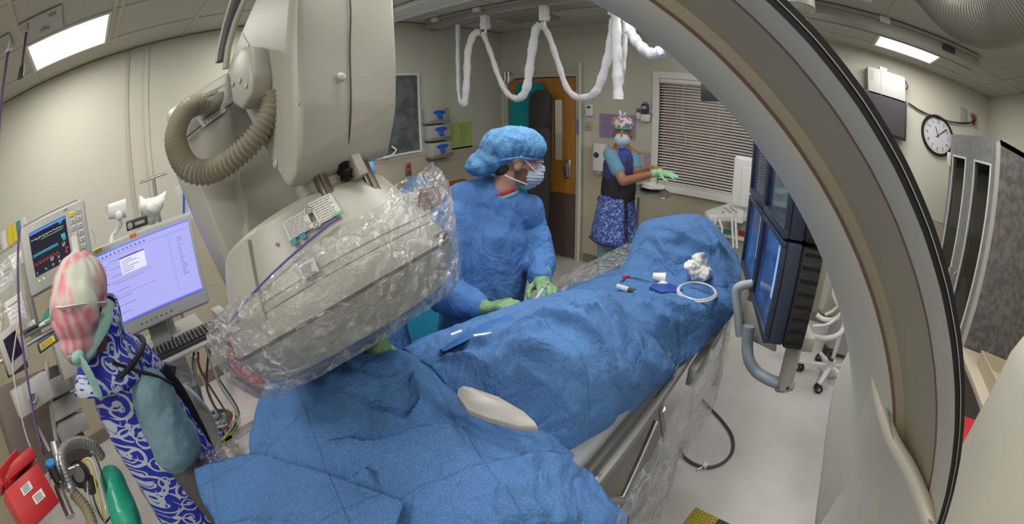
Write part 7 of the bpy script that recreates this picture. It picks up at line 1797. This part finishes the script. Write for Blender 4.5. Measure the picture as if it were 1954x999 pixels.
# pinkish film falling left of the detector
bag('pink tinted clear film hanging at the left rim of the detector', (0.295,1.215,1.362), (0.313,1.107,1.424), (0.287,1.114,1.197), (0.305,1.005,1.198), dep=.05, seed=21, m=film('pink_film', .3, (.95, .75, .78), wr=10))


# ------------------------------------------------------------------ right side
M_LAM = mat('grey_laminate', (.16, .15, .145), .5, c2=(.09, .085, .085), vscale=26)
M_LAMF = mat('door_laminate', (.27, .27, .27), .45, c2=(.20, .20, .20), vscale=26)
t = thing('supply_cabinet', 'tall dark grey laminate cabinet with two glass doors in the right corner', 'cabinet', (2.9, -1.6, 0))
CX0, CX1, CY, CT = 2.40, 3.40, -1.18, 2.10
b = MB(); b.box((CX0, YR + .01, .02), (CX0 + .03, CY, CT)); b.box((CX1 - .03, YR + .01, .02), (CX1, CY, CT)); b.box((CX0, YR + .01, CT - .03), (CX1, CY, CT)); b.box((CX0, YR + .01, .02), (CX1, CY, .08)); b.box((CX0, YR + .005, .02), (CX1, YR + .02, CT)); b.build('carcass', M_LAM, t, smooth=False)
for z in (.4, .75, 1.1, 1.42, 1.75): MB().box((CX0 + .03, YR + .02, z), (CX1 - .03, CY - .03, z + .02)).build('shelf', M_WHITE, t, smooth=False)
for i, (x0, x1) in enumerate(((CX0, (CX0 + CX1) / 2 - .003), ((CX0 + CX1) / 2 + .003, CX1))):
    d = MB(); g = .10
    for a in [(x0, .05, x0 + g, CT), (x1 - g, .05, x1, CT), (x0 + g, .05, x1 - g, .5), (x0 + g, CT - .16, x1 - g, CT)]: d.box((a[0], CY + .001, a[1]), (a[2], CY + .024, a[3]))
    dd = d.build('door', M_LAMF, t, smooth=False)
    b = MB(); b.box((x0 + g, CY + .010, .5), (x1 - g, CY + .014, CT - .16)); b.build('pane', M_GLASS, dd, smooth=False)
    b = MB()
    for a in [(x0 + g - .012, .488, x0 + g, CT - .148), (x1 - g, .488, x1 - g + .012, CT - .148), (x0 + g, .488, x1 - g, .5), (x0 + g, CT - .16, x1 - g, CT - .148)]: b.box((a[0], CY + .02, a[1]), (a[2], CY + .030, a[3]))
    b.build('pane_bead', M_PAPER, dd, smooth=False)
    b = MB(); xh = x1 - .06 if i == 0 else x0 + .06; b.tube([(xh, CY + .026, 1.10), (xh, CY + .05, 1.12), (xh, CY + .05, 1.22), (xh, CY + .026, 1.24)], .006, 8); b.build('handle', M_STEEL, dd)
b = MB(); b.box((CX0 - .002, CY - .002, .05), (CX0 + .012, CY + .030, CT - .02)); b.build('edge_trim', M_LGREY, t, smooth=False)
b = MB(); b.box((3.36, CY + .026, 1.86), (3.41, CY + .05, 1.96), bev=.004); b.build('latch', M_WHITE, t)
rg = random.Random(8); places = []
desc = ['white', 'pale grey', 'clear', 'cream']
for si, z in enumerate((.42, .77, 1.12, 1.44, 1.77)):
    x = CX0 + .16
    for k in range(5):
        w = rg.uniform(.08, .15); h = rg.uniform(.05, .20); x1_ = x + w
        if x1_ > CX1 - .14: break
        b = MB(); b.box((x, CY - .20, z + .0005), (x1_, CY - .05, z + h), bev=.004)
        o = b.build('supply_box', [M_PAPER, M_LGREY, M_WHITE, M_CREAM][(k + si) % 4]); tag(o, '%s supply box behind the cabinet glass' % desc[(k + si) % 4], 'box', '%s supply boxes on the cabinet shelves' % desc[(k + si) % 4])
        x = x1_ + rg.uniform(.02, .06)
# lamp-like black item on top of the cabinet
b = MB(); b.box((3.05, -1.72, CT + .001), (3.35, -1.52, CT + .06), bev=.02); o = b.build('black_case', M_DARK); tag(o, 'black case lying on top of the dark cabinet', 'case')
b = MB(); b.box((3.08, -1.70, CT + .0601), (3.3, -1.55, CT + .10), bev=.01); tag(b.build('white_tray', M_WHITE), 'white tray on the black case on the cabinet', 'tray')

# low counter at the right with a carton tray and tissue box
t = thing('side_cart', 'brown speckled low counter with cream top at the right edge', 'counter', (1.9, -1.4, 0))
P = [V((2.907,-1.354,0.950)), V((3.169,-2.235,0.950)), V((2.544,-1.996,0.950)), V((2.229,-1.496,0.950)), V((1.974,-1.331,0.950))]
b = MB(); x0 = 1.35; b.box((1.28, -1.98, .92), (2.38, -1.12, .95), bev=.004); b.build('worktop', mat('top_cream', (.48, .43, .33), .5), t)
b = MB(); b.box((1.31, -1.98, .03), (2.36, -1.15, .9199)); b.build('body', mat('brown_speckle', (.11, .085, .075), .6, c2=(.07, .055, .05), vscale=60), t, smooth=False)
t = thing('carton_tray', 'open cream cardboard tray on the low counter', 'carton', (1.9, -1.4, .95))
b = MB()
for lo, hi in [((1.42, -1.75, .9501), (2.2, -1.22, .955)), ((1.42, -1.23, .955), (2.2, -1.22, 1.03)), ((1.42, -1.75, .955), (2.2, -1.74, 1.03)), ((2.19, -1.74, .955), (2.2, -1.23, 1.03)), ((1.42, -1.74, .955), (1.43, -1.23, 1.03))]: b.box(lo, hi)
b.build('tray', mat('card_cream', (.46, .41, .30), .8), t, smooth=False)
t = thing('tissue_box', 'white tissue packet lying in the cream cardboard tray', 'tissue box', (1.75, -1.45, .96))
b = MB(); b.box((1.58, -1.58, .956), (1.84, -1.34, 1.06), bev=.01); b.build('box', M_PAPER, t)
b = MB(); b.ell((1.71, -1.46, 1.065), (.07, .05, .03)); 
for v in b.bm.verts: v.co.z += .012 * hfold(v.co, 30)
b.build('tissue', M_WHITE, t)
t = thing('red_case', 'black case with a red rim low behind the arch at right', 'case', (1.988,-1.396,0.500))
c_ = V((1.105,-0.776,1.067)); b = MB(); b.box((c_.x - .1, c_.y - .18, .12), (c_.x + .25, c_.y + .06, c_.z - .02), bev=.01); b.build('body', M_DARK, t)
b = MB(); b.box((c_.x - .11, c_.y - .19, c_.z - .0199), (c_.x + .26, c_.y + .07, c_.z + .01), bev=.005); b.build('rim', M_RED, t)
b = MB(); b.box((c_.x - .1, c_.y - .17, 0), (c_.x + .2, c_.y + .05, .1199), bev=.005); b.build('foot', M_DARK, t)

# five-star stand
def star(lab, cx, cy, R0, pole, zt, rot=0):
    t = thing('wheeled_stand', lab, 'wheeled stand', (cx, cy, 0))
    for k in range(5):
        a = rot + 2 * pi * k / 5; d_ = V((cos(a), sin(a), 0)); s_ = V((-sin(a), cos(a), 0)); c = V((cx, cy, 0))
        b = MB(); hull(b, [c + s_ * .022 + V((0, 0, .13)), c - s_ * .022 + V((0, 0, .13)), c + s_ * .022 + V((0, 0, .09)), c - s_ * .022 + V((0, 0, .09)), c + d_ * R0 + s_ * .017 + V((0, 0, .09)), c + d_ * R0 - s_ * .017 + V((0, 0, .09)), c + d_ * R0 + s_ * .017 + V((0, 0, .07)), c + d_ * R0 - s_ * .017 + V((0, 0, .07))], .004); lg = b.build('leg', M_WHITE, t)
        p = c + d_ * (R0 - .015); a2 = a + .6; q_ = V((cos(a2), sin(a2), 0))
        b = MB()
        for sg in (-1, 1): b.cyl(p + q_ * (.012 * sg) + V((0, 0, .034)), p + q_ * (.026 * sg) + V((0, 0, .034)), .034, n=20)
        b.build('caster', M_DARK, lg)
        b = MB(); b.cyl(p - q_ * .028 + V((0, 0, .034)), p + q_ * .028 + V((0, 0, .034)), .013, n=12); b.build('caster_hub', M_LGREY, lg)
    b = MB(); b.cyl((cx, cy, .09), (cx, cy, .17), .045, .035, 20); b.build('hub', M_WHITE, t)
    b = MB(); b.cyl((cx, cy, .16), pole, .018, n=14); b.build('pole', M_WHITE, t)
    return t
c1 = V((3.352,-0.479,0.080))
t = star('white five-legged wheeled stand on the floor right of the grab handle', c1.x, c1.y, .27, (c1.x + .02, c1.y - .02, 1.35), 0, .35)
b = MB(); b.tube([(c1.x + .07 * cos(a), c1.y + .05 * sin(a), .2) for a in [pi * k / 8 for k in range(-3, 9)]], .012, 8); b.build('hook', M_DARK, t)
MB().box((c1.x - .05, c1.y - .06, .78), (c1.x + .05, c1.y + .04, .83), bev=.008).build('clamp', M_DARK, t)
b = MB(); b.tube(path([(3.092,-0.226,0.427), (3.181,-0.348,0.400), (3.219,-0.448,0.441), (3.263,-0.495,0.512)], 6), .022, 10); b.tube(path([(3.093,-0.215,0.498), (3.182,-0.338,0.511), (3.273,-0.419,0.571), (3.272,-0.431,0.658)], 6), .012, 8); b.build('push_bar', M_WHITE, t)
t = thing('white_machine', 'white floor machine with hoses behind the five-legged stand', 'medical machine', (4.0, -.55, 0))
b = MB(); c2 = V((3.744,-0.658,0.050)); hull(b, [(c2.x, c2.y - .35, .04), (c2.x, c2.y + .22, .04), (c2.x + .35, c2.y + .22, .04), (c2.x + .35, c2.y - .35, .04), (c2.x + .02, c2.y - .35, .62), (c2.x + .02, c2.y + .15, .62), (c2.x + .3, c2.y + .1, 1.0), (c2.x + .3, c2.y - .35, 1.0)], .03); b.build('body', M_LGREY, t)
b = MB(); b.tube(path([(3.485,-0.327,0.460), (3.479,-0.383,0.513), (3.474,-0.430,0.603), (3.474,-0.422,0.687), (3.481,-0.360,0.711), (3.483,-0.349,0.643), (3.475,-0.419,0.556)], 6), .014, 8); b.tube(path([(3.391,-0.245,0.475), (3.386,-0.305,0.458), (3.378,-0.384,0.475), (3.373,-0.429,0.512)], 6), .02, 8); b.build('hose', M_WHITE, t)
b = MB(); b.box((3.490,-0.259,0.483), V((3.490,-0.259,0.483)) + V((.1, .12, .05)), bev=.01); b.build('handset', M_WHITE, t)
b = MB(); b.box((c2.x - .01, c2.y + .12, .02), (c2.x + .06, c2.y + .24, .08), bev=.01); b.build('foot', M_DARK, t)
c0 = V((4.450,-0.317,0.475)); t = thing('wall_socket', 'steel socket plate low on the back wall beside the monitor post', 'socket', tuple(c0))
MB().box((XB - .008, c0.y - .04, c0.z - .06), (XB, c0.y + .04, c0.z + .06), bev=.003).build('plate', M_STEEL, t); MB().box((XB - .014, c0.y - .02, c0.z - .02), (XB - .0081, c0.y + .02, c0.z + .04), bev=.003).build('outlet', M_DARK, t)
t = thing('power_cable', 'thin white cable hanging down the back wall to the machine', 'cord', (4.4, -.2, 1)); b = MB(); b.tube(path([(4.420,-0.377,1.057), (4.420,-0.334,0.685), (4.420,-0.301,0.571), (4.420,-0.259,0.371), (4.420,-0.308,0.218)], 6), .005, 6); b.build('cord', M_WHITE, t)

# loop of grey cable on the floor and the floor mat
t = thing('floor_cable_loop', 'black cable looping over the floor beside the table film', 'cable', (2.093,0.190,0.000))
b = MB(); P = [(2.529,0.404,0.020), (2.474,0.324,0.012), (2.376,0.206,0.012), (2.267,0.114,0.012), (2.137,0.075,0.012), (2.013,0.101,0.012), (1.933,0.175,0.012), (1.926,0.271,0.012), (1.966,0.346,0.012), (2.023,0.388,0.014)]
b.tube(path(P, 8), .0095, 8); b.build('cable', mat('cable_taupe', (.07, .06, .05), .45), t)
b = MB(); c_ = V((1.938,0.193,0.012)); b.box((c_.x - .02, c_.y - .014, .004), (c_.x + .02, c_.y + .014, .028), bev=.004).cyl(c_, c_ + V((-.05, .03, .0)), .006); b.build('cable_clip', M_PAPER, t)
def tread(name, c, c2):
    m = bpy.data.materials.new(name); m.use_nodes = True; nt = m.node_tree; bb_ = nt.nodes['Principled BSDF']
    tc = nn(nt, 'ShaderNodeTexCoord'); mp_ = nn(nt, 'ShaderNodeMapping'); mp_.inputs['Rotation'].default_value = (0, 0, .785); nt.links.new(tc.outputs['Object'], mp_.inputs[0])
    br = nn(nt, 'ShaderNodeTexBrick', i_Scale=22.0); br.inputs['Color1'].default_value = c + (1,); br.inputs['Color2'].default_value = c + (1,); br.inputs['Mortar'].default_value = c2 + (1,); br.inputs['Mortar Size'].default_value = .05; br.inputs['Row Height'].default_value = .3; br.inputs['Brick Width'].default_value = .8
    nt.links.new(mp_.outputs[0], br.inputs['Vector']); nt.links.new(br.outputs['Color'], bb_.inputs['Base Color']); bb_.inputs['Roughness'].default_value = .6
    bp = nn(nt, 'ShaderNodeBump', i_Strength=.8, i_Distance=.01); nt.links.new(br.outputs['Fac'], bp.inputs['Height']); bp.invert = True; nt.links.new(bp.outputs[0], bb_.inputs['Normal']); return m
t = thing('floor_mat', 'black diamond tread floor mat with a yellow border', 'mat', (1.633,-0.022,0.000))
m0, m1, m2, m3 = V((1.618,0.134,0.018)), V((1.639,-0.198,0.018)), V((1.459,0.165,0.018)), V((1.676,0.083,0.018))
dx = (m1 - m3).normalized(); dy = (m2 - m0).normalized(); dy = (dy - dx * dy.dot(dx)).normalized()
b = MB(); o_ = m0.copy(); o_.z = 0.002
b.prism([o_, o_ + dx * .14, o_ + dx * .14 + dy * .9, o_ + dy * .9], (0, 0, .014), bev=.004); b.build('yellow_border', tread('tread_yellow', (.50, .42, .03), (.16, .13, .02)), t)
b = MB(); o2 = o_ + dx * .1401; b.prism([o2, o2 + dx * .6, o2 + dx * .6 + dy * .9, o2 + dy * .9], (0, 0, .014), bev=.004); b.build('tread_panel', tread('tread_black', (.07, .07, .075), (.03, .03, .03)), t)
